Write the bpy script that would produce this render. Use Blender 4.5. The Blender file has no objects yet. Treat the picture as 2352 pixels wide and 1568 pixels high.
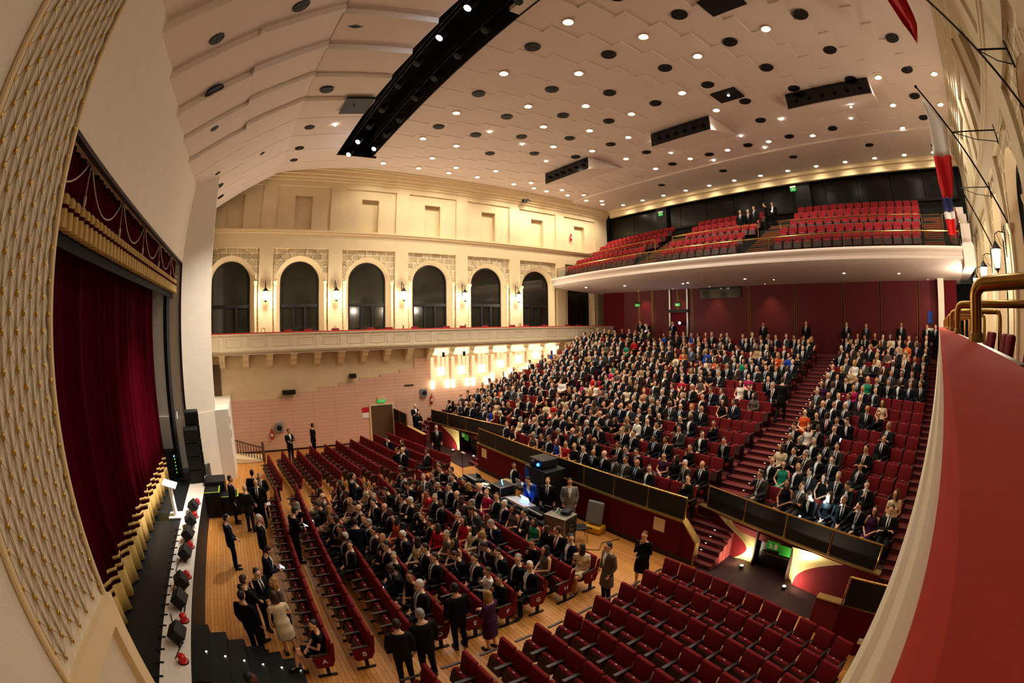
import bpy, bmesh, math, random
import numpy as np
from mathutils import Vector, Matrix

SC = bpy.context.scene
COL = SC.collection
R = math.radians
# ------------------------------------------------------------------ camera
cd = bpy.data.cameras.new('camera')
cam = bpy.data.objects.new('camera', cd)
COL.objects.link(cam)
cd.type = 'PANO'
cd.sensor_width, cd.sensor_height = 36.0, 24.0
cd.clip_start, cd.clip_end = 0.005, 300
for holder in (cd, getattr(cd, 'cycles', None)):
    if holder is None:
        continue
    try:
        holder.panorama_type = 'FISHEYE_EQUISOLID'
        holder.fisheye_lens = 16.0
        holder.fisheye_fov = R(200)
    except Exception:
        pass
EYE = Vector((0.0, 0.0, 6.8))
_yaw, _pit, _rol = R(34.0445), R(-2.3287), R(-0.5822)
_f = Vector((math.sin(_yaw) * math.cos(_pit), math.cos(_yaw) * math.cos(_pit), math.sin(_pit)))
_r = Vector((math.cos(_yaw), -math.sin(_yaw), 0))
_u = _r.cross(_f)
_c, _s = math.cos(_rol), math.sin(_rol)
_r, _u = _c * _r + _s * _u, -_s * _r + _c * _u
cam.matrix_world = Matrix(((_r.x, _u.x, -_f.x, EYE.x), (_r.y, _u.y, -_f.y, EYE.y), (_r.z, _u.z, -_f.z, EYE.z), (0, 0, 0, 1)))
SC.camera = cam
# ------------------------------------------------------------------ world, exposure
w = bpy.data.worlds.new('world')
SC.world = w
w.use_nodes = True
w.node_tree.nodes['Background'].inputs[0].default_value = (0.03, 0.025, 0.02, 1)
w.node_tree.nodes['Background'].inputs[1].default_value = 0.1
SC.view_settings.view_transform = 'Standard'
SC.view_settings.look = 'None'
SC.view_settings.gamma = 1
SC.view_settings.use_curve_mapping = False
SC.view_settings.exposure = 0.7
SC.cycles.max_bounces = 6
SC.cycles.diffuse_bounces = 4
SC.cycles.glossy_bounces = 3
SC.cycles.transmission_bounces = 4
SC.cycles.sample_clamp_indirect = 4.0
SC.cycles.use_denoising = True
SC.cycles.use_adaptive_sampling = True
SC.cycles.adaptive_threshold = 0.04
try:
    SC.cycles.use_light_tree = True
except Exception:
    pass
WARM = (1.0, 0.84, 0.64)
# lamp strengths (W) by family, tuned together with the exposure
P_DOWN, P_LANTERN, P_TUBE, P_WASH, P_STAGE = 240.0, 165.0, 18.0, 70.0, 12000.0


# ------------------------------------------------------------------ helpers
def lin(h):
    h = h.lstrip('#')
    o = []
    for i in (0, 2, 4):
        c = int(h[i:i + 2], 16) / 255
        o.append(c / 12.92 if c <= 0.04045 else ((c + 0.055) / 1.055) ** 2.4)
    return (*o, 1)


def tag(o, label=None, cat=None, group=None, kind=None):
    if label: o['label'] = label
    if cat: o['category'] = cat
    if group: o['group'] = group
    if kind: o['kind'] = kind
    return o


def empty(name, loc=(0, 0, 0), rz=0.0):
    o = bpy.data.objects.new(name, None)
    o.empty_display_size = 0.2
    COL.objects.link(o)
    o.location = loc
    o.rotation_euler = (0, 0, rz)
    return o


class MB:
    """collects shapes for one mesh"""
    def __init__(self):
        self.v, self.f, self.m = [], [], []

    def add(self, vs, fs, mi=0):
        n = len(self.v)
        self.v += [tuple(p) for p in vs]
        self.f += [tuple(i + n for i in f) for f in fs]
        self.m += [mi] * len(fs)
        return self

    def box(self, x0, y0, z0, x1, y1, z1, mi=0):
        vs = [(x, y, z) for z in (z0, z1) for y in (y0, y1) for x in (x0, x1)]
        return self.add(vs, [(0, 2, 3, 1), (4, 5, 7, 6), (0, 1, 5, 4), (2, 6, 7, 3), (0, 4, 6, 2), (1, 3, 7, 5)], mi)

    def obox(self, c, s, M=None, mi=0):
        M = M or Matrix.Identity(3)
        c = Vector(c)
        vs = [c + M @ Vector((x * s[0] / 2, y * s[1] / 2, z * s[2] / 2)) for z in (-1, 1) for y in (-1, 1) for x in (-1, 1)]
        return self.add(vs, [(0, 2, 3, 1), (4, 5, 7, 6), (0, 1, 5, 4), (2, 6, 7, 3), (0, 4, 6, 2), (1, 3, 7, 5)], mi)

    def rbox(self, c, s, r=0.03, M=None, mi=0, n=2):
        """box with rounded edges"""
        bm = bmesh.new()
        bmesh.ops.create_cube(bm, size=1)
        for v in bm.verts:
            v.co = Vector((v.co.x * s[0], v.co.y * s[1], v.co.z * s[2]))
        bmesh.ops.bevel(bm, geom=list(bm.edges), offset=r, segments=n, profile=0.5, affect='EDGES')
        M = M or Matrix.Identity(3)
        c = Vector(c)
        bm.verts.ensure_lookup_table()
        self.add([c + M @ v.co for v in bm.verts], [[v.index for v in f.verts] for f in bm.faces], mi)
        bm.free()
        return self

    def quad(self, a, b, c, d, mi=0):
        return self.add([a, b, c, d], [(0, 1, 2, 3)], mi)

    def prism(self, pts, lo, hi, ax='y', mi=0):
        """polygon extruded along an axis. pts are (x,z) for 'y', (x,y) for 'z', (y,z) for 'x'"""
        def P(p, h):
            return {'y': (p[0], h, p[1]), 'z': (p[0], p[1], h), 'x': (h, p[0], p[1])}[ax]
        n = len(pts)
        vs = [P(p, lo) for p in pts] + [P(p, hi) for p in pts]
        fs = [tuple(range(n))[::-1], tuple(range(n, 2 * n))] + [(i, (i + 1) % n, n + (i + 1) % n, n + i) for i in range(n)]
        return self.add(vs, fs, mi)

    def slab(self, quad_xy, z0, z1, mi=0):
        return self.prism(quad_xy, z0, z1, 'z', mi)

    def tube(self, path, r, seg=8, mi=0, cap=True, closed=False):
        path = [Vector(p) for p in path]
        n = len(path)
        rs = r if isinstance(r, (list, tuple)) else [r] * n
        rings = []
        up = Vector((0, 0, 1))
        prev = None
        for i, p in enumerate(path):
            a = path[max(i - 1, 0)]
            b = path[min(i + 1, n - 1)]
            if closed:
                a, b = path[(i - 1) % n], path[(i + 1) % n]
            t = (b - a)
            t = t.normalized() if t.length > 1e-9 else Vector((0, 0, 1))
            if prev is None:
                u = t.cross(up if abs(t.z) < 0.9 else Vector((1, 0, 0))).normalized()
            else:
                u = (prev - t * prev.dot(t))
                u = u.normalized() if u.length > 1e-6 else t.orthogonal().normalized()
            prev = u
            w_ = t.cross(u)
            rings.append([p + rs[i] * (math.cos(2 * math.pi * k / seg) * u + math.sin(2 * math.pi * k / seg) * w_) for k in range(seg)])
        vs = [v for ring in rings for v in ring]
        fs = []
        m = n if closed else n - 1
        for i in range(m):
            for k in range(seg):
                a, b = i * seg + k, i * seg + (k + 1) % seg
                c_, d = ((i + 1) % n) * seg + (k + 1) % seg, ((i + 1) % n) * seg + k
                fs.append((a, b, c_, d))
        if cap and not closed:
            fs.append(tuple(range(seg))[::-1])
            fs.append(tuple(range((n - 1) * seg, n * seg)))
        return self.add(vs, fs, mi)

    def lathe(self, prof, c=(0, 0, 0), seg=16, mi=0, M=None):
        """prof: (radius, height) pairs about local z"""
        c = Vector(c)
        M = M or Matrix.Identity(3)
        vs, fs = [], []
        for (r, z) in prof:
            for k in range(seg):
                a = 2 * math.pi * k / seg
                vs.append(c + M @ Vector((r * math.cos(a), r * math.sin(a), z)))
        for i in range(len(prof) - 1):
            for k in range(seg):
                fs.append((i * seg + k, i * seg + (k + 1) % seg, (i + 1) * seg + (k + 1) % seg, (i + 1) * seg + k))
        fs.append(tuple(range(seg))[::-1])
        fs.append(tuple(range((len(prof) - 1) * seg, len(prof) * seg)))
        return self.add(vs, fs, mi)

    def ell(self, c, r, seg=12, rings=8, M=None, mi=0):
        c = Vector(c)
        M = M or Matrix.Identity(3)
        if not isinstance(r, (list, tuple)): r = (r, r, r)
        vs = [c + M @ Vector((0, 0, -r[2]))]
        fs = []
        for i in range(1, rings):
            t = -math.pi / 2 + math.pi * i / rings
            for k in range(seg):
                a = 2 * math.pi * k / seg
                vs.append(c + M @ Vector((r[0] * math.cos(t) * math.cos(a), r[1] * math.cos(t) * math.sin(a), r[2] * math.sin(t))))
        vs.append(c + M @ Vector((0, 0, r[2])))
        for k in range(seg):
            fs.append((0, 1 + (k + 1) % seg, 1 + k))
            fs.append((len(vs) - 1, len(vs) - 1 - seg + k, len(vs) - 1 - seg + (k + 1) % seg))
        for i in range(rings - 2):
            for k in range(seg):
                a = 1 + i * seg
                fs.append((a + k, a + (k + 1) % seg, a + seg + (k + 1) % seg, a + seg + k))
        return self.add(vs, fs, mi)

    def loft(self, rings, mi=0, cap=True):
        """rings: equal-length closed loops"""
        n = len(rings[0])
        vs = [p for r in rings for p in r]
        fs = []
        for i in range(len(rings) - 1):
            for k in range(n):
                fs.append((i * n + k, i * n + (k + 1) % n, (i + 1) * n + (k + 1) % n, (i + 1) * n + k))
        if cap:
            fs.append(tuple(range(n))[::-1])
            fs.append(tuple(range((len(rings) - 1) * n, len(rings) * n)))
        return self.add(vs, fs, mi)

    def mesh(self, name, mats, smooth=False):
        me = bpy.data.meshes.new(name)
        me.from_pydata([tuple(v) for v in self.v], [], self.f)
        mats = mats if isinstance(mats, (list, tuple)) else [mats]
        for m in mats: me.materials.append(m)
        if len(mats) > 1:
            me.polygons.foreach_set('material_index', self.m)
        if smooth:
            me.polygons.foreach_set('use_smooth', [True] * len(self.f))
            try:
                me.set_sharp_from_angle(angle=R(40))
            except Exception:
                pass
        me.update()
        return me

    def build(self, name, mats, parent=None, smooth=False, loc=None, rz=None):
        o = bpy.data.objects.new(name, self.mesh(name, mats, smooth))
        COL.objects.link(o)
        if parent: o.parent = parent
        if loc is not None: o.location = loc
        if rz is not None: o.rotation_euler = (0, 0, rz)
        return o


def place(me, name, parent=None, loc=None, rz=None):
    o = bpy.data.objects.new(name, me)
    COL.objects.link(o)
    if parent: o.parent = parent
    if loc is not None: o.location = loc
    if rz is not None: o.rotation_euler = (0, 0, rz)
    return o


def copy_tree(o, parent=None):
    c = o.copy()
    COL.objects.link(c)
    c.parent = parent
    for ch in list(o.children):
        copy_tree(ch, c)
    return c


def struct(mb, name, mats, parent=None, smooth=False):
    o = mb.build(name, mats, parent, smooth)
    if parent is None: o['kind'] = 'structure'
    return o


def lamp(kind, loc, power, color=WARM, parent=None, size=0.1, target=None, spot=None, blend=0.6, name='lamp_light'):
    l = bpy.data.lights.new(name, kind)
    l.energy = power
    l.color = color
    if kind in ('POINT', 'SPOT'): l.shadow_soft_size = size
    if kind == 'SPOT':
        l.spot_size = R(spot or 100)
        l.spot_blend = blend
    o = bpy.data.objects.new(name, l)
    COL.objects.link(o)
    if parent: o.parent = parent
    o.location = loc
    if target is not None:
        d = Vector(target) - Vector(loc)
        o.rotation_euler = d.to_track_quat('-Z', 'Y').to_euler()
    return o


ORD = ['first', 'second', 'third', 'fourth', 'fifth', 'sixth', 'seventh', 'eighth', 'ninth', 'tenth', 'eleventh', 'twelfth', 'thirteenth', 'fourteenth', 'fifteenth', 'sixteenth', 'seventeenth', 'eighteenth', 'nineteenth', 'twentieth', 'twenty-first', 'twenty-second']

# ------------------------------------------------------------------ materials
def pm(name, col, rough=0.6, metal=0.0, var=0.0, scale=6.0, bump=0.0, bscale=40.0, emit=None, estr=0.0, spec=0.4, sheen=0.0):
    m = bpy.data.materials.new(name)
    m.use_nodes = True
    nt = m.node_tree
    b = nt.nodes['Principled BSDF']
    c = lin(col) if isinstance(col, str) else (*col[:3], 1)
    b.inputs['Base Color'].default_value = c
    b.inputs['Roughness'].default_value = rough
    b.inputs['Metallic'].default_value = metal
    b.inputs['Specular IOR Level'].default_value = spec
    if sheen:
        b.inputs['Sheen Weight'].default_value = sheen
    tc = nt.nodes.new('ShaderNodeTexCoord')
    if var:
        n = nt.nodes.new('ShaderNodeTexNoise')
        n.inputs['Scale'].default_value = scale
        n.inputs['Detail'].default_value = 3
        nt.links.new(tc.outputs['Object'], n.inputs['Vector'])
        mx = nt.nodes.new('ShaderNodeMix')
        mx.data_type = 'RGBA'
        mx.inputs[6].default_value = tuple(min(1, x * (1 - var)) for x in c[:3]) + (1,)
        mx.inputs[7].default_value = tuple(min(1, x * (1 + var)) for x in c[:3]) + (1,)
        nt.links.new(n.outputs['Fac'], mx.inputs[0])
        nt.links.new(mx.outputs[2], b.inputs['Base Color'])
    if bump:
        n2 = nt.nodes.new('ShaderNodeTexNoise')
        n2.inputs['Scale'].default_value = bscale
        nt.links.new(tc.outputs['Object'], n2.inputs['Vector'])
        bp = nt.nodes.new('ShaderNodeBump')
        bp.inputs['Strength'].default_value = bump
        bp.inputs['Distance'].default_value = 0.02
        nt.links.new(n2.outputs['Fac'], bp.inputs['Height'])
        nt.links.new(bp.outputs[0], b.inputs['Normal'])
    if emit is not None:
        b.inputs['Emission Color'].default_value = lin(emit) if isinstance(emit, str) else (*emit[:3], 1)
        b.inputs['Emission Strength'].default_value = estr
    return m


def brick_mat(name, c1, c2, mortar, bw, bh, msize=0.01, rough=0.8, swap=None, off=0.5, var=0.15):
    """brick texture in object coordinates; swap picks which axes give (u, v)"""
    m = pm(name, c1, rough)
    nt = m.node_tree
    b = nt.nodes['Principled BSDF']
    tc = nt.nodes.new('ShaderNodeTexCoord')
    sp = nt.nodes.new('ShaderNodeSeparateXYZ')
    cb = nt.nodes.new('ShaderNodeCombineXYZ')
    nt.links.new(tc.outputs['Object'], sp.inputs[0])
    a = swap or ('X', 'Z')
    nt.links.new(sp.outputs[a[0]], cb.inputs[0])
    nt.links.new(sp.outputs[a[1]], cb.inputs[1])
    br = nt.nodes.new('ShaderNodeTexBrick')
    br.offset = off
    br.inputs['Scale'].default_value = 1
    br.inputs['Color1'].default_value = lin(c1)
    br.inputs['Color2'].default_value = lin(c2)
    br.inputs['Mortar'].default_value = lin(mortar)
    br.inputs['Brick Width'].default_value = bw
    br.inputs['Row Height'].default_value = bh
    br.inputs['Mortar Size'].default_value = msize
    br.inputs['Mortar Smooth'].default_value = 0.3
    nt.links.new(cb.outputs[0], br.inputs['Vector'])
    n = nt.nodes.new('ShaderNodeTexNoise')
    n.inputs['Scale'].default_value = 3
    n.inputs['Detail'].default_value = 4
    nt.links.new(tc.outputs['Object'], n.inputs['Vector'])
    mr = nt.nodes.new('ShaderNodeMapRange')
    mr.inputs[3].default_value = 1 - var
    mr.inputs[4].default_value = 1 + var
    nt.links.new(n.outputs['Fac'], mr.inputs[0])
    mu = nt.nodes.new('ShaderNodeVectorMath')
    mu.operation = 'SCALE'
    nt.links.new(br.outputs['Color'], mu.inputs[0])
    nt.links.new(mr.outputs[0], mu.inputs['Scale'])
    nt.links.new(mu.outputs[0], b.inputs['Base Color'])
    return m


def emat(name, col, s):
    return pm(name, '#202020', 0.5, emit=col, estr=s)


M = {}
M['cream'] = pm('cream_stone', '#e2cda4', 0.75, var=0.08, scale=1.5, bump=0.15, bscale=60)
M['cream2'] = pm('cream_moulding', '#e6cfa4', 0.7, var=0.06, scale=3)
M['panelstone'] = brick_mat('old_stone_blocks', '#b09c78', '#cbb78f', '#ecdfc2', 0.62, 0.38, 0.022, var=0.25)
M['pinkwall'] = brick_mat('pink_wall_cladding', '#dcb096', '#d9ac92', '#bd937a', 1.25, 0.2, 0.01, off=0.0, var=0.06)
M['lowstone'] = pm('lower_cream_wall', '#dcc59c', 0.8, var=0.1, scale=2, bump=0.4, bscale=15)
M['parapet'] = pm('parapet_paint', '#eadbbb', 0.6, var=0.04, scale=2)
M['plaster'] = pm('white_plaster', '#e4dac8', 0.75, var=0.06, scale=2.5, bump=0.2, bscale=30)
M['ceil'] = pm('ceiling_panel', '#dfcfc2', 0.85, var=0.04, scale=1.2)
M['ceil_lit'] = pm('ceiling_panel_step', '#f4ebe0', 0.85)  # paler than the panels: light on the step faces put into the colour
M['black'] = pm('matt_black', '#0b0b0b', 0.6)
M['blackgloss'] = pm('gloss_black', '#0a0a0b', 0.2)
M['dark'] = pm('dark_recess', '#050505', 0.9)
M['darkgrey'] = pm('dark_grey_metal', '#1c1c1d', 0.5, 0.4)
M['glassdark'] = pm('dark_window_glass', '#22211a', 0.08, spec=0.6)
M['brass'] = pm('polished_brass', '#b8904a', 0.22, 0.9, var=0.1, scale=20)
M['brassdull'] = pm('brass_ledge', '#a08048', 0.4, 0.7, var=0.15, scale=8)
M['gold'] = pm('gold_funnel_panel', '#d2bb83', 0.35, 0.35, var=0.08, scale=3)
M['wood'] = None
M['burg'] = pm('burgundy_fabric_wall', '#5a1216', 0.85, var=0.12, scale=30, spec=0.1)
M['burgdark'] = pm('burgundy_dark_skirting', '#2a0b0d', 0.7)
M['carpet'] = pm('red_brown_carpet', '#6b2421', 0.9, var=0.2, scale=40)
M['redwall'] = pm('red_wall_panel', '#5e0d13', 0.65, var=0.12, scale=8)
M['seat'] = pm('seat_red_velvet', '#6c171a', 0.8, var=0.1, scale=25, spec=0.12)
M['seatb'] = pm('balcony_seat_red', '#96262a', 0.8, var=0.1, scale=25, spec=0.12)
M['seatunder'] = pm('seat_wood_underside', '#3a2418', 0.5, var=0.2, scale=18)
M['arm'] = pm('armrest_wood', '#3c2a1e', 0.4, var=0.25, scale=14)
M['iron'] = pm('seat_iron_black', '#14100e', 0.5, 0.5)
M['white'] = pm('white_paper', '#f0f0ec', 0.6)
M['rail_red'] = pm('gallery_rail_red_carpet', '#b5382a', 0.95, var=0.12, scale=60, bump=0.04, bscale=900)
M['curtain'] = pm('red_velvet_curtain', '#3e000c', 0.95, var=0.12, scale=12, spec=0.03)
M['fringe'] = pm('gold_fringe', '#b99a55', 0.7, var=0.25, scale=60)
M['rope'] = pm('valance_cord', '#b9a89a', 0.6)
M['stagefloor'] = pm('black_stage_floor', '#15191b', 0.45, var=0.25, scale=6)
M['stagewhite'] = pm('stage_edge_white', '#e6ddcf', 0.6, var=0.1, scale=10)
M['lattice'] = pm('padded_lattice_cream', '#d9ccb4', 0.75, var=0.1, scale=5)
M['cord'] = pm('lattice_cord', '#a08a5c', 0.6)
M['knob'] = pm('brass_bead', '#c9a24a', 0.3, 0.8)
M['green'] = emat('exit_green', '#1f9a3c', 0.9)
M['greensign'] = pm('green_sign', '#2f9a2a', 0.5, emit='#2f9a2a', estr=0.1)
M['redsign'] = pm('red_sign', '#c01820', 0.5)
M['lens'] = emat('lamp_lens_white', '#fff1dc', 30)
M['lenssmall'] = emat('small_lamp_lens', '#fff1dc', 18)
M['lenscold'] = emat('cold_stage_lens', '#cfe0ff', 40)
M['lanternglass'] = emat('lantern_glass', '#ffe7bd', 14)
M['tubeup'] = emat('lamp_tube_upper', '#ffd9a0', 0.75)
M['tubelow'] = emat('lamp_tube_lower', '#fff0d0', 4.0)
M['tubebox'] = emat('lamp_box_glow', '#ffe6b0', 1.1)  # cream box is no lamp; the uplight on it is put in as emission
M['steplight'] = emat('step_light', '#ffd9a8', 0.9)
M['screen'] = emat('screen_blue', '#7db4ff', 3)
M['greentape'] = pm('green_tape', '#b6d838', 0.5, emit='#b6d838', estr=0.15)
M['yellow'] = pm('yellow_plastic', '#e0a01a', 0.45)
M['greycase'] = pm('grey_plastic', '#7d7d7a', 0.6)
M['alu'] = pm('aluminium', '#9a958a', 0.35, 0.7, var=0.1, scale=6)
M['laptop'] = pm('laptop_silver', '#c9c9c9', 0.4, 0.3)
M['blue'] = pm('blue_cloth', '#173a8c', 0.7)
M['redgel'] = pm('red_gel', '#b01018', 0.4, emit='#c01020', estr=0.04)
M['doordark'] = pm('dark_door', '#1d120c', 0.45)
M['doorwood'] = pm('brown_door', '#5b4128', 0.5, var=0.15, scale=10)
M['flagwhite'] = pm('flag_white', '#ece8e0', 0.8)
M['flagred'] = pm('flag_red', '#c9151c', 0.8)
M['flagblue'] = pm('flag_blue', '#1b2250', 0.8)
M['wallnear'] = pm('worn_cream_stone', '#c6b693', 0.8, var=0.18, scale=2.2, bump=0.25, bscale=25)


def plank_mat():
    m = pm('floor_planks', '#b4722f', 0.38)
    nt = m.node_tree
    b = nt.nodes['Principled BSDF']
    tc = nt.nodes.new('ShaderNodeTexCoord')
    sp = nt.nodes.new('ShaderNodeSeparateXYZ')
    cb = nt.nodes.new('ShaderNodeCombineXYZ')
    nt.links.new(tc.outputs['Object'], sp.inputs[0])
    nt.links.new(sp.outputs['Y'], cb.inputs[0])
    nt.links.new(sp.outputs['X'], cb.inputs[1])
    br = nt.nodes.new('ShaderNodeTexBrick')
    br.offset = 0.37
    br.inputs['Scale'].default_value = 1
    br.inputs['Color1'].default_value = lin('#cf9048')
    br.inputs['Color2'].default_value = lin('#bd7c38')
    br.inputs['Mortar'].default_value = lin('#4a2a10')
    br.inputs['Brick Width'].default_value = 1.9
    br.inputs['Row Height'].default_value = 0.105
    br.inputs['Mortar Size'].default_value = 0.004
    br.inputs['Bias'].default_value = 0.0
    nt.links.new(cb.outputs[0], br.inputs['Vector'])
    mp = nt.nodes.new('ShaderNodeMapping')
    mp.inputs['Scale'].default_value = (14, 1.2, 1)
    nt.links.new(tc.outputs['Object'], mp.inputs[0])
    n = nt.nodes.new('ShaderNodeTexNoise')
    n.inputs['Scale'].default_value = 2.5
    n.inputs['Detail'].default_value = 5
    nt.links.new(mp.outputs[0], n.inputs['Vector'])
    mr = nt.nodes.new('ShaderNodeMapRange')
    mr.inputs[3].default_value = 0.75
    mr.inputs[4].default_value = 1.25
    nt.links.new(n.outputs['Fac'], mr.inputs[0])
    mu = nt.nodes.new('ShaderNodeVectorMath')
    mu.operation = 'SCALE'
    nt.links.new(br.outputs['Color'], mu.inputs[0])
    nt.links.new(mr.outputs[0], mu.inputs['Scale'])
    nt.links.new(mu.outputs[0], b.inputs['Base Color'])
    return m


M['wood'] = plank_mat()
YC = 12.1            # centre line of the hall
CZ = 16.3            # main ceiling


def mir(y): return 2 * YC - y
# ================================================================== SETTING
YW, YL, YP = 26.4, 25.25, 24.35        # upper wall, lower wall, gallery parapet (far side)
X0W, X1W = -2.6, 27.6

# floor
b = MB(); b.box(-2.6, -1.2, -0.2, 13.5, 25.4, 0)
struct(b, 'floor', M['wood'])


def sidewall(side):
    """upper arcade wall with its bays; side 0 is far, 1 is the camera's own side"""
    fy = (lambda d: YW + d) if side == 0 else (lambda d: -2.6 - (d if d > 0 else 0.45 * d))
    tagn = 'far' if side == 0 else 'near'
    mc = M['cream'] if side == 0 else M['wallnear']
    def bx(b, x0, d0, z0, x1, d1, z1, mi=0):
        ya, yb = sorted((fy(d0), fy(d1)))
        b.box(x0, ya, z0, x1, yb, z1, mi)
    XC = [3.33 + 4.24 * (k - 1) for k in range(0, 7)]
    hw = 1.69
    b = MB()
    # piers between the panels, frieze, upper zone
    edges = [X0W] + [e for x in XC for e in (x - hw, x + hw)] + [X1W]
    for i in range(0, len(edges), 2):
        if edges[i + 1] > edges[i]:
            bx(b, edges[i], 0, 5.5, edges[i + 1], 0.9, 11.3)
            bx(b, edges[i], 0, 12.3, edges[i + 1], 0.9, 15.1)
    bx(b, X0W, 0, 11.3, X1W, 0.9, 12.3)
    bx(b, X0W, 0, 15.1, X1W, 0.9, 17.5)
    for x in XC:                               # upper panel with its niche
        for (xa, xb_) in ((x - hw, x - 0.55), (x + 0.55, x + hw)):
            bx(b, xa, 0.12, 12.3, xb_, 0.9, 15.1)
        bx(b, x - 0.55, 0.12, 14.5, x + 0.55, 0.9, 15.1)
        bx(b, x - 0.55, 0.42, 12.3, x + 0.55, 0.9, 14.5)
    o = struct(b, 'wall_%s' % tagn, mc)
    b = MB()
    for (z0, z1, d) in ((12.18, 12.3, -0.1), (12.3, 12.4, -0.16), (15.45, 15.62, -0.1), (15.62, 15.8, -0.22), (15.8, 16.05, -0.38), (16.05, 16.2, -0.5), (16.2, 16.5, -0.6)):
        bx(b, X0W, d, z0, X1W, 0.05, z1)
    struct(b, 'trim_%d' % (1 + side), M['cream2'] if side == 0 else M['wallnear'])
    # arches: voussoir panel, splayed cream ring, glass with bars
    for k, x in enumerate(XC):
        zs, ro, ri, N = 9.41, 1.47, 1.14, 20
        root = empty('window_%d' % (k + 1 + 7 * side), (0, 0, 0))
        root['kind'] = 'structure'
        arc = [(math.cos(math.pi * i / N), math.sin(math.pi * i / N)) for i in range(N + 1)]
        out = [(x + ro, 5.5)] + [(x + ro * c, zs + ro * s) for c, s in arc] + [(x - ro, 5.5)]
        inn = [(x + ri, 5.5)] + [(x + ri * c, zs + ri * s) for c, s in arc] + [(x - ri, 5.5)]
        def edge(p):                      # project the outline onto the panel rectangle
            dx, dz = p[0] - x, p[1] - zs
            if p[1] <= zs: return (x + math.copysign(hw, dx), p[1])
            t = min(hw / abs(dx) if abs(dx) > 1e-6 else 99, (11.3 - zs) / dz if dz > 1e-6 else 99)
            return (x + dx * t, zs + dz * t)
        rect = [edge(p) for p in out]
        b = MB()
        n = len(out)
        dp = 0.14
        b.add([(p[0], fy(dp), p[1]) for p in out] + [(p[0], fy(dp), p[1]) for p in rect], [(i, i + 1, n + i + 1, n + i) for i in range(n - 1)])
        for sx in (-1, 1):                # corners above the spring line
            i = [j for j in range(n) if abs(rect[j][0] - (x + sx * hw)) < 1e-4 and rect[j][1] > zs]
            j = max(i, key=lambda q: rect[q][1])
            jn = j + (1 if sx > 0 else -1)
            b.add([(rect[j][0], fy(dp), rect[j][1]), (x + sx * hw, fy(dp), 11.3), (rect[jn][0], fy(dp), rect[jn][1])], [(0, 1, 2)])
        b.build('stone_panel', M['panelstone'], root)
        b = MB()                          # ring of wedge stones, slightly proud
        for i in range(11):
            a0, a1 = math.pi * (i + 0.04) / 11, math.pi * (i + 0.96) / 11
            rr = (ro + 0.02, ro + 0.42)
            q = [(x + r_ * math.cos(a), zs + r_ * math.sin(a)) for r_, a in ((rr[0], a0), (rr[1], a0), (rr[1], a1), (rr[0], a1))]
            q = [(max(x - hw + 0.01, min(x + hw - 0.01, p[0])), min(11.28, p[1])) for p in q]
            lo, hi = sorted((fy(dp - 0.03), fy(dp + 0.02)))
            b.prism(q, lo, hi, 'y')
        b.build('arch_stones', M['panelstone'], root)
        b = MB()
        b.add([(p[0], fy(dp), p[1]) for p in out] + [(p[0], fy(0.55), p[1]) for p in inn], [(i, i + 1, n + i + 1, n + i) for i in range(n - 1)])
        b.build('reveal', M['cream2'], root, smooth=True)
        for sx in (-1, 1):
            b = MB()
            b.lathe([(0.09, 0), (0.09, 3.5), (0.07, 3.52), (0.1, 3.6), (0.15, 3.72), (0.16, 3.82)], (x + sx * 1.5, fy(0.12), 5.6), 10)
            b.build('colonnette', M['cream2'], root, smooth=True)
        b = MB()
        b.add([(p[0], fy(0.53), p[1]) for p in inn], [tuple(range(n))])
        b.build('glass_pane', M['glassdark'], root)
        b = MB()
        bx(b, x - ri, 0.44, 7.92, x + ri, 0.52, 8.12)
        for dx in (-0.36, 0.36):
            bx(b, x + dx - 0.07, 0.44, 5.6, x + dx + 0.07, 0.52, 7.95)
        pts = [Vector((p[0], fy(0.48), p[1])) for p in inn]
        b.tube(pts, 0.04, 6)
        b.build('frame', M['black'], root)
    return XC


XC = sidewall(0)
sidewall(1)
# backing so that no light leaks in behind the galleries
b = MB(); b.box(X0W, YW + 0.9, -0.2, X1W, YW + 1.1, 17.5); struct(b, 'wall_far_back', M['dark'])
b = MB(); b.box(X0W, -3.7, -0.2, X1W, -3.5, 17.5); struct(b, 'wall_near_back', M['dark'])

# lower walls
b = MB(); b.box(X0W, YL, -0.2, X1W, YL + 0.15, 5.6); struct(b, 'wall_far_lower', M['lowstone'])
b = MB(); b.box(X0W, mir(YL) - 0.15, -0.2, X1W, mir(YL), 5.6); struct(b, 'wall_near_lower', M['lowstone'])
st = [(-2.55, 2.95), (1.6, 2.95), (1.6, 3.03), (2.88, 3.03), (2.88, 3.22), (4.09, 3.22), (4.09, 3.42), (5.32, 3.42), (5.32, 3.61), (6.56, 3.61), (6.56, 3.8), (7.8, 3.8), (7.8, 3.97), (9.04, 3.97), (9.04, 4.16), (9.98, 4.16), (9.98, 4.8), (26, 4.8), (26, 0.0), (-2.55, 0.0)]
b = MB(); b.prism(st, YL - 0.06, YL, 'y'); struct(b, 'wall_far_cladding', M['pinkwall'])
b = MB()
for (xa, xb_) in ((-1.2, 7.0), (8.6, 9.0)):
    b.box(xa, YL - 0.08, 0, xb_, YL - 0.055, 0.1)
struct(b, 'baseboard_far', M['burgdark'])
# door in the lower wall
d = empty('door_1'); d['kind'] = 'structure'
b = MB(); b.box(7.14, YL - 0.1, 0, 8.48, YL - 0.05, 2.16); b.build('door_leaf', M['doorwood'], d)
b = MB()
b.box(7.04, YL - 0.13, 0, 7.14, YL - 0.05, 2.26); b.box(8.48, YL - 0.13, 0, 8.58, YL - 0.05, 2.26); b.box(7.14, YL - 0.13, 2.16, 8.48, YL - 0.05, 2.26)
b.build('door_frame', M['lowstone'], d)


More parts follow.
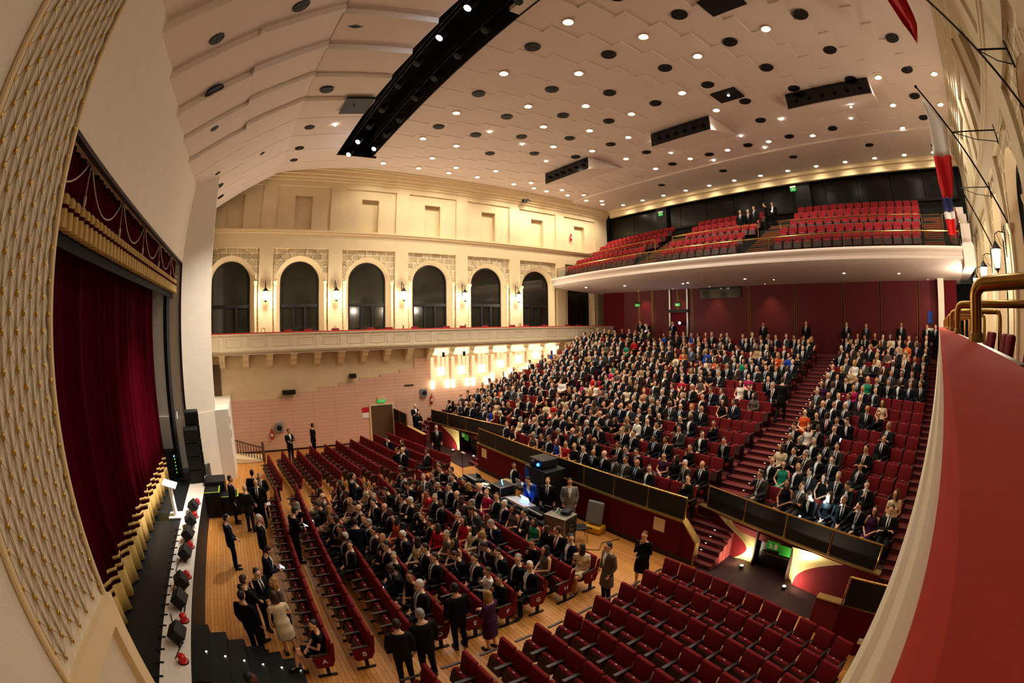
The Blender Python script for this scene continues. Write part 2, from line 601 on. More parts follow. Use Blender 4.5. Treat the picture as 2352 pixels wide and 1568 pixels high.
def gallery(side):
    fy = (lambda y: y) if side == 0 else mir
    nm = 'far' if side == 0 else 'near'
    def bx(b, x0, y0, z0, x1, y1, z1, mi=0):
        ya, yb = sorted((fy(y0), fy(y1)))
        b.box(x0, ya, z0, x1, yb, z1, mi)
    XE = 26.0
    b = MB(); bx(b, -2.1, YP + 0.05, 5.5, XE, YW + 0.2, 5.7); struct(b, 'floor_gallery_%s' % nm, M['carpet'])
    b = MB()
    bx(b, -2.1, YP, 5.7, XE, YP + 0.16, 6.5)
    for (z0, z1, dy) in ((5.42, 5.52, 0.1), (5.52, 5.62, 0.02), (5.62, 5.72, -0.06), (6.38, 6.44, -0.03), (6.44, 6.5, -0.07)):
        bx(b, -2.1, YP + dy, z0, XE, YP + 0.5, z1) if z1 < 5.75 else bx(b, -2.1, YP + dy, z0, XE, YP + 0.2, z1)
    x = -1.4
    while x < XE - 1:
        bx(b, x - 0.13, YP - 0.03, 5.72, x + 0.13, YP, 6.4)
        bx(b, x + 0.3, YP - 0.02, 5.84, x + 1.1, YP, 5.88); bx(b, x + 0.3, YP - 0.02, 6.24, x + 1.1, YP, 6.28)
        bx(b, x + 0.28, YP - 0.02, 5.84, x + 0.32, YP, 6.28); bx(b, x + 1.08, YP - 0.02, 5.84, x + 1.12, YP, 6.28)
        x += 1.366
    return b


b = gallery(0)
struct(b, 'wall_gallery_far', M['parapet'])
b = MB(); b.rbox((11.95, YP + 0.1, 6.525), (28.1, 0.26, 0.07), 0.02); struct(b, 'trim_3', M['rail_red'])
# corbels under the far gallery
x, k = -1.39, 0
cor = None
while x < 25.5:
    if cor is None:
        q = MB()
        q.prism([(YL, 5.41), (YP + 0.1, 5.41), (YP + 0.1, 5.38), (YP + 0.22, 5.3), (YP + 0.3, 5.12), (YP + 0.52, 4.98), (YP + 0.62, 4.78), (YL, 4.62)], -0.16, 0.16, 'x')
        q.prism([(YL, 5.41), (YP + 0.12, 5.41), (YP + 0.12, 5.35), (YL, 5.35)], -0.2, 0.2, 'x')
        cor = q.build('corbel', M['cream2'], smooth=False)
        o = cor
    else:
        o = cor.copy(); COL.objects.link(o)
    o.location = (x, 0, 0)
    tag(o, 'carved stone corbel under the far gallery, %s from the stage' % ORD[k], 'corbel', 'corbels under the far gallery')
    x += 1.366; k += 1

# ------------------------------------------------------------------ proscenium
for side in (0, 1):
    fy = (lambda y: y) if side == 0 else mir
    P = [(-1.7, fy(20.86)), (-3.0, fy(19.84)), (-4.6, fy(19.84)), (-4.6, fy(25.4)), (-2.1, fy(25.4))]
    B_ = [(-1.05, fy(20.93)), (-1.72, fy(20.8)), (-3.02, fy(19.78)), (-4.6, fy(19.78)), (-4.6, fy(25.4)), (-1.05, fy(25.4))]
    if side: P, B_ = P[::-1], B_[::-1]
    b = MB(); b.prism(P, 0, 13.9, 'z')
    if side == 0: b.prism(B_, 0, 3.25, 'z')
    struct(b, 'wall_proscenium_%s' % ('far' if side == 0 else 'near'), M['plaster'])
b = MB(); b.add([(-3.0, 3.0, 9.6), (-3.0, 21.2, 9.6), (-2.72, 21.2, 13.05), (-2.72, 3.0, 13.05), (-3.4, 3.0, 9.6), (-3.4, 21.2, 9.6), (-3.4, 21.2, 13.4), (-3.4, 3.0, 13.4)],
             [(0, 1, 2, 3), (4, 7, 6, 5), (0, 4, 5, 1), (3, 2, 6, 7)])
struct(b, 'wall_proscenium_header', M['plaster'])
b = MB(); b.box(-3.1, 4.4, 9.52, -2.98, 19.84, 9.6); b.box(-3.06, 19.76, 1.0, -2.98, 19.84, 9.6)
struct(b, 'trim_4', M['burgdark'])
# air grilles low on the far pier
for i, z in enumerate((2.5, 1.9)):
    b = MB()
    b.box(-1.05, 21.15, z, -1.035, 21.5, z + 0.35)
    for j in range(7): b.box(-1.035, 21.17, z + 0.03 + j * 0.045, -1.025, 21.48, z + 0.05 + j * 0.045)
    o = b.build('wall_vent', M['greycase'])
    tag(o, 'square grey air grille on white proscenium pier, %s one' % ('upper' if i == 0 else 'lower'), 'vent', 'air grilles on the pier')

# lattice of the near pier: padded field, cords, brass beads
t = empty('lattice_panel', (0, 0, 0))
tag(t, 'tall cream padded lattice panel with brass beads beside the stage', 'wall panel')
def lat(u, z, d=0.02):           # u runs from the stage edge of the pier towards the hall side
    y = 3.3 - u
    return Vector((-1.703 - 0.09 * (3.34 - y) + d, y + 0.0, z))
b = MB()
cols, pitch = 11, 0.23
zb, zt = 4.78, 13.6
nu, nz = cols * 4, 150
grid = []
for j in range(nz + 1):
    for i in range(nu + 1):
        u = 0.05 + 1.1 * i / nu
        z = zb + (zt - zb) * j / nz
        a = (u - 0.05) / 0.1
        c = z / pitch
        pil = abs(math.cos(math.pi * (a / 2 + c / 1.0)) * math.cos(math.pi * (a / 2 - c / 1.0)))
        grid.append(lat(u, z, 0.01 + 0.026 * (1 - pil) ** 0.7))
fs = [(j * (nu + 1) + i, j * (nu + 1) + i + 1, (j + 1) * (nu + 1) + i + 1, (j + 1) * (nu + 1) + i) for j in range(nz) for i in range(nu)]
b.add(grid, fs)
b.build('padded_field', M['lattice'], t, smooth=True)
b = MB(); kb = []
for i in range(cols + 1):
    u = 0.05 + 0.1 * i
    j = 0
    z = zb + 0.1 + (pitch / 2 if i % 2 else 0)
    while z < zt - 0.1:
        kb.append(lat(u, z, 0.045))
        for q2 in (-1, 1):                # paired strands bowing between the beads of one column
            if z + pitch < zt: b.tube([lat(u + 0.011 * q2 * math.sin(math.pi * q), z + pitch * q, 0.04) for q in (0, 0.25, 0.5, 0.75, 1)], 0.004, 4, cap=False)
        for (du, s) in ((0.1, 1), (0.1, -1)):
            if i < cols and zb < z + s * pitch / 2 < zt:
                for off in (0.0,):
                    pth = [lat(u + du * q, z + s * pitch / 2 * q + off + 0.008 * math.sin(math.pi * q) * s, 0.043 - 0.012 * abs(2 * q - 1) * 0) for q in (0, 0.25, 0.5, 0.75, 1)]
                    b.tube(pth, 0.0025, 4, cap=False)
        z += pitch
b.build('cord', M['cord'], t)
kb.sort(key=lambda p: (p - EYE).length)
q = MB(); q.ell((0, 0, 0), (0.018, 0.017, 0.025), 8, 6); bead_me = q.mesh('brass_bead', M['knob'], True)
for p in kb[:100]: place(bead_me, 'brass_bead', t, p)
q = MB()
for p in kb[100:]: q.ell(p, (0.013, 0.017, 0.024), 8, 6)
o = q.build('brass_beads', M['knob'], t, smooth=True); o['kind'] = 'stuff'
b = MB()                          # plain border mouldings
for u in (0.0, 1.18):
    b.tube([lat(u, zb, 0.03), lat(u, zt, 0.03)], 0.03, 8)
b.build('border_moulding', M['cream2'], t, smooth=True)
# framed panel below it
t = empty('framed_panel')
tag(t, 'cream framed panel with recessed pale field below the lattice', 'wall panel')
b = MB()
def fb(u0, z0, u1, z1, d0, d1, mi=0):
    p = [lat(u0, z0, d0), lat(u1, z0, d0), lat(u1, z1, d0), lat(u0, z1, d0), lat(u0, z0, d1), lat(u1, z0, d1), lat(u1, z1, d1), lat(u0, z1, d1)]
    b.add(p, [(0, 1, 2, 3), (4, 7, 6, 5), (0, 4, 5, 1), (1, 5, 6, 2), (2, 6, 7, 3), (3, 7, 4, 0)], mi)
fb(-0.02, 1.0, 0.16, 4.78, 0.0, 0.1); fb(1.1, 1.0, 1.26, 4.78, 0.0, 0.1); fb(0.16, 4.55, 1.1, 4.78, 0.0, 0.1); fb(0.16, 1.0, 1.1, 1.2, 0.0, 0.1)
b.build('panel_frame', M['cream2'], t)
b = MB(); fb(0.16, 1.2, 1.1, 4.55, 0.0, 0.02); b.build('panel_field', M['lattice'], t)
# lattice strip of the far pier, seen edge on
t = empty('lattice_panel')
tag(t, 'narrow glimpse of beaded lattice panel on the far pier', 'wall panel')
q = MB(); q.ell((0, 0, 0), (0.05, 0.05, 0.09), 6, 5); far_me = q.mesh('padded_stud', M['lattice'], True)
for j in range(28): place(far_me, 'padded_stud', t, (-1.715, 20.92 + 0.05 * (j % 2), 3.6 + j * 0.3))
b = MB(); b.box(-1.74, 20.87, 3.3, -1.69, 21.3, 13.3); b.build('padded_field', M['lattice'], t)

# ------------------------------------------------------------------ ceiling
# front part: three panel columns rising from the header to the lighting slot, stepped along the hall's width
def saw(y):                       # how far a panel edge hangs down, larger towards the near side
    return 0.3 if y < 10 else 0.24 if y < 14 else 0.17 if y < 17.5 else 0.015
t = MB(); t2 = MB()
colsX = [(-2.75, 13.03), (-0.6, 14.45), (1.6, 15.74), (4.55, 16.16)]
for c in range(3):
    (xa, za), (xb_, zb_) = colsX[c], colsX[c + 1]
    y = -2.6 + 0.55 * c
    L = (2.15, 2.05, 2.0)[c]
    first = True
    ys = -2.6
    while ys < 25.9:
        ye = min(y + L, 25.9)
        h = saw(ys)
        h0, h1 = h, 0.0                        # the edge towards the flag wall hangs lower
        t.add([(xa, ys, za - h0), (xb_, ys, zb_ - h0), (xb_, ye, zb_ - h1), (xa, ye, za - h1)], [(0, 3, 2, 1)])
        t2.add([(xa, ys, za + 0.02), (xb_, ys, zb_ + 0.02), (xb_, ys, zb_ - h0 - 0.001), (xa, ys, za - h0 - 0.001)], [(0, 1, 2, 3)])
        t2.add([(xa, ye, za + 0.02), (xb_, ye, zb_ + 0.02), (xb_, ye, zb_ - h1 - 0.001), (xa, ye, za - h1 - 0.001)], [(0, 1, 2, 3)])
        ys = ye; y = ye
    t.add([(xa, -2.6, za + 0.03), (xb_, -2.6, zb_ + 0.03), (xb_, 25.9, zb_ + 0.03), (xa, 25.9, za + 0.03)], [(0, 3, 2, 1)])
struct(t, 'ceiling_front', M['ceil'])
struct(t2, 'ceiling_front_steps', M['ceil_lit'])
# main part with staggered panel columns
t = MB(); t2 = MB()
x = 6.65; c = 0
while x < 23.2 - 0.01:
    xe = min(x + 1.16, 23.2)
    y = -2.6 + (-0.42 * c) % 1.75
    ys = -2.6
    amp = 0.19 * max(0.25, 1 - (x - 6.9) / 13)
    while ys < 25.9:
        ye = min(y + 1.75, 25.9) if y + 1.75 > ys else ys
        if ye > ys + 1e-3:
            h = amp * max(0.15, 1 - ys / 13.0) if ys < 12 else 0.02
            t.add([(x, ys, CZ - h), (xe, ys, CZ - h), (xe, ye, CZ), (x, ye, CZ)], [(0, 3, 2, 1)])
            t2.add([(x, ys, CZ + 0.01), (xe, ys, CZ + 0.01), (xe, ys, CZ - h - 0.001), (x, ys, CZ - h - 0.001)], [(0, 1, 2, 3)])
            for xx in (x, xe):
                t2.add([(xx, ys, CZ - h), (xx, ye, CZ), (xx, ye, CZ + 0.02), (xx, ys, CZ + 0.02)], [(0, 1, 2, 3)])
            ys = ye
        y += 1.75
    x = xe; c += 1
t.box(6.65, -2.6, CZ + 0.02, 23.2, 25.9, CZ + 0.2); t.box(6.25, -2.6, CZ - 0.1, 6.65, 9.2, CZ + 0.1)
t.box(23.2, -2.6, CZ - 0.12, 27.5, 25.9, CZ + 0.2)
for yy in np.arange(-1.5, 25, 3.2):
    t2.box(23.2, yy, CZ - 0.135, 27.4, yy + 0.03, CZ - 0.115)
struct(t, 'ceiling', M['ceil'])
struct(t2, 'ceiling_steps', M['ceil_lit'])
# lighting slot
b = MB()
b.box(4.55, -2.6, 16.17, 4.6, 23.6, 18.6); b.box(6.6, -2.6, CZ - 0.12, 6.65, 23.6, 18.6)
b.box(4.55, -2.6, 18.6, 6.9, 23.6, 18.7); b.box(4.55, 23.6, 16.2, 6.9, 23.7, 18.7); b.box(4.55, -2.7, 16.1, 6.9, -2.6, 18.7)
struct(b, 'ceiling_slot', M['dark'])
b = MB()
b.add([(4.55, 23.65, 16.16), (6.65, 23.65, CZ - .02), (6.65, 25.9, CZ - .02), (4.55, 25.9, 16.16)], [(0, 3, 2, 1)])
struct(b, 'ceiling_slot_end', M['ceil'])
# the ceiling's outer closure
b = MB(); b.box(-5, -3.6, 18.7, 28.5, 27.8, 18.9); struct(b, 'roof_slab', M['dark'])
# wedge-shaped ceiling boxes with a dark front
for i, (ya, yb_, lab) in enumerate(((17.7, 21.7, 'next to the arcade wall'), (9.45, 13.1, 'in the middle of the ceiling'), (1.35, 5.45, 'next to the flags'))):
    t = empty('ceiling_box', (17.3, ya, 15.5))
    tag(t, 'wedge-shaped ceiling box with long dark front opening, %s' % lab, 'ceiling box', 'wedge boxes on the ceiling')
    b = MB(); b.prism([(0.03, 0.02), (2.9, 0.76), (0.03, 0.76)], 0, yb_ - ya, 'y'); b.build('housing', M['ceil'], t)
    b = MB(); b.box(-0.01, 0.05, 0.06, 0.04, yb_ - ya - 0.05, 0.74)
    b.build('dark_opening', M['blackgloss'], t)
    for j in range(6):
        b = MB(); b.lathe([(0.05, 0), (0.09, 0.12), (0.09, 0.16)], (-0.015, 0.5 + j * (yb_ - ya - 1) / 5, 0.4), 10, M=Matrix.Rotation(R(-90), 3, 'Y'))
        b.build('spotlight', M['darkgrey'], t)
for i, (xa, ya, xb_, yb_, z, lab) in enumerate(((15.55, 7.05, 16.5, 8.26, CZ - 0.03, 'between ceiling lamps beyond the middle box'), (9.95, 3.7, 10.85, 5.0, CZ - 0.1, 'at the upper frame edge'), (3.3, 16.3, 4.5, 17.8, 0, 'beside the black lighting slot'))):
    t = empty('ceiling_hatch', (xa, ya, z))
    tag(t, 'dark square ceiling hatch %s' % lab, 'ceiling hatch', 'dark ceiling hatches')
    b = MB()
    if i < 2:
        b.box(0, 0, -0.06, xb_ - xa, yb_ - ya, 0.0)
    else:
        za, zb_ = [15.74 + (q - 1.6) * 0.1424 - 0.19 for q in (xa, xb_)]
        b.add([(0, 0, za), (xb_ - xa, 0, zb_), (xb_ - xa, yb_ - ya, zb_), (0, yb_ - ya, za)], [(0, 3, 2, 1)])
        b.add([(0, 0, za + .1), (xb_ - xa, 0, zb_ + .1), (xb_ - xa, 0, zb_), (0, 0, za)], [(0, 1, 2, 3)])
    b.build('panel', M['darkgrey'], t)
    b = MB(); zz = -0.08 if i < 2 else 15.78
    b.lathe([(0.05, 0), (0.06, 0.04)], (0.45, 0.55, zz), 10); b.build('small_lamp', M['lenssmall'] if i == 0 else M['darkgrey'], t)
# fascia over the balcony and dark glass behind it
b = MB()
b.box(27.35, -2.6, 15.95, 27.6, 25.9, CZ + 0.1)
b.box(27.5, -2.6, 15.55, 27.75, 25.9, 15.98)
struct(b, 'wall_fascia', M['cream2'])
b = MB(); b.box(28.2, -3, 11.5, 28.35, 26.6, 16.5); struct(b, 'wall_balcony_rear', M['black'])
t = empty('window_15'); t['kind'] = 'structure'
for yy in np.arange(-2.2, 26, 2.35):
    b = MB(); b.box(28.05, yy + 0.02, 13.9, 28.08, yy + 2.33, 15.7); b.build('glass_pane', M['blackgloss'], t)
b = MB(); b.box(28.0, -2.2, 13.75, 28.12, 26.2, 13.9); b.build('sill', M['darkgrey'], t)
for yy, lab in ((20.6, 'one near the arcade'), (8.7, 'one above the standing group')):
    b = MB(); b.box(27.75, yy - 0.5, 12, 28.15, yy + 0.5, 15.75)
    struct(b, 'column', M['black'])
# rear wall of the stalls, with brass-edged red panels
b = MB(); b.box(26.0, -1.2, 0, 26.2, 25.4, 9.6); struct(b, 'wall_rear', M['burg'])
seams = [-0.2, 1.29, 3.73, 6.11, 9.24, 12.48, 16.9, 18.1, 20.37, 21.62, 23.2]
for i in range(len(seams) - 1):
    b = MB(); b.box(25.93, seams[i] + 0.06, 4.9, 26.0, seams[i + 1] - 0.06, 9.3)
    o = b.build('trim_%d' % (20 + i), M['redwall']); o['kind'] = 'structure'
for i, s in enumerate(seams[1:-1]):
    b = MB()
    for dy in (-0.05, 0.05): b.tube([(25.92, s + dy, 4.9), (25.92, s + dy, 9.2)], 0.014, 6)
    o = b.build('trim_%d' % (40 + i), M['brassdull']); o['kind'] = 'structure'
b = MB(); b.box(25.2, -0.36, 4.6, 25.6, 0.02, 9.3); struct(b, 'pillar', M['plaster'])
b = MB(); b.box(27.4, -2.4, 9.0, 28.3, 26.6, 11.6); struct(b, 'wall_rear_upper', M['black'])
b = MB(); b.box(X1W, -3.6, -0.2, X1W + 0.9, 27.8, 5.0); struct(b, 'wall_rear_base', M['dark'])
# ================================================================== STAGE
b = MB(); b.box(-13, 3.2, 0, -2.3, 21.2, 0.985); struct(b, 'stage', M['stagefloor'])
b = MB(); b.box(-2.32, 3.2, 0, -2.25, 21.0, 0.99); struct(b, 'stage_front', M['black'])
b = MB(); b.box(-2.95, 3.2, 0.985, -2.27, 18.6, 1.005)
struct(b, 'stage_edge', M['stagewhite'])
b = MB()
for yy in np.arange(3.5, 13.2, 0.42):
    b.box(-3.06, yy, 1.005, -2.86, yy + 0.05, 1.02)
o = b.build('tape_marks', M['black']); tag(o, 'row of short black tape strips along the white stage edge', 'tape', kind='stuff')
b = MB(); b.box(-13, 0.5, 0, -12.8, 24, 13); b.box(-13, 24, 0, -4.6, 24.2, 13); b.box(-13, 0.3, 0, -4.6, 0.5, 13); b.box(-13, 0.3, 12.9, -3.3, 24.2, 13.1)
struct(b, 'wall_stage_house', M['dark'])
# main curtain
t = empty('stage_curtain', (-4.0, 0, 1.0))
tag(t, 'tall red velvet stage curtain hanging in folds with gold hem', 'curtain')
def cz(y, z):
    a = 0.13 * math.sin(y * 2 * math.pi / 0.62 + 0.5 * math.sin(y * 1.7)) + 0.04 * math.sin(y * 23.0)
    f = 1.0 - 0.35 * (z / 8.0)
    return a * f - 0.35 * math.exp(-((y - 8.9) / 0.7) ** 2) * 0
def curt(z0, z1, nz, mat, name, off=0.0):
    b = MB()
    ys = np.arange(4.4, 18.0, 0.05)
    vs = []
    for j in range(nz + 1):
        z = z0 + (z1 - z0) * j / nz
        for y in ys:
            vs.append((cz(y, z) + off, y, z))
    n = len(ys)
    b.add(vs, [(j * n + i, j * n + i + 1, (j + 1) * n + i + 1, (j + 1) * n + i) for j in range(nz) for i in range(n - 1)])
    o = b.build(name, mat, t, smooth=True)
    md = o.modifiers.new('thick', 'SOLIDIFY'); md.thickness = 0.02
    return o
curt(0.72, 9.4, 6, M['curtain'], 'velvet')
curt(0.02, 0.72, 2, M['fringe'], 'gold_hem', 0.012)
curt(0.82, 0.9, 1, M['fringe'], 'gold_band', 0.02)
curt(1.02, 1.1, 1, M['fringe'], 'gold_band', 0.02)
# valance with swagged cord and tassels
t = empty('valance', (-3.3, 0, 0))
tag(t, 'deep red pelmet with looped cords and gold tassel fringe', 'pelmet')
b = MB()
ys = np.arange(4.4, 19.8, 0.07)
vs = [(0.05 * math.sin(y * 21) + 0.02 * math.sin(y * 7), y, z) for z in (8.75, 9.75) for y in ys]
n = len(ys)
b.add(vs, [(i, i + 1, n + i + 1, n + i) for i in range(n - 1)])
o = b.build('velvet', M['curtain'], t, smooth=True); o.modifiers.new('thick', 'SOLIDIFY').thickness = 0.03
b = MB()
for i, y in enumerate(np.arange(4.55, 19.4, 0.29)):
    b.lathe([(0.06, 0.02), (0.11, 0.05), (0.085, 0.4), (0.1, 0.42), (0.1, 0.52), (0.06, 0.56)], (0.06, y, 8.27), 8)
b.build('tassel_fringe', M['fringe'], t, smooth=True)
b = MB()
for i, y in enumerate(np.arange(4.55, 19.4, 0.29)):
    b.lathe([(0.104, 0), (0.108, 0.03), (0.104, 0.06)], (0.06, y, 8.6), 8)
b.build('tassel_band', M['curtain'], t, smooth=True)
b = MB()
for y0 in np.arange(4.9, 18.5, 2.62):
    pts = [(0.1, y0 + 2.5 * q, 9.6 - 0.66 * (1 - (2 * q - 1) ** 2)) for q in np.linspace(0, 1, 14)]
    b.tube(pts, 0.016, 5)
    b.tube([(0.1, y0 - 0.06, 9.6), (0.1, y0 - 0.06, 9.0)], 0.012, 5)
    b.lathe([(0.03, -0.16), (0.035, 0), (0.012, 0.04)], (0.1, y0 - 0.06, 9.0), 6)
b.build('swag_cord', M['rope'], t, smooth=True)
b = MB(); b.box(-3.4, 4.5, 8.1, -3.36, 19.7, 8.3); b.box(-3.55, 18.3, 1.0, -3.4, 19.0, 8.4)
o = b.build('stage_masking', M['dark']); tag(o, 'black masking strip under the gold pelmet fringe', 'stage masking')
# grey side wall and gear glimpsed between curtain and pier
t = empty('stage_ladder', (-4.4, 19.1, 1.0)); tag(t, 'dim metal stage ladder between curtain edge and white pier', 'ladder')
for yy in (0.0, 0.35):
    b = MB(); b.tube([(0, yy, 0), (0, yy, 6.0)], 0.03, 6); b.build('side_rail', M['greycase'], t)
for z in np.arange(0.3, 6, 0.3):
    b = MB(); b.tube([(0, 0, z), (0, 0.35, z)], 0.02, 6); b.build('rung', M['greycase'], t)
b = MB(); b.box(-3.38, 19.3, 3.2, -3.37, 19.52, 3.5); tag(b.build('paper_notice', M['white']), 'small white paper notice in the dark beside the curtain', 'notice')
# loudspeaker stacks at the far end of the stage
for i, (x, y, n_, lab) in enumerate(((-2.62, 17.9, 4, 'nearer the lectern'), (-2.62, 18.75, 5, 'against the white pier'))):
    t = empty('loudspeaker_stack', (x, y, 1.0), R(8)); tag(t, 'tall black loudspeaker stack on stage corner, %s' % lab, 'loudspeaker', 'stage loudspeaker stacks')
    for k in range(n_):
        b = MB(); b.rbox((0, 0, 0.27 + 0.53 * k), (0.6, 0.72, 0.5), 0.02); c_ = b.build('cabinet', M['black'], t)
        b = MB(); b.box(0.3, -0.3, 0.06 + 0.53 * k, 0.312, 0.3, 0.48 + 0.53 * k); b.build('grille', M['darkgrey'], c_)
t = empty('amplifier_rack', (-3.9, 18.6, 1.0)); tag(t, 'black amplifier rack with green and blue lights behind curtain', 'rack')
b = MB(); b.rbox((0, 0, 0.55), (0.6, 0.6, 1.1), 0.02); b.build('case', M['black'], t)
mled = emat('led_green', '#7dff3a', 2)
for k in range(6):
    b = MB(); b.box(0.3, -0.2, 0.2 + 0.14 * k, 0.312, -0.15, 0.24 + 0.14 * k); b.build('green_led', mled, t)
b = MB(); b.ell((0.31, -0.28, 0.92), 0.03); b.build('blue_led', emat('led_blue', '#3a7dff', 6), t)
# lectern
t = empty('lectern', (-3.15, 14.3, 1.0)); tag(t, 'slim white lectern with slanted top on black stage', 'lectern')
b = MB(); b.rbox((0, 0, 0.03), (0.5, 0.55, 0.06), 0.015); b.build('base', M['white'], t)
b = MB(); b.rbox((0, 0, 0.55), (0.1, 0.3, 1.0), 0.02); b.build('column', M['white'], t)
b = MB(); b.rbox((0.0, 0, 1.1), (0.5, 0.62, 0.04), 0.012, Matrix.Rotation(R(18), 3, 'Y')); b.build('reading_top', M['white'], t)
b = MB(); b.tube([(0.05, 0.1, 1.1), (0.0, 0.12, 1.3), (-0.12, 0.14, 1.42)], 0.008, 5); b.build('microphone', M['black'], t)
# foot lamps and small red lamps along the edge
def footlamp(x, y, big, rz):
    t = empty('stage_floodlight' if big else 'red_lamp', (x, y, 1.005), rz)
    b = MB()
    if big:
        Mx = Matrix.Rotation(R(-35), 3, 'Y')
        b.rbox((0, 0, 0.22), (0.3, 0.42, 0.3), 0.03, Mx); h = b.build('housing', M['black'], t)
        b = MB(); b.obox(Mx @ Vector((-0.155, 0, 0)) + Vector((0, 0, 0.22)), (0.01, 0.36, 0.25), Mx); b.build('lens', M['darkgrey'], h)
        b = MB(); b.tube([(0, -0.24, 0.22), (0, -0.24, 0.02), (0, 0.24, 0.02), (0, 0.24, 0.22)], 0.012, 6); b.build('bracket', M['iron'], t)
    else:
        b.lathe([(0.11, 0), (0.11, 0.03), (0.08, 0.05), (0.09, 0.16), (0.05, 0.2)], (0, 0, 0), 12); b.build('lens', M['redgel'], t)
        b = MB(); b.lathe([(0.12, 0), (0.12, 0.025)], (0, 0, 0), 12); b.build('base', M['iron'], t)
    return t
big = [14.6, 13.4, 12.4, 11.2, 9.7, 8.9, 7.6]
for i, y in enumerate(big):
    tag(footlamp(-2.5, y, True, R(10 * math.sin(i * 2))), 'black floor floodlight on white stage edge, %s from the far end' % ORD[i], 'stage light', 'black floodlights on the stage edge')
red = [15.3, 14.1, 11.9, 10.2, 8.3, 6.9]
for i, y in enumerate(red):
    tag(footlamp(-2.42, y, False, 0), 'small red lamp on the stage edge, %s from the far end' % ORD[i], 'lamp', 'red lamps on the stage edge')
random.seed(4)
for i in range(5):
    y0 = 7.0 + 1.5 * i
    pts = [(-2.6 + 0.18 * math.sin(q * 5 + i), y0 + 1.5 * q + 0.2 * math.sin(q * 9), 1.015) for q in np.linspace(0, 1, 18)]
    b = MB(); b.tube(pts, 0.014, 5)
    tag(b.build('power_cable', M['black'], smooth=True), 'black cable snaking over white stage edge, %s from the near stair' % ORD[i], 'cable', 'cables on the stage edge')
# stair up to the stage, near side
t = empty('stage_stair', (-2.25, 6.4, 0)); tag(t, 'black carpeted stair descending from stage to wooden floor', 'stair')
for k in range(6):
    b = MB(); b.box(0.36 * k, 0, 0, 0.36 * (k + 1), 1.85 - 0.1 * k, 0.93 - 0.155 * k); s_ = b.build('step', M['stagefloor'], t)
    b = MB(); b.ell((0.36 * k + 0.3, 0.9, 0.935 - 0.155 * k), (0.02, 0.02, 0.008), 8, 4); b.build('step_light', M['lenssmall'], s_)
# black platform boxes by the far end of the stage
for i, (x, y, sx, sy, sz, tape, lab) in enumerate(((-1.85, 17.6, 0.85, 0.9, 1.15, 0, 'tallest, against the stage'), (-1.95, 16.75, 0.65, 0.75, 1.0, 1, 'with green tape edges beside the stage'), (-1.25, 16.9, 0.7, 0.8, 0.75, 1, 'with a green tape strip, second in the flight'), (-0.62, 17.0, 0.5, 0.8, 0.45, 1, 'lowest, behind the standing men'))):
    t = empty('platform_box', (x, y, 0)); tag(t, 'black stage platform block, %s' % lab, 'platform', 'black platform blocks')
    b = MB(); b.rbox((0, 0, sz / 2), (sx, sy, sz), 0.012); b.build('body', M['black'], t)
    if tape:
        b = MB(); b.box(sx / 2 - 0.05, -sy / 2, sz, sx / 2, sy / 2, sz + 0.006); b.box(-sx / 2, -sy / 2, sz, sx / 2, -sy / 2 + 0.04, sz + 0.006)
        b.build('edge_tape', M['greentape'], t)
# wooden balustrade and stair at the far corner of the floor
t = empty('balustrade', (0, 0, 0)); tag(t, 'dark wooden balustrade with turned spindles in far corner', 'balustrade')
p0, p1 = Vector((-1.0, 24.3, 1.0)), Vector((0.5, 23.3, 0.75))
b = MB(); b.tube([p0, p1], 0.045, 6); b.build('handrail', M['doorwood'], t)
b = MB(); b.tube([p0 - Vector((0, 0, .75)), p1 - Vector((0, 0, .68))], 0.04, 6); b.build('bottom_rail', M['doorwood'], t)
for k in range(10):
    q = p0.lerp(p1, (k + 0.5) / 10)
    b = MB(); b.lathe([(0.02, 0), (0.035, 0.15), (0.018, 0.3), (0.03, 0.5), (0.018, 0.7)], q - Vector((0, 0, 0.72)), 7); b.build('spindle', M['doorwood'], t, smooth=True)
b = MB(); b.lathe([(0.07, 0), (0.07, 0.95), (0.09, 1.0), (0.05, 1.08)], (p1.x, p1.y, 0), 10); b.build('newel_post', M['doorwood'], t)
b = MB()
b.prism([(-1.05, 0.02), (0.5, 0.02), (0.5, 0.1), (-1.05, 0.3)], 23.3, 24.4, 'y'); b.build('stair_base', M['lowstone'], t)
# ================================================================== TERRACE
NR = 16
def cx(i): return 11.1 + 0.78 * i                      # seat position of centre row i
def ct(i): return 0.9 + 0.262 * i                      # its floor level
def wx(i, y): return 11.2 + 0.205 * min(max(y, 0.4), 6.0) + 0.76 * i      # wing rows, y measured from the near side
def wt(i): return 1.05 + 0.26 * i
def ledge(y): return 10.14 + 0.209 * y                 # front edge of a wing
REAR = 5.1

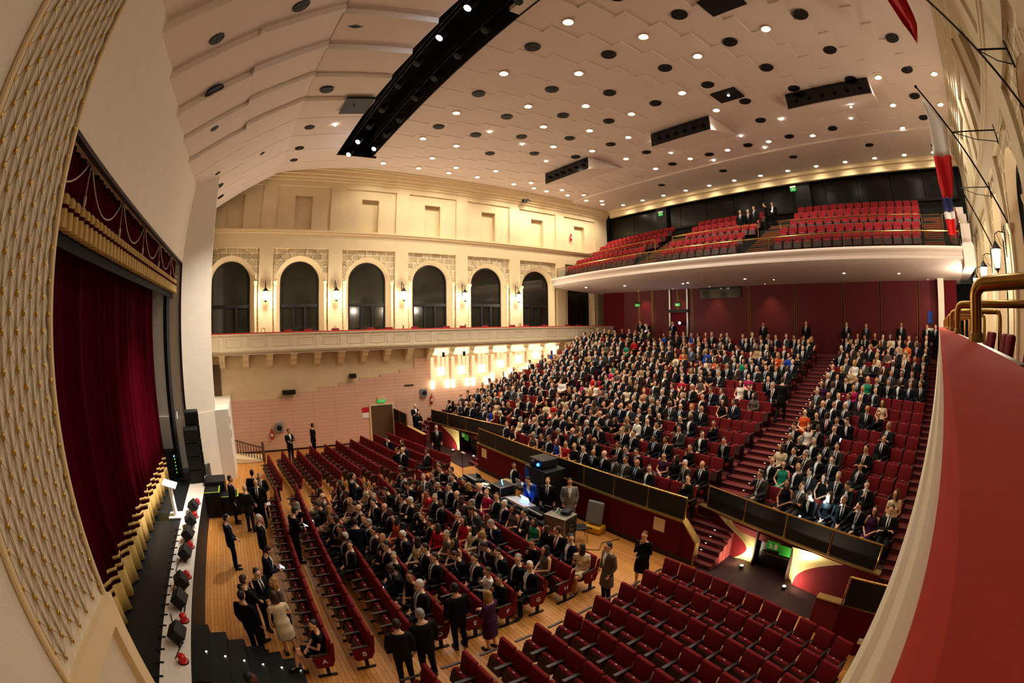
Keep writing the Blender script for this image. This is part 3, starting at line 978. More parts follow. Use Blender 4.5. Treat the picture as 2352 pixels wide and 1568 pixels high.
b = MB()
for i in range(NR):
    x0 = cx(i) - 0.47 if i else 10.15
    x1 = cx(i + 1) - 0.47 if i < NR - 1 else 24.0
    b.box(x0, 6.9, 0, x1, 17.3, ct(i))
b.box(24.0, -1.1, 0, 26.0, 25.3, REAR)
struct(b, 'floor_terrace', M['carpet'])
for side in (0, 1):
    fy = mir if side == 0 else (lambda y: y)
    b = MB()
    for i in range(NR):
        q = []
        f0 = (lambda y: wx(i, y) - 0.47) if i else (lambda y: ledge(y) + 0.1)
        f1 = (lambda y: wx(i + 1, y) - 0.47) if i < NR - 1 else (lambda y: 24.9)
        pts = [(f0(0.45), fy(0.45)), (f1(0.45), fy(0.45)), (f1(5.75), fy(5.75)), (f0(5.75), fy(5.75))]
        b.slab(pts if side else pts[::-1], max(0, wt(i) - 1.4) if i > 2 else wt(i) - 0.2, wt(i))
    struct(b, 'floor_terrace_%s' % ('far' if side == 0 else 'near'), M['carpet'])
    # aisle between centre and wing
    t = empty('stair_aisle_%s' % ('far' if side == 0 else 'near')); t['kind'] = 'structure'
    b = MB(); nb = MB(); lb = MB()
    def step(xa, xb_, z, ya, yb_, light=True):
        ya, yb_ = sorted((fy(ya), fy(yb_)))
        b.box(xa, ya, 0, xb_ + 0.02, yb_, z)
        nb.box(xa - 0.012, ya + 0.01, z - 0.03, xa + 0.03, yb_ - 0.01, z + 0.006)
        if light:
            yy = fy(6.0) if side else fy(6.0)
            lb.ell((xa - 0.005, yy, z - 0.07), (0.01, 0.04, 0.014), 8, 4)
    n = 9
    for j in range(n):
        step(10.1 + 0.222 * j, 10.1 + 0.222 * (j + 1), 1.18 * (j + 1) / n, 5.36 if j < 6 else 5.62, 6.92 if j > 1 else 6.35, j % 1 == 0)
    x, z = 12.1, 1.18
    while x < 24.0:
        z = min(z + 0.1315, REAR)
        step(x, x + 0.386, z, 5.72, 6.92)
        x += 0.386
    b.build('steps', M['carpet'], t); nb.build('nosing', M['burgdark'], t); lb.build('step_light', M['steplight'], t)
    # stair along the side wall
    t = empty('stair_side_%s' % ('far' if side == 0 else 'near')); t['kind'] = 'structure'
    b = MB(); nb = MB(); lb = MB()
    x, z = 9.3, 0.0
    while x < 24.0:
        z = min(z + (0.16 if x < 10.9 else 0.1305), REAR)
        ya, yb_ = sorted((fy(-1.05), fy(0.45)))
        st_ = 0.24 if x < 10.9 else 0.385
        b.box(x, ya, 0, x + st_ + 0.02, yb_, z)
        nb.box(x - 0.012, ya, z - 0.03, x + 0.03, yb_, z + 0.006)
        lb.ell((x - 0.005, fy(-0.1), z - 0.06), (0.012, 0.05, 0.018), 8, 4)
        x += st_
    b.build('steps', M['carpet'], t); nb.build('nosing', M['burgdark'], t); lb.build('step_light', M['steplight'], t)

# front wall of the centre block and its brass rail
t = empty('wall_terrace_front'); t['kind'] = 'structure'
b = MB(); b.box(10.05, 6.45, 0.16, 10.17, 17.8, 1.3)
b.prism([(10.05, 0), (10.17, 0), (10.17, 1.3), (10.05, 1.3)], 6.44, 6.46, 'y')
b.add([(10.05, 6.45, 0), (10.05, 5.94, 0), (10.05, 5.94, 0.75), (10.05, 6.45, 1.3), (10.17, 6.45, 0), (10.17, 5.94, 0), (10.17, 5.94, 0.75), (10.17, 6.45, 1.3)], [(0, 1, 2, 3), (4, 7, 6, 5), (1, 5, 6, 2), (2, 6, 7, 3)])
b.build('fabric_panel', M['burg'], t)
b = MB(); b.box(10.03, 5.94, 0, 10.17, 17.8, 0.16); b.build('skirting', M['burgdark'], t)
b = MB()
for yy in (9.0, 11.6, 14.6): b.box(10.045, yy, 0.16, 10.052, yy + 0.012, 1.28)
b.build('seam', M['burgdark'], t)
b = MB(); b.box(10.0, 6.45, 1.28, 10.24, 17.8, 1.33)
b.add([(10.0, 6.45, 1.28), (10.24, 6.45, 1.28), (10.24, 5.92, 0.73), (10.0, 5.92, 0.73), (10.0, 6.45, 1.33), (10.24, 6.45, 1.33), (10.24, 5.9, 0.78), (10.0, 5.9, 0.78)], [(0, 1, 2, 3), (4, 7, 6, 5), (0, 4, 5, 1), (2, 6, 7, 3), (1, 5, 6, 2), (0, 3, 7, 4)])
b.box(10.0, 5.9, 0, 10.2, 5.94, 0.76)
b.build('brass_ledge', M['brassdull'], t)


def rail(name, pts, zl, zt, lab, nb_):
    """brass guard rail: posts and tube along a straight line with black infill panels"""
    t = empty(name)
    tag(t, lab, 'railing')
    a, c = Vector((*pts[0], 0)), Vector((*pts[1], 0))
    zl2, zt2 = Vector((0, 0, zl)), Vector((0, 0, zt))
    b = MB(); b.tube([a + zl2, a + zt2 - Vector((0, 0, .03)), a + zt2, a.lerp(c, 0.01) + zt2, c.lerp(a, 0.01) + zt2, c + zt2, c + zt2 - Vector((0, 0, .03)), c + zl2], 0.026, 8)
    b.build('top_rail', M['brass'], t, smooth=True)
    for i in range(nb_ + 1):
        p = a.lerp(c, i / nb_)
        b = MB(); b.tube([p + zl2, p + zt2], 0.022, 8); b.build('post', M['brass'], t, smooth=True)
    dr = (c - a).normalized()
    nn = Vector((-dr.y, dr.x, 0)) * 0.012
    for i in range(nb_):
        p, q = a.lerp(c, i / nb_) + dr * 0.04, a.lerp(c, (i + 1) / nb_) - dr * 0.04
        b = MB()
        b.add([p - nn + zl2, q - nn + zl2, q - nn + zt2 * 0.97 + zl2 * 0.03, p - nn + zt2 * 0.97 + zl2 * 0.03, p + nn + zl2, q + nn + zl2, q + nn + zt2 * 0.97 + zl2 * 0.03, p + nn + zt2 * 0.97 + zl2 * 0.03],
              [(0, 1, 2, 3), (4, 7, 6, 5), (3, 2, 6, 7), (0, 4, 5, 1), (0, 3, 7, 4), (1, 5, 6, 2)])
        b.build('infill_panel', M['black'], t)
    return t


rail('guard_rail', ((10.12, 6.46), (10.12, 17.78)), 1.33, 2.0, 'long brass rail with black panels along the central terrace front', 8)
rail('guard_rail', ((ledge(6.6) + 0.05, 6.6), (ledge(0.62) + 0.05, 0.62)), 1.22, 1.92, 'brass rail with black panels above the nearer glowing doorway', 4)
rail('guard_rail', ((ledge(6.6) + 0.05, mir(6.6)), (ledge(0.62) + 0.05, mir(0.62))), 1.22, 1.92, 'brass rail with black panels above the far doorway by the arcade wall', 4)
rail('guard_rail', ((8.62, 1.02), (8.55, -0.98)), 1.22, 1.9, 'short brass rail with two black panels at the near side wall', 2)
rail('guard_rail', ((8.62, mir(1.02)), (8.55, mir(-0.98))), 1.22, 1.9, 'short brass rail with two black panels beside the brown door', 2)

for side in (0, 1):
    fy = mir if side == 0 else (lambda y: y)
    nm = 'far' if side == 0 else 'near'
    t = empty('wall_doorway_%s' % nm); t['kind'] = 'structure'
    # fabric front pierced by a tulip-shaped opening
    yl = lambda z: 5.2 - 0.55 * math.sin(math.pi * min(z, 0.95) / 1.0) * 0.8 + max(0, (z - 0.45)) ** 1.5 * 1.6
    yr = lambda z: 2.95 - 0.1 * z - max(0, (z - 0.2)) ** 1.9 * 1.45
    N = 12
    zs = [1.14 * j / N for j in range(N + 1)]
    def mk(pts): return [(p[0], fy(p[1]), p[2]) for p in pts]
    b = MB()
    for j in range(N):
        z0, z1 = zs[j], zs[j + 1]
        for (ya, yb_) in ((lambda z: 6.9, yl), (yr, lambda z: 0.45)):
            b.add(mk([(ledge(ya(z0)), ya(z0), z0), (ledge(yb_(z0)), yb_(z0), z0), (ledge(yb_(z1)), yb_(z1), z1), (ledge(ya(z1)), ya(z1), z1)]), [(0, 1, 2, 3)])
    b.add(mk([(ledge(6.9), 6.9, 1.14), (ledge(.45), .45, 1.14), (ledge(.45), .45, 1.2), (ledge(6.9), 6.9, 1.2)]), [(0, 1, 2, 3)])
    b.build('fabric_front', M['burg'], t)
    for s_, fn, yi, ins in ((0, yl, 4.5, -0.02), (1, yr, 3.2, 0.26)):
        b = MB()
        vs = []
        K = 8
        for j in range(N + 1):
            y0 = fn(zs[j])
            for k in range(K + 1):
                q = k / K
                xx = ledge(y0) + (ins * q) + 0.06 * math.sin(math.pi * q)
                yy = y0 + (yi - y0) * q
                vs.append((xx, fy(yy), zs[j]))
        b.add(vs, [(j * (K + 1) + k, j * (K + 1) + k + 1, (j + 1) * (K + 1) + k + 1, (j + 1) * (K + 1) + k) for j in range(N) for k in range(K)])
        b.build('gold_cheek', M['gold'], t, smooth=True)
    b = MB()
    b.add(mk([(ledge(.45) + .02, .45, 1.15), (ledge(6.9) + .02, 6.9, 1.15), (13.5, 6.9, 1.15), (13.5, .45, 1.15)]), [(0, 1, 2, 3)])
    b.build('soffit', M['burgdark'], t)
    b = MB()
    ya, yb_ = sorted((fy(4.5), fy(3.2)))
    b.box(11.3, ya - .1, 0, 11.36, yb_ + .1, 1.15)
    b.build('door_leaf', M['doordark'], t)
    b = MB(); b.tube([(11.24, ya + 0.15, 0.45), (11.24, yb_ - 0.15, 0.45)], 0.015, 6); b.build('push_bar', M['brassdull'], t)
    b = MB()
    for (xq, yq) in ((10.75, 3.2), (11.1, 4.5)): b.box(xq, fy(yq) - 0.02, 0, 11.3, fy(yq) + 0.02, 1.15)
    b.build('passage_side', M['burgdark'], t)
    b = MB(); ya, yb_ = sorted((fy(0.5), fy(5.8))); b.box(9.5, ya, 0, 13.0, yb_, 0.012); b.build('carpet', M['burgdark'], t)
    b = MB()
    b.add(mk([(ledge(6.9) - .06, 6.9, 1.2), (ledge(.45) - .06, .45, 1.2), (ledge(.45) + .16, .45, 1.2), (ledge(6.9) + .16, 6.9, 1.2),
              (ledge(6.9) - .06, 6.9, 1.24), (ledge(.45) - .06, .45, 1.24), (ledge(.45) + .16, .45, 1.24), (ledge(6.9) + .16, 6.9, 1.24)]), [(0, 1, 2, 3), (4, 7, 6, 5), (0, 4, 5, 1), (2, 6, 7, 3), (1, 5, 6, 2), (0, 3, 7, 4)])
    b.build('brass_ledge', M['brassdull'], t)
    # uplights at the foot of the cheeks
    for s_, (x, y) in enumerate(((10.78, 4.66), (10.42, 3.06))):
        u = empty('floor_uplight', (x, fy(y), 0.02))
        tag(u, 'bright floor uplight against the gold cheek of the %s doorway, %s side' % ('nearer' if side else 'far', 'centre stair' if s_ == 0 else 'side wall'), 'uplight', 'doorway uplights')
        b = MB(); b.lathe([(0.06, 0), (0.07, 0.08), (0.055, 0.09)], (0, 0, 0), 12); b.build('housing', M['darkgrey'], u)
        b = MB(); b.lathe([(0.05, 0.09), (0.04, 0.1)], (0, 0, 0), 12); b.build('lens', M['lens'], u)
        lamp('SPOT', (-0.05, 0, 0.14), 70 if side else 35, (1, 0.87, 0.6), u, 0.04, target=(0.35, (0.45 if (s_ == 0) == (side == 1) else -0.45), 0.5), spot=150)
    e = empty('exit_sign', (ledge(3.7) - 0.02, fy(3.62), 0.93))
    e.scale = (0.8, 0.8, 0.8)
    tag(e, 'green exit sign hanging over the %s glowing doorway' % ('nearer' if side else 'far'), 'exit sign')
    b = MB(); b.obox((0, 0.28, 0), (0.03, 0.52, 0.3)); b.build('pictogram_side', M['greensign'], e)
    b = MB(); b.obox((-0.08, -0.28, -0.04), (0.03, 0.52, 0.36)); b.build('bright_side', M['greensign'], e)
    b = MB(); b.tube([(0, 0.1, 0.15), (0, 0.1, 0.26)], 0.012, 6); b.build('hanger', M['brassdull'], e)
    b = MB()                      # running figure
    b.ell((-0.018, 0.4, 0.07), (0.004, 0.03, 0.03), 8, 5); b.tube([(-0.018, 0.39, 0.04), (-0.018, 0.36, -0.04), (-0.018, 0.43, -0.1)], 0.014, 5); b.tube([(-0.018, 0.36, -0.04), (-0.018, 0.28, -0.09)], 0.014, 5); b.tube([(-0.018, 0.44, 0.0), (-0.018, 0.38, 0.03), (-0.018, 0.31, 0.0)], 0.01, 5)
    b.obox((-0.018, 0.16, -0.01), (0.004, 0.12, 0.2))
    b.build('running_figure', M['white'], e)
    # low wall box by the side wall
    t = empty('wall_side_box_%s' % nm); t['kind'] = 'structure'
    b = MB()
    pts = mk([(8.55, -1.05, 0), (8.66, 1.02, 0), (9.3, 1.8, 0)])
    top = [1.2, 1.2, 0.8]
    up = [(p[0], p[1], z) for p, z in zip(pts, top)]
    b.add(pts + up, [(0, 1, 4, 3), (1, 2, 5, 4)])
    b.add([(p[0] + 0.12, p[1], p[2]) for p in pts + up], [(0, 3, 4, 1), (1, 4, 5, 2)])
    b.build('fabric_panel', M['burg'], t)
    b = MB()
    for (p, q) in ((0, 1), (1, 2)):
        a_, c_ = Vector(up[p]), Vector(up[q])
        d_ = Vector((0.1, 0, 0))
        b.add([a_ - d_ * .5, c_ - d_ * .5, c_ + d_ * 1.6, a_ + d_ * 1.6] + [v + Vector((0, 0, .035)) for v in (a_ - d_ * .5, c_ - d_ * .5, c_ + d_ * 1.6, a_ + d_ * 1.6)], [(0, 1, 2, 3), (4, 7, 6, 5), (0, 4, 5, 1), (2, 6, 7, 3), (1, 5, 6, 2), (0, 3, 7, 4)])
    b.build('brass_ledge', M['brassdull'], t)
for (p, lab) in (((10.04, 7.3, 0.95), 'pale square notice on the burgundy wall by the nearer stair'), ((10.04, 17.2, 0.95), 'pale square notice on the burgundy wall by the far stair')):
    b = MB(); b.obox((0, 0, 0), (0.012, 0.42, 0.42)); tag(b.build('notice', M['white'] if 0 else M['lowstone'], loc=p), lab, 'notice')
b = MB(); b.obox((0, 0, 0), (0.02, 0.15, 0.15)); b.obox((-0.012, 0, 0), (0.01, 0.1, 0.1)); tag(b.build('wall_socket', M['white'], loc=(8.58, 0.2, 0.45)), 'small pale wall socket on burgundy panel behind the nearer seats', 'socket')

# ================================================================== BALCONY
def bf(y): return 19.9 + 1.6 * ((y - YC) / 14.2) ** 2     # front edge in plan
prof = [(0.0, 10.1), (-0.1, 10.06), (-0.14, 9.98), (-0.1, 9.9), (0.02, 9.86), (0.03, 9.72), (-0.05, 9.66), (-0.06, 9.56), (0.06, 9.48), (0.5, 9.36), (1.4, 9.28), (4.0, 9.12), (8.0, 9.0), (8.0, 10.0), (0.4, 10.05)]
b = MB()
NY = 28
rings = []
for j in range(NY + 1):
    y = -1.5 + (26.3 + 1.5) * j / NY
    rings.append([(min(bf(y) + p[0], 27.4), y, p[1]) for p in prof])
b.loft(rings)
struct(b, 'balcony_slab', M['ceil'], smooth=True)
# stepped side box against the near wall
b = MB()
b.prism([(20.9, 9.2), (27.4, 9.2), (27.4, 12.6), (25.0, 12.6), (25.0, 11.9), (23.4, 11.9), (23.4, 11.2), (22.1, 11.2), (22.1, 10.4), (21.2, 10.1)], -2.1, -1.5, 'y')
struct(b, 'wall_balcony_side', M['ceil'])
BR = [(21.0, 10.06), (21.9, 10.63), (23.7, 11.45), (24.55, 11.98), (25.4, 12.5)]     # seat position at the centre and floor level
b = MB()
for k, (xs, z) in enumerate(BR):
    x1 = BR[k + 1][0] - 0.48 if k < 4 else 27.6
    for j in range(NY):
        ya, yb_ = -1.5 + 27.8 * j / NY, -1.5 + 27.8 * (j + 1) / NY
        oa, ob = bf(ya) - 19.9, bf(yb_) - 19.9
        xa = xs - 0.48
        b.prism([(xa + oa, ya), (min(27.9, x1 + oa), ya), (min(27.9, x1 + ob), yb_), (xa + ob, yb_)], 9.9, z, 'z')
struct(b, 'floor_balcony', M['black'])
AIS = [(-0.6, 0.55), (8.9, 10.2), (16.4, 17.8)]            # balcony aisles in Y
for i, (ya, yb_) in enumerate(AIS):
    t = empty('stair_balcony_%d' % (i + 1)); t['kind'] = 'structure'
    b = MB(); nb = MB()
    o_ = bf((ya + yb_) / 2) - 19.9
    x, z = 20.6 + o_, 10.0
    while x < 26.6:
        z += 0.165
        b.box(x, ya, 9.9, x + 0.32, yb_, min(z, 12.9)); nb.box(x - .01, ya, min(z, 12.9) - .02, x + .035, yb_, min(z, 12.9) + .008)
        x += 0.32
    b.build('steps', M['carpet'], t); nb.build('nosing', M['brassdull'], t)
# glass front with brass rail
t = empty('balcony_balustrade'); tag(t, 'curved glass balustrade with brass handrail along the balcony front', 'railing')
b = MB(); ptsr = [(bf(y) + 0.28, y, 10.1) for y in np.linspace(-1.4, 26.2, 30)]
vs = [(p[0], p[1], z) for z in (10.1, 10.66) for p in ptsr]; n = len(ptsr)
b.add(vs, [(i, i + 1, n + i + 1, n + i) for i in range(n - 1)])
mg = pm('balustrade_glass', '#2a2a26', 0.05); mg.node_tree.nodes['Principled BSDF'].inputs['Alpha'].default_value = 0.22
o = b.build('glass', mg, t); o.modifiers.new('thick', 'SOLIDIFY').thickness = 0.02
b = MB(); b.tube([(p[0], p[1], 10.78) for p in ptsr], 0.03, 8); b.build('handrail', M['brass'], t, smooth=True)
for y in np.linspace(-1.2, 26, 15):
    b = MB(); b.tube([(bf(y) + 0.3, y, 10.05), (bf(y) + 0.3, y, 10.78)], 0.018, 6); b.build('post', M['brassdull'], t)
# inner brass rails in front of the third row
segs = [(-1.3, -0.65), (0.6, 8.85), (10.25, 16.35), (17.85, 25.9)]
labs = ['beside the near wall', 'in the block next to the flags', 'in the middle block', 'in the block next to the arcade wall']
for (ya, yb_), lab in zip(segs, labs):
    t = empty('balcony_rail'); tag(t, 'brass rail across the balcony seats %s' % lab, 'railing', 'brass rails inside the balcony')
    pts_ = [(22.95 + bf(y) - 19.9, y, 12.1) for y in np.linspace(ya, yb_, 10)]
    b = MB(); b.tube([(pts_[0][0], ya, 11.2)] + pts_ + [(pts_[-1][0], yb_, 11.2)], 0.025, 7); b.build('top_rail', M['brass'], t, smooth=True)
    for y in np.arange(ya + 1.0, yb_, 2.0):
        b = MB(); b.tube([(22.95 + bf(y) - 19.9, y, 11.1), (22.95 + bf(y) - 19.9, y, 12.1)], 0.018, 6); b.build('post', M['brassdull'], t)
# end caps: two dark stair screens near the side box
for i, (x, z) in enumerate(((21.6, 10.2), (22.9, 11.0))):
    t = empty('stair_screen', (x, -1.52, z)); tag(t, 'dark glass stair screen with brass cap on balcony side, %s one' % ('lower' if i == 0 else 'upper'), 'screen', 'balcony stair screens')
    b = MB(); b.prism([(0, 0), (1.1, 0.45), (1.1, 1.4), (0, 0.95)], 0, 0.04, 'y'); b.build('glass', M['glassdark'], t)
    b = MB(); b.tube([(0, 0.02, 0.97), (1.1, 0.02, 1.42)], 0.03, 6); b.build('handrail', M['brass'], t)
# ================================================================== GALLERY ON THE CAMERA'S SIDE
ZR = 6.71
b = MB()
b.box(-6, -0.27, 5.7, 26, -0.012, ZR - 0.02)
b.prism([(-0.27, 5.4), (0.0, 5.4), (0.03, 5.46), (0.03, 5.56), (0.0, 5.62), (0.012, 5.7), (-0.012, 5.76), (-0.27, 5.76)], -6, 26, 'x')
b.prism([(-0.2, 6.5), (-0.004, 6.52), (0.0, 6.57), (-0.006, 6.63), (-0.2, 6.66)], -6, 26, 'x')
struct(b, 'wall_gallery_near', M['parapet'])
b = MB(); b.rbox((10, -0.152, ZR - 0.04), (32, 0.272, 0.08), 0.012)
struct(b, 'trim_gallery_rail', M['rail_red'])
b = MB(); b.box(-6, -2.7, 5.4, 26, -0.2, 5.75); struct(b, 'floor_gallery_near', M['carpet'])
b = MB(); b.box(3.2, -0.75, 6.45, 26, -0.3, 6.58); struct(b, 'trim_gallery_shelf', M['doorwood'])
for k in range(7):
    t = empty('brass_guard_loop', (3.1 + 3.1 * k, -0.29, ZR - 0.005))
    tag(t, 'bent brass guard rail on red gallery ledge, %s along it' % ('first and largest' if k == 0 else ORD[k]), 'railing', 'brass loops on the gallery rail')
    pts = [(0, 0, 0), (0, 0, 0.27)]
    for q in (0.25, 0.5, 0.75, 1.0):
        a = q * math.pi / 2
        pts.append((-0.04 * q, -0.075 * (1 - math.cos(a)) - 0.0, 0.27 + 0.075 * math.sin(a)))
    pts += [(-0.2, -0.35, 0.35), (-0.36, -0.7, 0.35), (-0.5, -1.0, 0.35), (-0.53, -1.06, 0.33), (-0.54, -1.08, 0.27), (-0.54, -1.08, -0.9)]
    b = MB(); b.tube(pts, 0.047, 14); b.build('tube', M['brass'], t, smooth=True)
    b = MB(); b.lathe([(0.058, 0), (0.058, 0.05), (0.05, 0.06)], (0, 0, 0.003), 14); b.build('collar', M['brassdull'], t, smooth=True)
# loops seen end on along the far gallery
for k in range(6):
    t = empty('brass_guard_loop', (0.9 + 4.1 * k, YP + 0.24, 6.56))
    tag(t, 'small brass guard loop on the far gallery rail, %s from the stage' % ORD[k], 'railing', 'brass loops on the far gallery rail')
    b = MB(); b.tube([(0, 0, 0), (0, 0, 0.17), (0.01, 0.03, 0.2), (0.2, 0.45, 0.2), (0.22, 0.48, 0.17), (0.22, 0.5, -0.85)], 0.02, 6); b.build('tube', M['brass'], t, smooth=True)

# ================================================================== WALL LANTERNS
def lantern(x, yw, z, s, lab, power):
    t = empty('wall_lantern', (x, yw, z)); t.scale = (1, s, 1)
    tag(t, lab, 'wall lamp', 'iron lanterns on the walls')
    b = MB(); b.tube([(0, 0, 0.95), (0, -0.25, 0.99), (0, -0.4, 0.92), (0, -0.42, 0.72)], 0.016, 6); b.tube([(0, 0, 0.5), (0, -0.2, 0.62), (0, -0.34, 0.93)], 0.01, 5)
    b.tube([(0, -0.03, 0.3), (0, -0.03, 1.15)], 0.02, 6); b.build('bracket', M['iron'], t, smooth=True)
    b = MB()
    for k in range(6):
        a = math.pi * k / 3
        b.tube([(0.11 * math.cos(a), -0.42 + 0.11 * math.sin(a), 0.0), (0.19 * math.cos(a), -0.42 + 0.19 * math.sin(a), 0.5)], 0.011, 5)
    b.lathe([(0.2, 0.5), (0.2, 0.52), (0.1, 0.62), (0.06, 0.68), (0.02, 0.74)], (0, -0.42, 0), 6)
    b.lathe([(0.02, -0.12), (0.04, -0.07), (0.12, -0.02), (0.12, 0.0)], (0, -0.42, 0), 6)
    b.build('frame', M['iron'], t)
    b = MB(); b.lathe([(0.1, 0.01), (0.18, 0.49)], (0, -0.42, 0), 6); b.build('glass', M['lanternglass'], t)
    lamp('POINT', (0, -0.42, -0.3) if False else (0, -0.68, 0.25), power, (1, 0.87, 0.68), t, 0.12)
for k in range(5):
    lantern(XC[1] - 2.12 + 4.24 * k, YW, 8.3, 1, 'lit iron lantern on the arcade wall, %s from the stage' % ORD[k], P_LANTERN)
for k in range(6):
    x = 1.21 + 4.24 * k
    if k < 3: continue
    lantern(x, -2.6, 8.35, -1, 'lit iron lantern on the wall behind the brass rail, %s' % ['by the stage', '', 'out of the frame', 'first before the balcony', 'second before the balcony', 'third, by the balcony'][k], P_LANTERN * 1.1)

# ================================================================== GLOWING LAMP CLUSTERS UNDER THE FAR GALLERY
for k, x in enumerate((11.6, 13.0, 14.43, 15.86, 17.29, 18.75, 20.2)):
    up = max(0, k - 2) * 0.22
    t = empty('tube_lamp', (x, YL - 0.34, 3.7 + up))
    tag(t, 'cluster of glowing glass tubes under the far gallery, %s from the stage' % ORD[k], 'lamp', 'tube lamp clusters')
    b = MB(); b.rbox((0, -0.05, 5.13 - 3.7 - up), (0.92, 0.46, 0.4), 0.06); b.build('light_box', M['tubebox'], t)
    for i, (dx, zb_, zt) in enumerate(((-0.14, 0, 1.28), (0.14, 0, 1.28), (-0.5, -0.82, 1.1), (0.5, -0.82, 1.1))):
        zt2 = max(zb_ + 0.9, zt - up * 0.9)
        f = MB(); f.lathe([(0.09, zb_), (0.1, zb_ + 0.03), (0.1, zb_ + 0.5)], (dx, 0.1 if i > 1 else -0.08, 0), 12); g_ = f.build('glass_tube', M['tubelow'], t, smooth=True)
        f = MB(); f.lathe([(0.099, zb_ + 0.5), (0.099, zt2)], (dx, 0.1 if i > 1 else -0.08, 0), 12); f.build('upper_glass', M['tubeup'], g_, smooth=True)
    if k < 2:
        b = MB(); b.rbox((0.02, -0.36, 1.22), (0.14, 0.1, 0.28), 0.015)
        tag(b.build('small_speaker', M['black'], loc=(x, YL - 0.38, 3.75)), 'small black speaker in front of the %s glowing lamp cluster' % ORD[k], 'speaker', 'small speakers at the lamps')
    lamp('POINT', (0, -0.3, -0.1), P_TUBE, (1, 0.8, 0.5), t, 0.3)

# ================================================================== CEILING LAMPS AND VENTS
big = [(8.05, 8.63), (10.41, 7.57), (12.42, 3.87), (8.32, 12.68), (10.59, 11.01), (12.63, 6.9), (14.68, 9.14), (10.79, 14.53), (12.74, 12.97), (14.84, 12.16), (17.02, 8.87), (8.43, 16.72), (12.7, 15.92), (14.77, 14.88), (16.84, 14.17), (8.3, 20.13), (10.31, 20.33), (14.76, 17.7), (16.83, 16.86), (19.15, 16.43), (11.94, 23.48), (9.94, 22.58), (14.39, 22.89), (21.77, 11.03), (21.67, 13.58), (21.77, 16.29), (21.86, 8.41), (22.21, 5.84), (17.42, 0.86), (17.76, -1.85), (20.18, 0.69), (20.68, -1.9), (22.96, 0.61), (23.4, -1.9), (8.2, 4.6), (8.2, 0.7), (19.4, 11.2), (19.4, 20.5)]
b = MB(); b.lathe([(0.1, 0.05), (0.13, 0.0), (0.17, -0.02), (0.17, 0.03)], (0, 0, 0), 16); ring_me = b.mesh('trim_ring', M['cream2'], True)
b = MB(); b.lathe([(0.11, 0.0), (0.09, -0.035), (0.04, -0.05)], (0, 0, 0), 14); lens_me = b.mesh('lens', M['lens'], True)
b = MB(); b.lathe([(0.06, 0.0), (0.05, -0.03)], (0, 0, 0), 10); slens_me = b.mesh('lens', M['lenssmall'], True)
def czl(x, y): return CZ - 0.13 if x > 23.2 else CZ - 0.13 * max(0.25, 1 - (x - 6.9) / 13) * max(0.15, 1 - max(y, 0) / 13.0) * 1.4 - 0.03
NC = ['beside the black slot', 'in the second lamp line', 'in the third lamp line', 'in the fourth lamp line', 'in the fifth lamp line', 'in the sixth lamp line', 'by the balcony']
for i, (x, y) in enumerate(big):
    t = empty('ceiling_downlight', (x, y, czl(x, y)))
    ln = min(6, int((x - 7.2) / 2.15))
    nth = sorted(yy for (xx, yy) in big if min(6, int((xx - 7.2) / 2.15)) == ln).index(y)
    tag(t, 'bright round ceiling downlight %s, %s counting from the flag wall' % (NC[ln], ORD[nth]), 'ceiling light', 'round ceiling downlights')
    place(ring_me, 'trim_ring', t); place(lens_me, 'lens', t)
    lamp('SPOT', (0, 0, -0.12), P_DOWN, (1, 0.9, 0.77), t, 0.12, target=(0, 0, -5), spot=140, blend=0.85)
# small row of lamps by the fascia and along the far cornice
k = 0
for y in np.arange(-1.0, 25.5, 2.05):
    t = empty('ceiling_downlight', (26.75, y, CZ - 0.135)); k += 1
    tag(t, 'small downlight washing the fascia over the balcony, %s from the flag wall' % ORD[k - 1], 'ceiling light', 'fascia downlights')
    place(ring_me, 'trim_ring', t); place(lens_me, 'lens', t)
    lamp('SPOT', (0, 0, -0.1), P_WASH * 0.45, (1, 0.84, 0.6), t, 0.06, target=(0.35, 0, -1), spot=120, blend=0.7)
k = 0
for x, y in ((7.6, 24.4), (9.9, 24.5), (12.0, 24.6), (14.0, 24.5), (16.9, 24.6), (17.7, 23.7), (18.6, 24.6), (19.8, 24.7), (20.5, 23.8), (21.7, 24.6), (22.6, 23.8), (23.6, 24.6), (24.6, 23.9), (25.4, 24.6)):
    t = empty('ceiling_downlight', (x, y, CZ - 0.05 if x < 23.2 else CZ - 0.135)); k += 1
    tag(t, 'downlight close to the arcade cornice, %s from the stage' % ORD[k - 1], 'ceiling light', 'cornice downlights')
    place(ring_me, 'trim_ring', t); place(lens_me, 'lens', t)
    lamp('SPOT', (0, 0, -0.1), P_WASH * (3.2 if y > 24.2 else 1.2) * (0.75 if x < 15 else 1), (1, 0.87, 0.68), t, 0.08, target=(0, 0.25, -1), spot=125, blend=0.8)
for i, (x, y, z) in enumerate(((3.5, 19.3, 15.98), (10.9, 17.9, CZ), (13.2, 18.4, CZ), (15.9, 19.8, CZ), (18.2, 13.6, CZ), (18.6, 20.0, CZ), (20.2, 13.9, CZ), (20.4, 9.4, CZ), (19.6, 6.6, CZ), (21.0, 3.2, CZ), (18.7, 2.7, CZ - .5), (22.8, 12.6, CZ), (22.6, 9.0, CZ))):
    t = empty('ceiling_downlight', (x, y, z - 0.04))
    tag(t, 'tiny ceiling spotlight between the larger lamps, %s from the stage' % ORD[i], 'ceiling light', 'tiny ceiling spotlights')
    place(slens_me, 'lens', t)
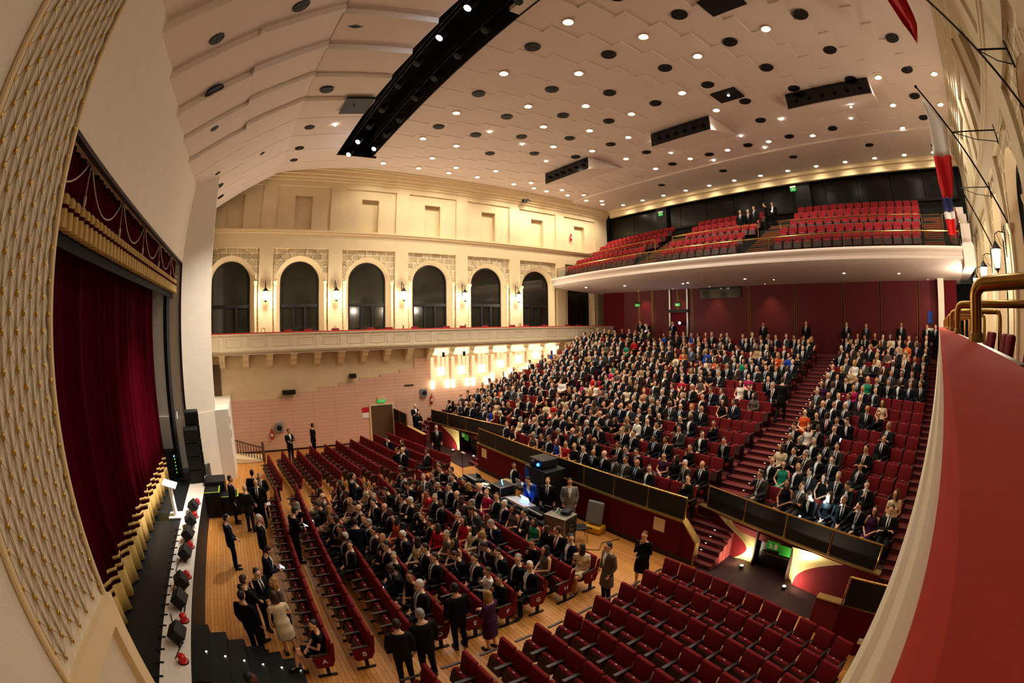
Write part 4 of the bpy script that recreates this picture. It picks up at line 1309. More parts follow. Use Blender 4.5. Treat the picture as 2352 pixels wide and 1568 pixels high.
holes = [(10.18, 5.85), (12.25, 2.41), (8.11, 10.58), (10.47, 9.27), (12.53, 5.4), (12.61, 8.41), (14.85, 5.1), (8.38, 14.67), (10.65, 12.72), (12.66, 11.41), (10.64, 15.99), (12.65, 14.4), (14.77, 7.87), (14.76, 10.66), (14.69, 13.47), (14.73, 2.24), (17.23, 2.14), (16.97, 4.8), (14.77, -0.43), (17.0, 7.3), (16.9, 15.5), (8.4, 18.5), (10.5, 18.6), (12.6, 17.6), (14.7, 16.3), (8.2, 6.6), (19.2, 1.8), (19.2, 7.6), (19.2, 14.9), (21.8, 4.5), (21.8, 7.1), (21.8, 9.7), (21.8, 12.3), (21.8, 15.0), (17.2, -0.6), (19.6, -0.6), (22.0, -0.8), (24.6, 3.0), (24.6, 8.0), (24.6, 13.0), (24.6, 18.0), (12.5, 20.5), (14.6, 19.2), (16.8, 18.2)]
b = MB(); b.lathe([(0.2, 0.0), (0.26, -0.01), (0.28, 0.01), (0.28, 0.03)], (0, 0, 0), 18); vr = b.mesh('rim', M['darkgrey'], True)
b = MB(); b.lathe([(0.22, -0.004), (0.1, -0.012)], (0, 0, 0), 16); b.obox((0, 0, -0.008), (0.44, 0.02, 0.02)); b.obox((0, 0, -0.008), (0.02, 0.44, 0.02)); vg = b.mesh('grille', M['black'], True)
def vent(x, y, z, tilt, s, lab):
    t = empty('ceiling_vent', (x, y, z)); t.rotation_euler = (0, tilt, 0); t.scale = (s, s, s)
    tag(t, lab, 'ceiling vent', 'round dark ceiling vents')
    place(vr, 'rim', t); place(vg, 'grille', t)
for i, (x, y) in enumerate(holes):
    ln = min(7, int((x - 7.2) / 2.15))
    nth = sorted(yy for (xx, yy) in holes if min(7, int((xx - 7.2) / 2.15)) == ln).index(y)
    vent(x, y, czl(x, y), 0, 1, 'round dark ceiling vent in vent line %d beyond the slot, %s from the flag wall' % (ln + 1, ORD[nth]))
fv = [(-1.65, 9.67, .75), (-1.68, 12.45, 1.15), (-1.72, 15.1, .6), (-1.75, 17.9, 1.05), (-1.76, 20.3, .5), (-1.77, 22.3, 1), (-1.75, 24.2, .8), (0.3, 9.6, .9), (2.16, 11.05, 1.1), (2.3, 15.6, 1), (2.33, 19.55, .9), (2.25, 22.2, .9), (2.2, 24.0, .8), (1.9, 6.6, 1.1), (0.2, 17.5, .5), (0.3, 21.0, .5)]
def fz(x):
    c = 0 if x < -0.6 else 1 if x < 1.6 else 2
    (xa, za), (xb_, zb_) = colsX[c], colsX[c + 1]
    return za + (zb_ - za) * (x - xa) / (xb_ - xa)
for i, (x, y, s) in enumerate(fv):
    vent(x, y, fz(x) - (0.15 if y < 17 else 0.03), -math.atan(0.66 if x < 1.6 else 0.14), s, 'round dark vent in the sloping ceiling over the stage front, %s in %s line' % (ORD[sorted(f[1] for f in fv if (f[0] < 0.0) == (x < 0.0)).index(y)], 'inner' if x < 0.0 else 'outer'))

# ================================================================== GEAR IN THE LIGHTING SLOT
for i, (x, z) in enumerate(((5.15, 16.65), (6.3, 16.75))):
    b = MB(); b.tube([(x, -2.4, z), (x, 23.3, z)], 0.03, 6); b.tube([(x, -2.4, z + .3), (x, 23.3, z + .3)], 0.03, 6)
    for y in np.arange(-2, 23, 0.6): b.tube([(x, y, z), (x, y + 0.3, z + 0.25)], 0.012, 4)
    tag(b.build('lighting_truss', M['darkgrey']), 'long black lighting truss in the ceiling slot, %s' % ('stage side' if i == 0 else 'audience side'), 'truss', 'trusses in the ceiling slot')
cans = []
random.seed(7)
yy = 0.0
for k in range(22):
    x = 5.15 if k % 2 else 6.3
    cans.append((x, 3.0 + 0.94 * k, (16.28 if k % 2 else 16.38) - (0.25 if k > 14 else 0)))
b = MB(); b.lathe([(0.12, 0.2), (0.13, 0.0), (0.15, -0.2), (0.15, -0.22), (0.13, -0.22)], (0, 0, 0), 12); can_me = b.mesh('can', M['black'], True)
b = MB(); b.tube([(-0.17, 0, 0), (-0.17, 0, 0.38), (0.17, 0, 0.38), (0.17, 0, 0)], 0.012, 5); yoke_me = b.mesh('yoke', M['iron'])
b = MB(); b.lathe([(0.125, -0.223), (0.05, -0.23)], (0, 0, 0), 12); cl_on = b.mesh('lens', M['lenscold']); cl_off = b.mesh('lens', M['darkgrey'])
lit = {7, 9, 19, 20, 21}
for k, (x, y, z) in enumerate(cans):
    t = empty('stage_spotlight', (x, y, z))
    d = Vector((-4.2, y * 0.4 + 7, 1.5)) - Vector((x, y, z))
    tag(t, '%s stage spotlight hanging in the black ceiling slot, %s from the near end' % ('lit white' if k in lit else 'unlit black', ORD[k] if k < 22 else 'last'), 'spotlight', 'spotlights in the ceiling slot')
    for q in (place(can_me, 'can', t), place(cl_on if k in lit else cl_off, 'lens', t)): q.rotation_euler = d.to_track_quat('-Z', 'Y').to_euler()
    place(yoke_me, 'yoke', t)
lamp('SPOT', (4.9, 14.5, 15.7), P_STAGE, (1, 0.82, 0.74), None, 0.15, target=(-4.0, 14.6, 2.2), spot=24, blend=1.0)
lamp('SPOT', (4.9, 18.5, 15.7), P_STAGE * 0.22, (0.85, 0.92, 1.0), None, 0.1, target=(-2.9, 13.4, 1.1), spot=22, blend=0.8)

lamp('SPOT', (5.4, 19.0, 15.7), 4800, (1, 0.92, 0.82), None, 0.15, target=(-2.0, 20.4, 4.5), spot=44, blend=1.0)

# ================================================================== FLAGS ON THE NEAR WALL
def flagpole(p0, p1, lab, arms):
    t = empty('flag_pole', p0); tag(t, lab, 'flag pole', 'flag poles on the near wall')
    v = Vector(p1) - Vector(p0)
    b = MB(); b.tube([(0, 0, 0), v], 0.028, 6); b.ell(v, 0.05, 8, 6); b.build('pole', M['iron'], t, smooth=True)
    b = MB()
    for (q, yw) in arms:
        p = v * q
        b.tube([p, (p.x, yw - p0[1], p.z)], 0.02, 5); b.tube([(p.x, yw - p0[1], p.z - 0.35), (p.x, yw - p0[1], p.z + 0.15)], 0.025, 5)
        b.tube([p, (p.x, (p.y + yw - p0[1]) / 2, p.z - 0.22), (p.x, yw - p0[1], p.z - 0.3)], 0.012, 5)
    b.build('bracket', M['iron'], t)
    return t
flagpole((11.6, -2.3, 9.1), (12.0, -0.5, 12.85), 'dark iron flag pole holding the white and red flag', [(0.62, -2.6)])
flagpole((7.1, -2.5, 9.6), (8.05, -0.5, 14.6), 'dark iron flag pole holding the plain red flag', [(0.3, -2.6)])
flagpole((15.6, -2.3, 9.2), (15.9, -0.6, 12.6), 'dark iron flag pole, farther along the near wall with dark flag', [(0.55, -2.6)])
def flag(name, x, pts, mats, bands, lab):
    """hanging cloth: pts gives (ya, yb, z) across its drop; bands gives (from, to) shares of the drop for each part"""
    t = empty(name, (x, 0, 0)); tag(t, lab, 'flag')
    n = len(pts)
    for (s0, s1, mt, nm) in bands:
        b = MB(); vs = []
        K = 10
        for j in range(K + 1):
            q = (s0 + (s1 - s0) * j / K) * (n - 1)
            i = min(int(q), n - 2); f = q - i
            ya = pts[i][0] * (1 - f) + pts[i + 1][0] * f; yb_ = pts[i][1] * (1 - f) + pts[i + 1][1] * f; z = pts[i][2] * (1 - f) + pts[i + 1][2] * f
            for k in range(9):
                u = k / 8
                vs.append((0.07 * math.sin(u * 9 + z * 1.5), ya + (yb_ - ya) * u, z - 0.25 * (u if pts is None else 0)))
        b.add(vs, [(j * 9 + k, j * 9 + k + 1, (j + 1) * 9 + k + 1, (j + 1) * 9 + k) for j in range(K) for k in range(8)])
        o = b.build(nm, mt, t, smooth=True); o.modifiers.new('thick', 'SOLIDIFY').thickness = 0.008
flag('flag', 11.9, [(-0.56, -0.62, 12.4), (-0.55, -1.08, 11.7), (-0.42, -0.98, 10.9), (-0.4, -0.86, 10.2), (-0.45, -0.75, 9.8)], None, [(0, 0.52, M['flagwhite'], 'white_band'), (0.52, 1.0, M['flagred'], 'red_band')], 'white and red flag hanging from a wall pole above the gallery')
flag('flag', 15.85, [(-0.62, -0.7, 12.1), (-0.55, -0.95, 11.2), (-0.55, -0.95, 10.2), (-0.6, -0.9, 9.6)], None, [(0, 0.62, M['flagblue'], 'blue_band'), (0.62, 0.72, M['flagwhite'], 'white_band'), (0.72, 1.0, M['flagred'], 'red_band')], 'dark blue and red flag hanging behind the white and red one')
flag('flag', 8.0, [(-0.5, -0.95, 13.8), (-0.52, -0.98, 12.9), (-0.6, -0.95, 12.2), (-0.72, -0.74, 11.75)], None, [(0, 1, M['flagred'], 'red_cloth')], 'plain red flag hanging at the upper edge near the wall')

# ================================================================== SIGNS AND SMALL FITTINGS ON THE FAR LOWER WALL
Y1 = YL - 0.08
e = empty('exit_sign', (7.8, Y1 - 0.06, 2.45)); tag(e, 'green exit sign box above the brown door', 'exit sign')
b = MB(); b.box(-0.22, -0.05, -0.12, 0.22, 0.05, 0.06); b.build('green_panel', M['green'], e)
b = MB(); b.box(-0.23, -0.06, 0.06, 0.23, 0.06, 0.2); b.build('housing', M['lowstone'], e)
b = MB()
b.obox((-0.06, -0.055, -0.03), (0.05, 0.006, 0.1)); b.obox((-0.02, -0.055, -0.06), (0.1, 0.006, 0.04)); b.obox((0.05, -0.055, -0.03), (0.05, 0.006, 0.1))
b.build('pictogram', M['white'], e)
t = empty('safety_sign', (6.81, Y1, 1.8)); tag(t, 'red and white safety sign on pink wall beside the brown door', 'sign')
b = MB(); b.box(-0.2, -0.012, 0, 0.2, 0, 0.3); b.build('red_half', M['redsign'], t)
b = MB(); b.box(-0.2, -0.012, -0.3, 0.2, 0, 0); b.build('white_half', M['white'], t)
for i, (x, z, lab) in enumerate(((2.35, 3.28, 'large flat one nearer the stage'), (6.12, 3.98, 'small one on the higher step'))):
    t = empty('wall_loudspeaker', (x, YL - 0.2, z)); tag(t, 'black loudspeaker on stepped top of the pink cladding, %s' % lab, 'speaker', 'loudspeakers on the cladding')
    b = MB(); b.rbox((0, 0, 0), (0.75 if i == 0 else 0.38, 0.3, 0.24), 0.02); c_ = b.build('cabinet', M['black'], t)
    b = MB(); b.box(-0.33 if i == 0 else -0.15, -0.155, -0.09, 0.33 if i == 0 else 0.15, -0.15, 0.09); b.build('grille', M['darkgrey'], c_)
t = empty('wall_plate', (9.6, Y1, 3.2)); tag(t, 'thin dark slotted plate on the pink wall near the lamps', 'plate')
b = MB(); b.box(-0.3, -0.015, -0.05, 0.3, 0, 0.05); b.build('plate', M['doorwood'], t)
b = MB(); b.box(-0.27, -0.02, -0.015, 0.27, -0.014, 0.015); b.build('slot', M['dark'], t)
def hose(x, z, lab):
    t = empty('fire_hose_cabinet', (x, Y1, z)); tag(t, lab, 'hose cabinet', 'grey wall cabinets')
    b = MB(); b.rbox((0, -0.08, 0), (0.42, 0.16, 0.5), 0.015); b.build('box', M['greycase'], t)
    b = MB(); b.lathe([(0.05, 0), (0.13, 0.005), (0.15, 0.015), (0.13, 0.02)], (0, -0.16, 0), 14, M=Matrix.Rotation(R(90), 3, 'X')); b.build('reel', M['darkgrey'], t)
def exting(x, y, z, lab):
    t = empty('fire_extinguisher', (x, y, z)); tag(t, lab, 'extinguisher', 'red fire extinguishers')
    b = MB(); b.lathe([(0.06, 0), (0.075, 0.02), (0.075, 0.42), (0.055, 0.5), (0.025, 0.53)], (0, 0, 0), 14); b.build('cylinder', M['redsign'], t, smooth=True)
    b = MB(); b.lathe([(0.025, 0.53), (0.025, 0.58)], (0, 0, 0), 8); b.obox((0.03, 0, 0.59), (0.12, 0.02, 0.025)); b.build('valve', M['black'], t)
    b = MB(); b.tube([(0.03, 0, 0.56), (0.11, -0.01, 0.48), (0.12, -0.02, 0.25), (0.1, -0.02, 0.1)], 0.012, 6); b.build('hose', M['black'], t)
    b = MB(); b.box(-0.05, -0.08, 0.2, 0.05, -0.074, 0.34); b.build('label', M['white'], t)
hose(1.62, 1.35, 'grey hose reel cabinet low on the pink wall by standing man')
exting(1.15, Y1 - 0.1, 0.72, 'red fire extinguisher on the pink wall left of hose cabinet'.replace('left of', 'beside the low'))
hose(10.52, 2.68, 'grey cabinet high on the pink wall near the glowing lamps')
exting(11.0, Y1 - 0.1, 1.95, 'red fire extinguisher on the pink wall under the glowing lamps')
exting(23.5, YW - 0.0, 13.2, 'small red extinguisher on the upper arcade wall above the balcony')
b = MB(); b.box(-2.0, YL - 0.12, 3.05, -1.55, YL, 4.9); tag(b.build('dark_hanging', M['doorwood']), 'dark brown hanging strip on the wall beside the pier', 'hanging')
t = empty('projector_bracket', (18.7, 25.85, 15.6)); tag(t, 'small dark projector fixed to the arcade cornice', 'projector')
b = MB(); b.rbox((0, 0, 0), (0.35, 0.3, 0.2), 0.02); b.build('body', M['darkgrey'], t)
b = MB(); b.tube([(0.25, 0, 0.2), (0.3, -0.2, 0), (0.3, -0.25, -0.05)], 0.03, 6); b.build('arm', M['darkgrey'], t)
# signs at the rear of the hall
for (x, y, z, lab, big_) in ((25.85, 21.75, 8.05, 'small green exit sign on the rear wall near the arcade', 0), (25.8, 18.03, 7.99, 'small green exit sign over the bright rear doorway', 0), (27.7, 9.4, 15.2, 'green exit sign on the dark wall above the balcony group', 1), (27.7, 20.6, 15.05, 'dim green exit sign on the balcony column near the arcade', 1)):
    e = empty('exit_sign', (x, y, z)); tag(e, lab, 'exit sign')
    b = MB(); b.obox((0, 0, 0), (0.06, 0.4, 0.18 if big_ == 0 else 0.24)); b.build('green_panel', M['green'], e)
    b = MB(); b.obox((0, 0, 0.17), (0.08, 0.42, 0.1)); b.build('housing', M['white'] if big_ else M['darkgrey'], e)
    b = MB(); b.obox((-0.034, 0.06, 0), (0.006, 0.06, 0.12)); b.obox((-0.034, -0.03, 0), (0.006, 0.14, 0.05)); b.build('pictogram', M['white'], e)
t = empty('rear_doorway', (25.88, 18.0, 4.95)); tag(t, 'chrome framed doorway in the red rear wall', 'doorway')
for dy in (-0.75, 0.75):
    b = MB(); b.box(-0.05, dy - 0.06, 0, 0.05, dy + 0.06, 4.2); b.build('post', M['alu'], t)
b = MB(); b.box(-0.06, -0.85, 2.5, 0.06, 0.85, 2.72); b.build('transom', M['black'], t)
b = MB(); b.box(0.0, -0.7, 0, 0.03, 0.7, 2.5); b.build('door_leaf', M['burg'], t)
t = empty('projector_lamp', (25.4, 17.6, 6.75)); tag(t, 'bright blue-white projector lamp in front of rear doorway', 'projector')
b = MB(); b.rbox((0.12, 0, 0), (0.25, 0.3, 0.18), 0.02); b.build('body', M['black'], t)
b = MB(); b.lathe([(0.09, 0), (0.07, 0.03)], (-0.01, 0, 0), 12, M=Matrix.Rotation(R(-90), 3, 'Y')); b.build('lens', emat('lens_blue', '#9cc8ff', 25), t)
lamp('POINT', (-0.3, 0, 0), 6, (0.4, 0.65, 1), t, 0.1)
for (y, z, mt, w_, h_, lab) in ((0.55, 7.2, M['blue'], 0.34, 0.6, 'blue poster on the rear red wall by the pillar'), (0.55, 6.45, M['white'], 0.42, 0.42, 'white notice on the rear red wall below the blue poster'), (21.0, 6.5, M['white'], 0.25, 0.3, 'small white notice on the lit red panel at the rear')):
    b = MB(); b.obox((0, 0, 0), (0.02, w_, h_)); tag(b.build('poster', mt, loc=(25.9, y, z)), lab, 'poster')
b = MB(); b.obox((0, 0, 0), (0.05, 3.1, 0.8)); tag(b.build('control_window', M['glassdark'], loc=(25.88, 14.6, 8.75)), 'long dark control room window high in the red rear wall', 'control window')
for i, (x, y, pw, cl) in enumerate(((25.1, 21.0, 9, (1, .5, .35)), (25.1, 17.9, 6, (1, .5, .35)), (25.0, 14.9, 14, (1, .6, .4)), (25.0, 10.9, 14, (1, .6, .4)), (25.0, 0.6, 8, (1, .6, .4)))):
    t = empty('recessed_downlight', (x, y, 9.03)); tag(t, 'recessed downlight in the balcony soffit washing the red wall, %s from the arcade' % ORD[i], 'ceiling light', 'soffit wall washers')
    b = MB(); b.lathe([(0.06, 0.02), (0.09, 0), (0.1, 0.01)], (0, 0, 0), 12); b.build('trim_ring', M['cream2'], t)
    b = MB(); b.lathe([(0.05, 0), (0.04, -0.015)], (0, 0, 0), 10); b.build('lens', M['steplight'], t)
    lamp('SPOT', (0, 0, -0.05), pw * (9 if i < 2 else 4), cl, t, 0.04, target=(0.35, 0, -1), spot=75, blend=0.9)
for i, (x, y) in enumerate(((21.8, 23.0), (22.5, 20.0), (23.2, 15.4), (23.4, 15.9), (23.0, 11.3), (23.8, 9.8), (22.6, 5.2), (23.2, 2.2))):
    t = empty('recessed_downlight', (x, y, 9.28 - 0.04 * (x - 21))); tag(t, 'small recessed lamp under the balcony, %s from the arcade wall' % ORD[i], 'ceiling light', 'lamps under the balcony')
    b = MB(); b.lathe([(0.06, 0.03), (0.1, -0.02), (0.11, 0)], (0, 0, 0), 12); b.build('trim_ring', M['cream2'], t)
    b = MB(); b.lathe([(0.07, -0.02), (0.05, -0.04)], (0, 0, 0), 10); b.build('lens', M['lenssmall'], t)
    lamp('SPOT', (0, 0, -0.08), 30, (1, 0.82, 0.6), t, 0.05, target=(0, 0, -5), spot=140, blend=0.9)
# ================================================================== SEATS
def seat_meshes():
    """tip-up theatre seat; the sitter faces -X, origin on the floor under the cushion"""
    P = {}
    b = MB(); b.rbox((0.235, 0, 0.68), (0.1, 0.47, 0.58), 0.04, Matrix.Rotation(R(11), 3, 'Y'), n=3); P['backrest'] = (b, [M['seat']])
    b = MB(); Mx = Matrix.Rotation(R(16), 3, 'Y')
    b.rbox((0.03, 0, 0.43), (0.12, 0.44, 0.36), 0.035, Mx, n=3); P['seat_up'] = (b, [M['seat']])
    b = MB(); b.obox(Mx @ Vector((-0.064, 0, -0.03)) + Vector((0.03, 0, 0.43)), (0.014, 0.42, 0.3), Mx); P['underside'] = (b, [M['seatunder']])
    b = MB(); b.obox(Mx @ Vector((-0.02, 0, 0.183)) + Vector((0.03, 0, 0.43)), (0.02, 0.05, 0.008), Mx); P['number_plate'] = (b, [M['white']])
    b = MB(); b.rbox((-0.02, 0, 0.4), (0.44, 0.44, 0.11), 0.035, n=3); P['seat_down'] = (b, [M['seat']])
    b = MB(); b.rbox((0.0, -0.262, 0.625), (0.4, 0.062, 0.035), 0.012); P['armrest'] = (b, [M['arm']])
    b = MB()
    b.box(-0.02, -0.275, 0.3, 0.2, -0.25, 0.61); b.box(0.05, -0.285, 0.03, 0.13, -0.24, 0.32); b.rbox((0.06, -0.262, 0.018), (0.42, 0.07, 0.03), 0.01); P['pedestal'] = (b, [M['iron']])
    b = MB(); b.prism([(-0.15, 0.36), (-0.1, 0.28), (0.22, 0.28), (0.3, 0.45), (0.36, 0.9), (0.29, 0.9), (0.2, 0.6), (-0.15, 0.6)], -0.305, -0.275, 'y'); P['end_panel'] = (b, [M['seat']])
    b = MB(); b.obox((0.31, 0, 0.86), (0.006, 0.11, 0.09), Matrix.Rotation(R(11), 3, 'Y')); P['back_label'] = (b, [M['white']])
    return P


SP = seat_meshes()
SME = {k: v[0].mesh(k, v[1], smooth=k in ('backrest', 'seat_up', 'seat_down')) for k, v in SP.items()}


def seat_single(occupied):
    b = MB(); mats = [M['seat'], M['seatunder'], M['arm'], M['iron'], M['white']]
    for k, mi in (('backrest', 0), ('seat_down' if occupied else 'seat_up', 0), ('underside', 1), ('number_plate', 4), ('armrest', 2), ('pedestal', 3)):
        if occupied and k in ('underside', 'number_plate'): continue
        s = SP[k][0]; b.add(s.v, s.f, mi)
    return b, mats


def seat_low(occupied):
    """same seat with fewer faces for the distant mass"""
    b = MB()
    M1, M2 = Matrix.Rotation(R(11), 3, 'Y'), Matrix.Rotation(R(16), 3, 'Y')
    b.rbox((0.235, 0, 0.68), (0.1, 0.47, 0.58), 0.03, M1, 0, 1)
    if occupied: b.rbox((-0.02, 0, 0.4), (0.44, 0.44, 0.11), 0.03, None, 0, 1)
    else:
        b.rbox((0.03, 0, 0.43), (0.12, 0.44, 0.36), 0.03, M2, 0, 1)
        b.obox(M2 @ Vector((-0.064, 0, -0.03)) + Vector((0.03, 0, 0.43)), (0.014, 0.42, 0.3), M2, 1)
        b.obox(M2 @ Vector((-0.02, 0, 0.183)) + Vector((0.03, 0, 0.43)), (0.02, 0.05, 0.008), M2, 4)
    b.obox((0.0, -0.262, 0.625), (0.4, 0.062, 0.035), None, 2)
    b.obox((0.07, -0.262, 0.3), (0.08, 0.03, 0.6), None, 3)
    return b


SEATS = []        # (x, y, z, rz, zone, row, nth, occupied, end, material)
LET = 'ABCDEFGHIJKLMNOP'


def rowangle(fx, y, e=0.05):
    return math.atan2(-(fx(y + e) - fx(y - e)), 2 * e) if fx else 0.0


# middle block on the floor
def floor_mid_x(n): return 0.33 + 0.843 * n
OCC_MID = {0: [], 1: [12], 2: [6, 7, 8, 9, 10, 11, 12, 13, 14], 3: [1, 2, 3, 4, 5, 6, 7, 8, 9, 10, 11, 12, 13, 14, 15], 4: [3, 4, 5, 6, 7, 8, 9, 10, 11, 12, 13, 14, 15],
           5: [0, 1, 2, 3, 4, 5, 6, 7, 8, 9, 10, 11, 12, 13], 6: [0, 1, 2, 3, 4, 5, 6, 7, 9, 10, 11, 12, 13, 14, 15, 16], 7: [1, 2, 5, 6, 7, 8, 9, 10, 11, 12, 13, 14], 8: [0, 1, 2, 3, 4, 5, 6, 7, 8, 9, 10, 11, 12, 13, 14, 15, 16]}
OCC_FAR = {7: [1, 2], 8: [0, 3, 4, 6]}
for n in range(9):
    for i in range(18):
        y = 7.42 + 0.525 * i
        SEATS.append((floor_mid_x(n), y, 0.0, 0.0, 'mid', n, i, i in OCC_MID.get(n, []), i == 0, 'seat'))
# near block: rows bow towards the stage at their outer end
def near_x(n, y): return 8.28 - 0.815 * n - 0.031 * (5.5 - y) ** 2 + (0.0)
for n in range(9):
    for i in range(11):
        y = 5.66 - 0.505 * i
        x = near_x(n, y)
        if y < 0.45 or x < 0.3: continue
        SEATS.append((x, y, 0.0, math.atan2(-(near_x(n, y + .05) - near_x(n, y - .05)), .1), 'near', n, i, False, False, 'seat'))
# far block: mirrored bow
def far_x(n, y): return 0.7 + 0.84 * n - (0.09 + 0.011 * n) * (y - 17.6)
for n in range(10):
    for i in range(11):
        y = 17.78 + 0.52 * i
        if y > 21.2 + 0.27 * n: continue
        x = far_x(n, y)
        SEATS.append((x, y, 0.0, math.atan2(-(far_x(n, y + .05) - far_x(n, y - .05)), .1), 'far', n, i, i in OCC_FAR.get(n, []), i == 0, 'seat'))
# terrace
rnd = random.Random(11)
def occ_c(i, y):
    if y < 10.4 and 2 <= i <= 9: return rnd.random() < (0.45 if y < 9.3 else 0.6)
    if i in (0, 1) and y < 9.5: return rnd.random() < 0.55
    return rnd.random() < 0.93
def occ_n(i, y):
    if y < 2.2 and 1 <= i <= 8: return rnd.random() < 0.15
    if y < 3.4 and 3 <= i <= 8: return rnd.random() < 0.7
    return rnd.random() < 0.9
for i in range(NR):
    for j in range(20):
        y = 7.18 + 0.52 * j
        SEATS.append((cx(i), y, ct(i), 0.0, 'centre', i, j, occ_c(i, y), j in (0, 19), 'seat'))
    for j in range(10):
        y = 0.72 + 0.5 * j
        SEATS.append((wx(i, y), y, wt(i), -math.atan(0.205), 'wing', i, j, occ_n(i, y), j in (0, 9), 'seat'))
        y2 = mir(y)
        SEATS.append((wx(i, y), y2, wt(i), math.atan(0.205), 'farwing', i, j, rnd.random() < (0.9 if j > 1 else 0.75), j in (0, 9), 'seat'))
# balcony
for k, (xs, z) in enumerate(BR):
    y = -1.2; j = 0
    while y < 26.0:
        if not any(a - 0.3 < y < c + 0.3 for a, c in AIS):
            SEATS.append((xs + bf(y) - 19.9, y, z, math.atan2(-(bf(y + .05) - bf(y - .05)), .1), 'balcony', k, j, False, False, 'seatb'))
            j += 1
        y += 0.53
# a few gallery seats behind the brass rail and behind the far parapet
GAL = [(4.45, -0.95, 5.75), (5.0, -0.95, 5.75), (6.6, -0.95, 5.75), (7.15, -0.95, 5.75), (8.9, -0.95, 5.75), (9.45, -0.95, 5.75)]


def inframe(p):
    v = Vector(p) - EYE
    c_ = Vector((v.dot(_r), v.dot(_u), v.dot(_f)))
    th = math.atan2(math.hypot(c_.x, c_.y), c_.z)
    r_ = 2 * 1045.33 * math.sin(th / 2)
    h = math.hypot(c_.x, c_.y) or 1
    px, py = 1176 + c_.x / h * r_, 784 - c_.y / h * r_
    return px, py, v.length


ZN = {'mid': 'middle floor block', 'near': 'nearer floor block', 'far': 'far floor block', 'centre': 'central terrace', 'wing': 'terrace wing above the nearer doorway', 'farwing': 'terrace wing by the arcade wall', 'balcony': 'balcony'}
def where(zone, row, nth):
    if zone in ('mid', 'near', 'far'):
        rw = 'row ' + (LET[row] if zone == 'mid' else ORD[row] + (' from the back' if zone == 'near' else ' from the stage'))
        if zone == 'mid': return 'row %s of the middle block, %s from the nearer aisle' % (LET[row], ORD[nth])
        if zone == 'near': return 'nearer block, %s row from the back, %s from the aisle' % (ORD[row], ORD[nth])
        return 'far block, %s row from the stage, %s from the aisle' % (ORD[row], ORD[nth])
    if zone == 'centre': return 'central terrace row %d from the rail, %s from the nearer stair' % (row + 1, ORD[nth])
    if zone == 'wing': return 'near terrace wing row %d from the rail, %s from the wall' % (row + 1, ORD[nth])
    if zone == 'farwing': return 'far terrace wing row %d from the rail, %s from the wall' % (row + 1, ORD[nth])
    return 'balcony row %d, %s seat from the flag wall' % (row + 1, ORD[nth] if nth < 22 else 'number %d' % (nth + 1))


ranked = []
for s in SEATS:
    px, py, dist = inframe((s[0], s[1], s[2] + 0.8))
    vis = -10 < px < 2362 and -10 < py < 1590
    if vis: ranked.append((dist, s))
    elif s[4] in ('near',) and -60 < px < 2400 and py < 1680: ranked.append((dist + 50, s))
ranked.sort(key=lambda q: q[0])
IND, REST = ranked[:300], ranked[300:]
NPART = 170
single_me = {o: seat_single(o) for o in (False, True)}
single_me = {o: v[0].mesh('theatre_seat', v[1], True) for o, v in single_me.items()}
fontc = {}
for rank, (dist, s) in enumerate(IND):
    x, y, z, rz, zone, row, nth, occ, end, mt = s
    lab = ('seat under a sitter, ' if occ else 'empty red tip-up seat, ') + where(zone, row, nth)
    if rank < NPART:
        t = empty('theatre_seat', (x, y, z), rz)
        place(SME['backrest'], 'backrest', t)
        if occ: place(SME['seat_down'], 'seat_cushion', t)
        else:
            c_ = place(SME['seat_up'], 'seat_cushion', t)
            place(SME['underside'], 'underside', c_); place(SME['number_plate'], 'number_plate', c_)
        place(SME['armrest'], 'armrest', t); place(SME['pedestal'], 'pedestal', t)
        if zone == 'near':
            o = place(SME['armrest'], 'armrest', t); o.location = (0, 0.524, 0)
        if zone == 'mid' and row < 2: place(SME['back_label'], 'back_label', t)
        if zone == 'mid' and nth == 0:
            e = place(SME['end_panel'], 'end_panel', t)
            ch = LET[row]
            if ch not in fontc:
                fc = bpy.data.curves.new('row_letter', 'FONT'); fc.body = ch; fc.size = 0.17; fc.extrude = 0.003; fc.align_x = 'CENTER'; fc.align_y = 'CENTER'
                fo = bpy.data.objects.new('tmp', fc); COL.objects.link(fo); bpy.context.view_layer.update()
                me = bpy.data.meshes.new_from_object(fo.evaluated_get(bpy.context.evaluated_depsgraph_get())); bpy.data.objects.remove(fo)
                me.materials.clear(); me.materials.append(M['white']); fontc[ch] = me
            f = bpy.data.objects.new('row_letter', fontc[ch]); COL.objects.link(f); f.parent = e
            f.location = (0.08, -0.31, 0.45); f.rotation_euler = (R(90), 0, 0)
    else:
        t = place(single_me[occ], 'theatre_seat', None, (x, y, z), rz)
    tag(t, lab, 'seat', 'red theatre seats')
# all the smaller, farther seats
lo = {o: seat_low(o) for o in (False, True)}
def mass(name, items, mats):
    """items: (vertex array, faces, face material list, matrix4)"""
    V, F, MI, n = [], [], [], 0
    for (va, fa, ma, mx) in items:
        w_ = va @ mx[:3, :3].T + mx[:3, 3]
        V.append(w_); F += [tuple(i + n for i in f) for f in fa]; MI += ma; n += len(va)
    me = bpy.data.meshes.new(name)
    me.from_pydata(np.concatenate(V).tolist(), [], F)
    for m in mats: me.materials.append(m)
    me.polygons.foreach_set('material_index', MI)
    me.update()
    o = bpy.data.objects.new(name, me); COL.objects.link(o)
    return o
def m4(x, y, z, rz, s=1.0):
    c_, s_ = math.cos(rz) * s, math.sin(rz) * s
    return np.array([[c_, -s_, 0, x], [s_, c_, 0, y], [0, 0, s, z], [0, 0, 0, 1.0]])
items = []
LOA = {o: (np.array([tuple(v) for v in b.v]), b.f, b.m) for o, b in lo.items()}
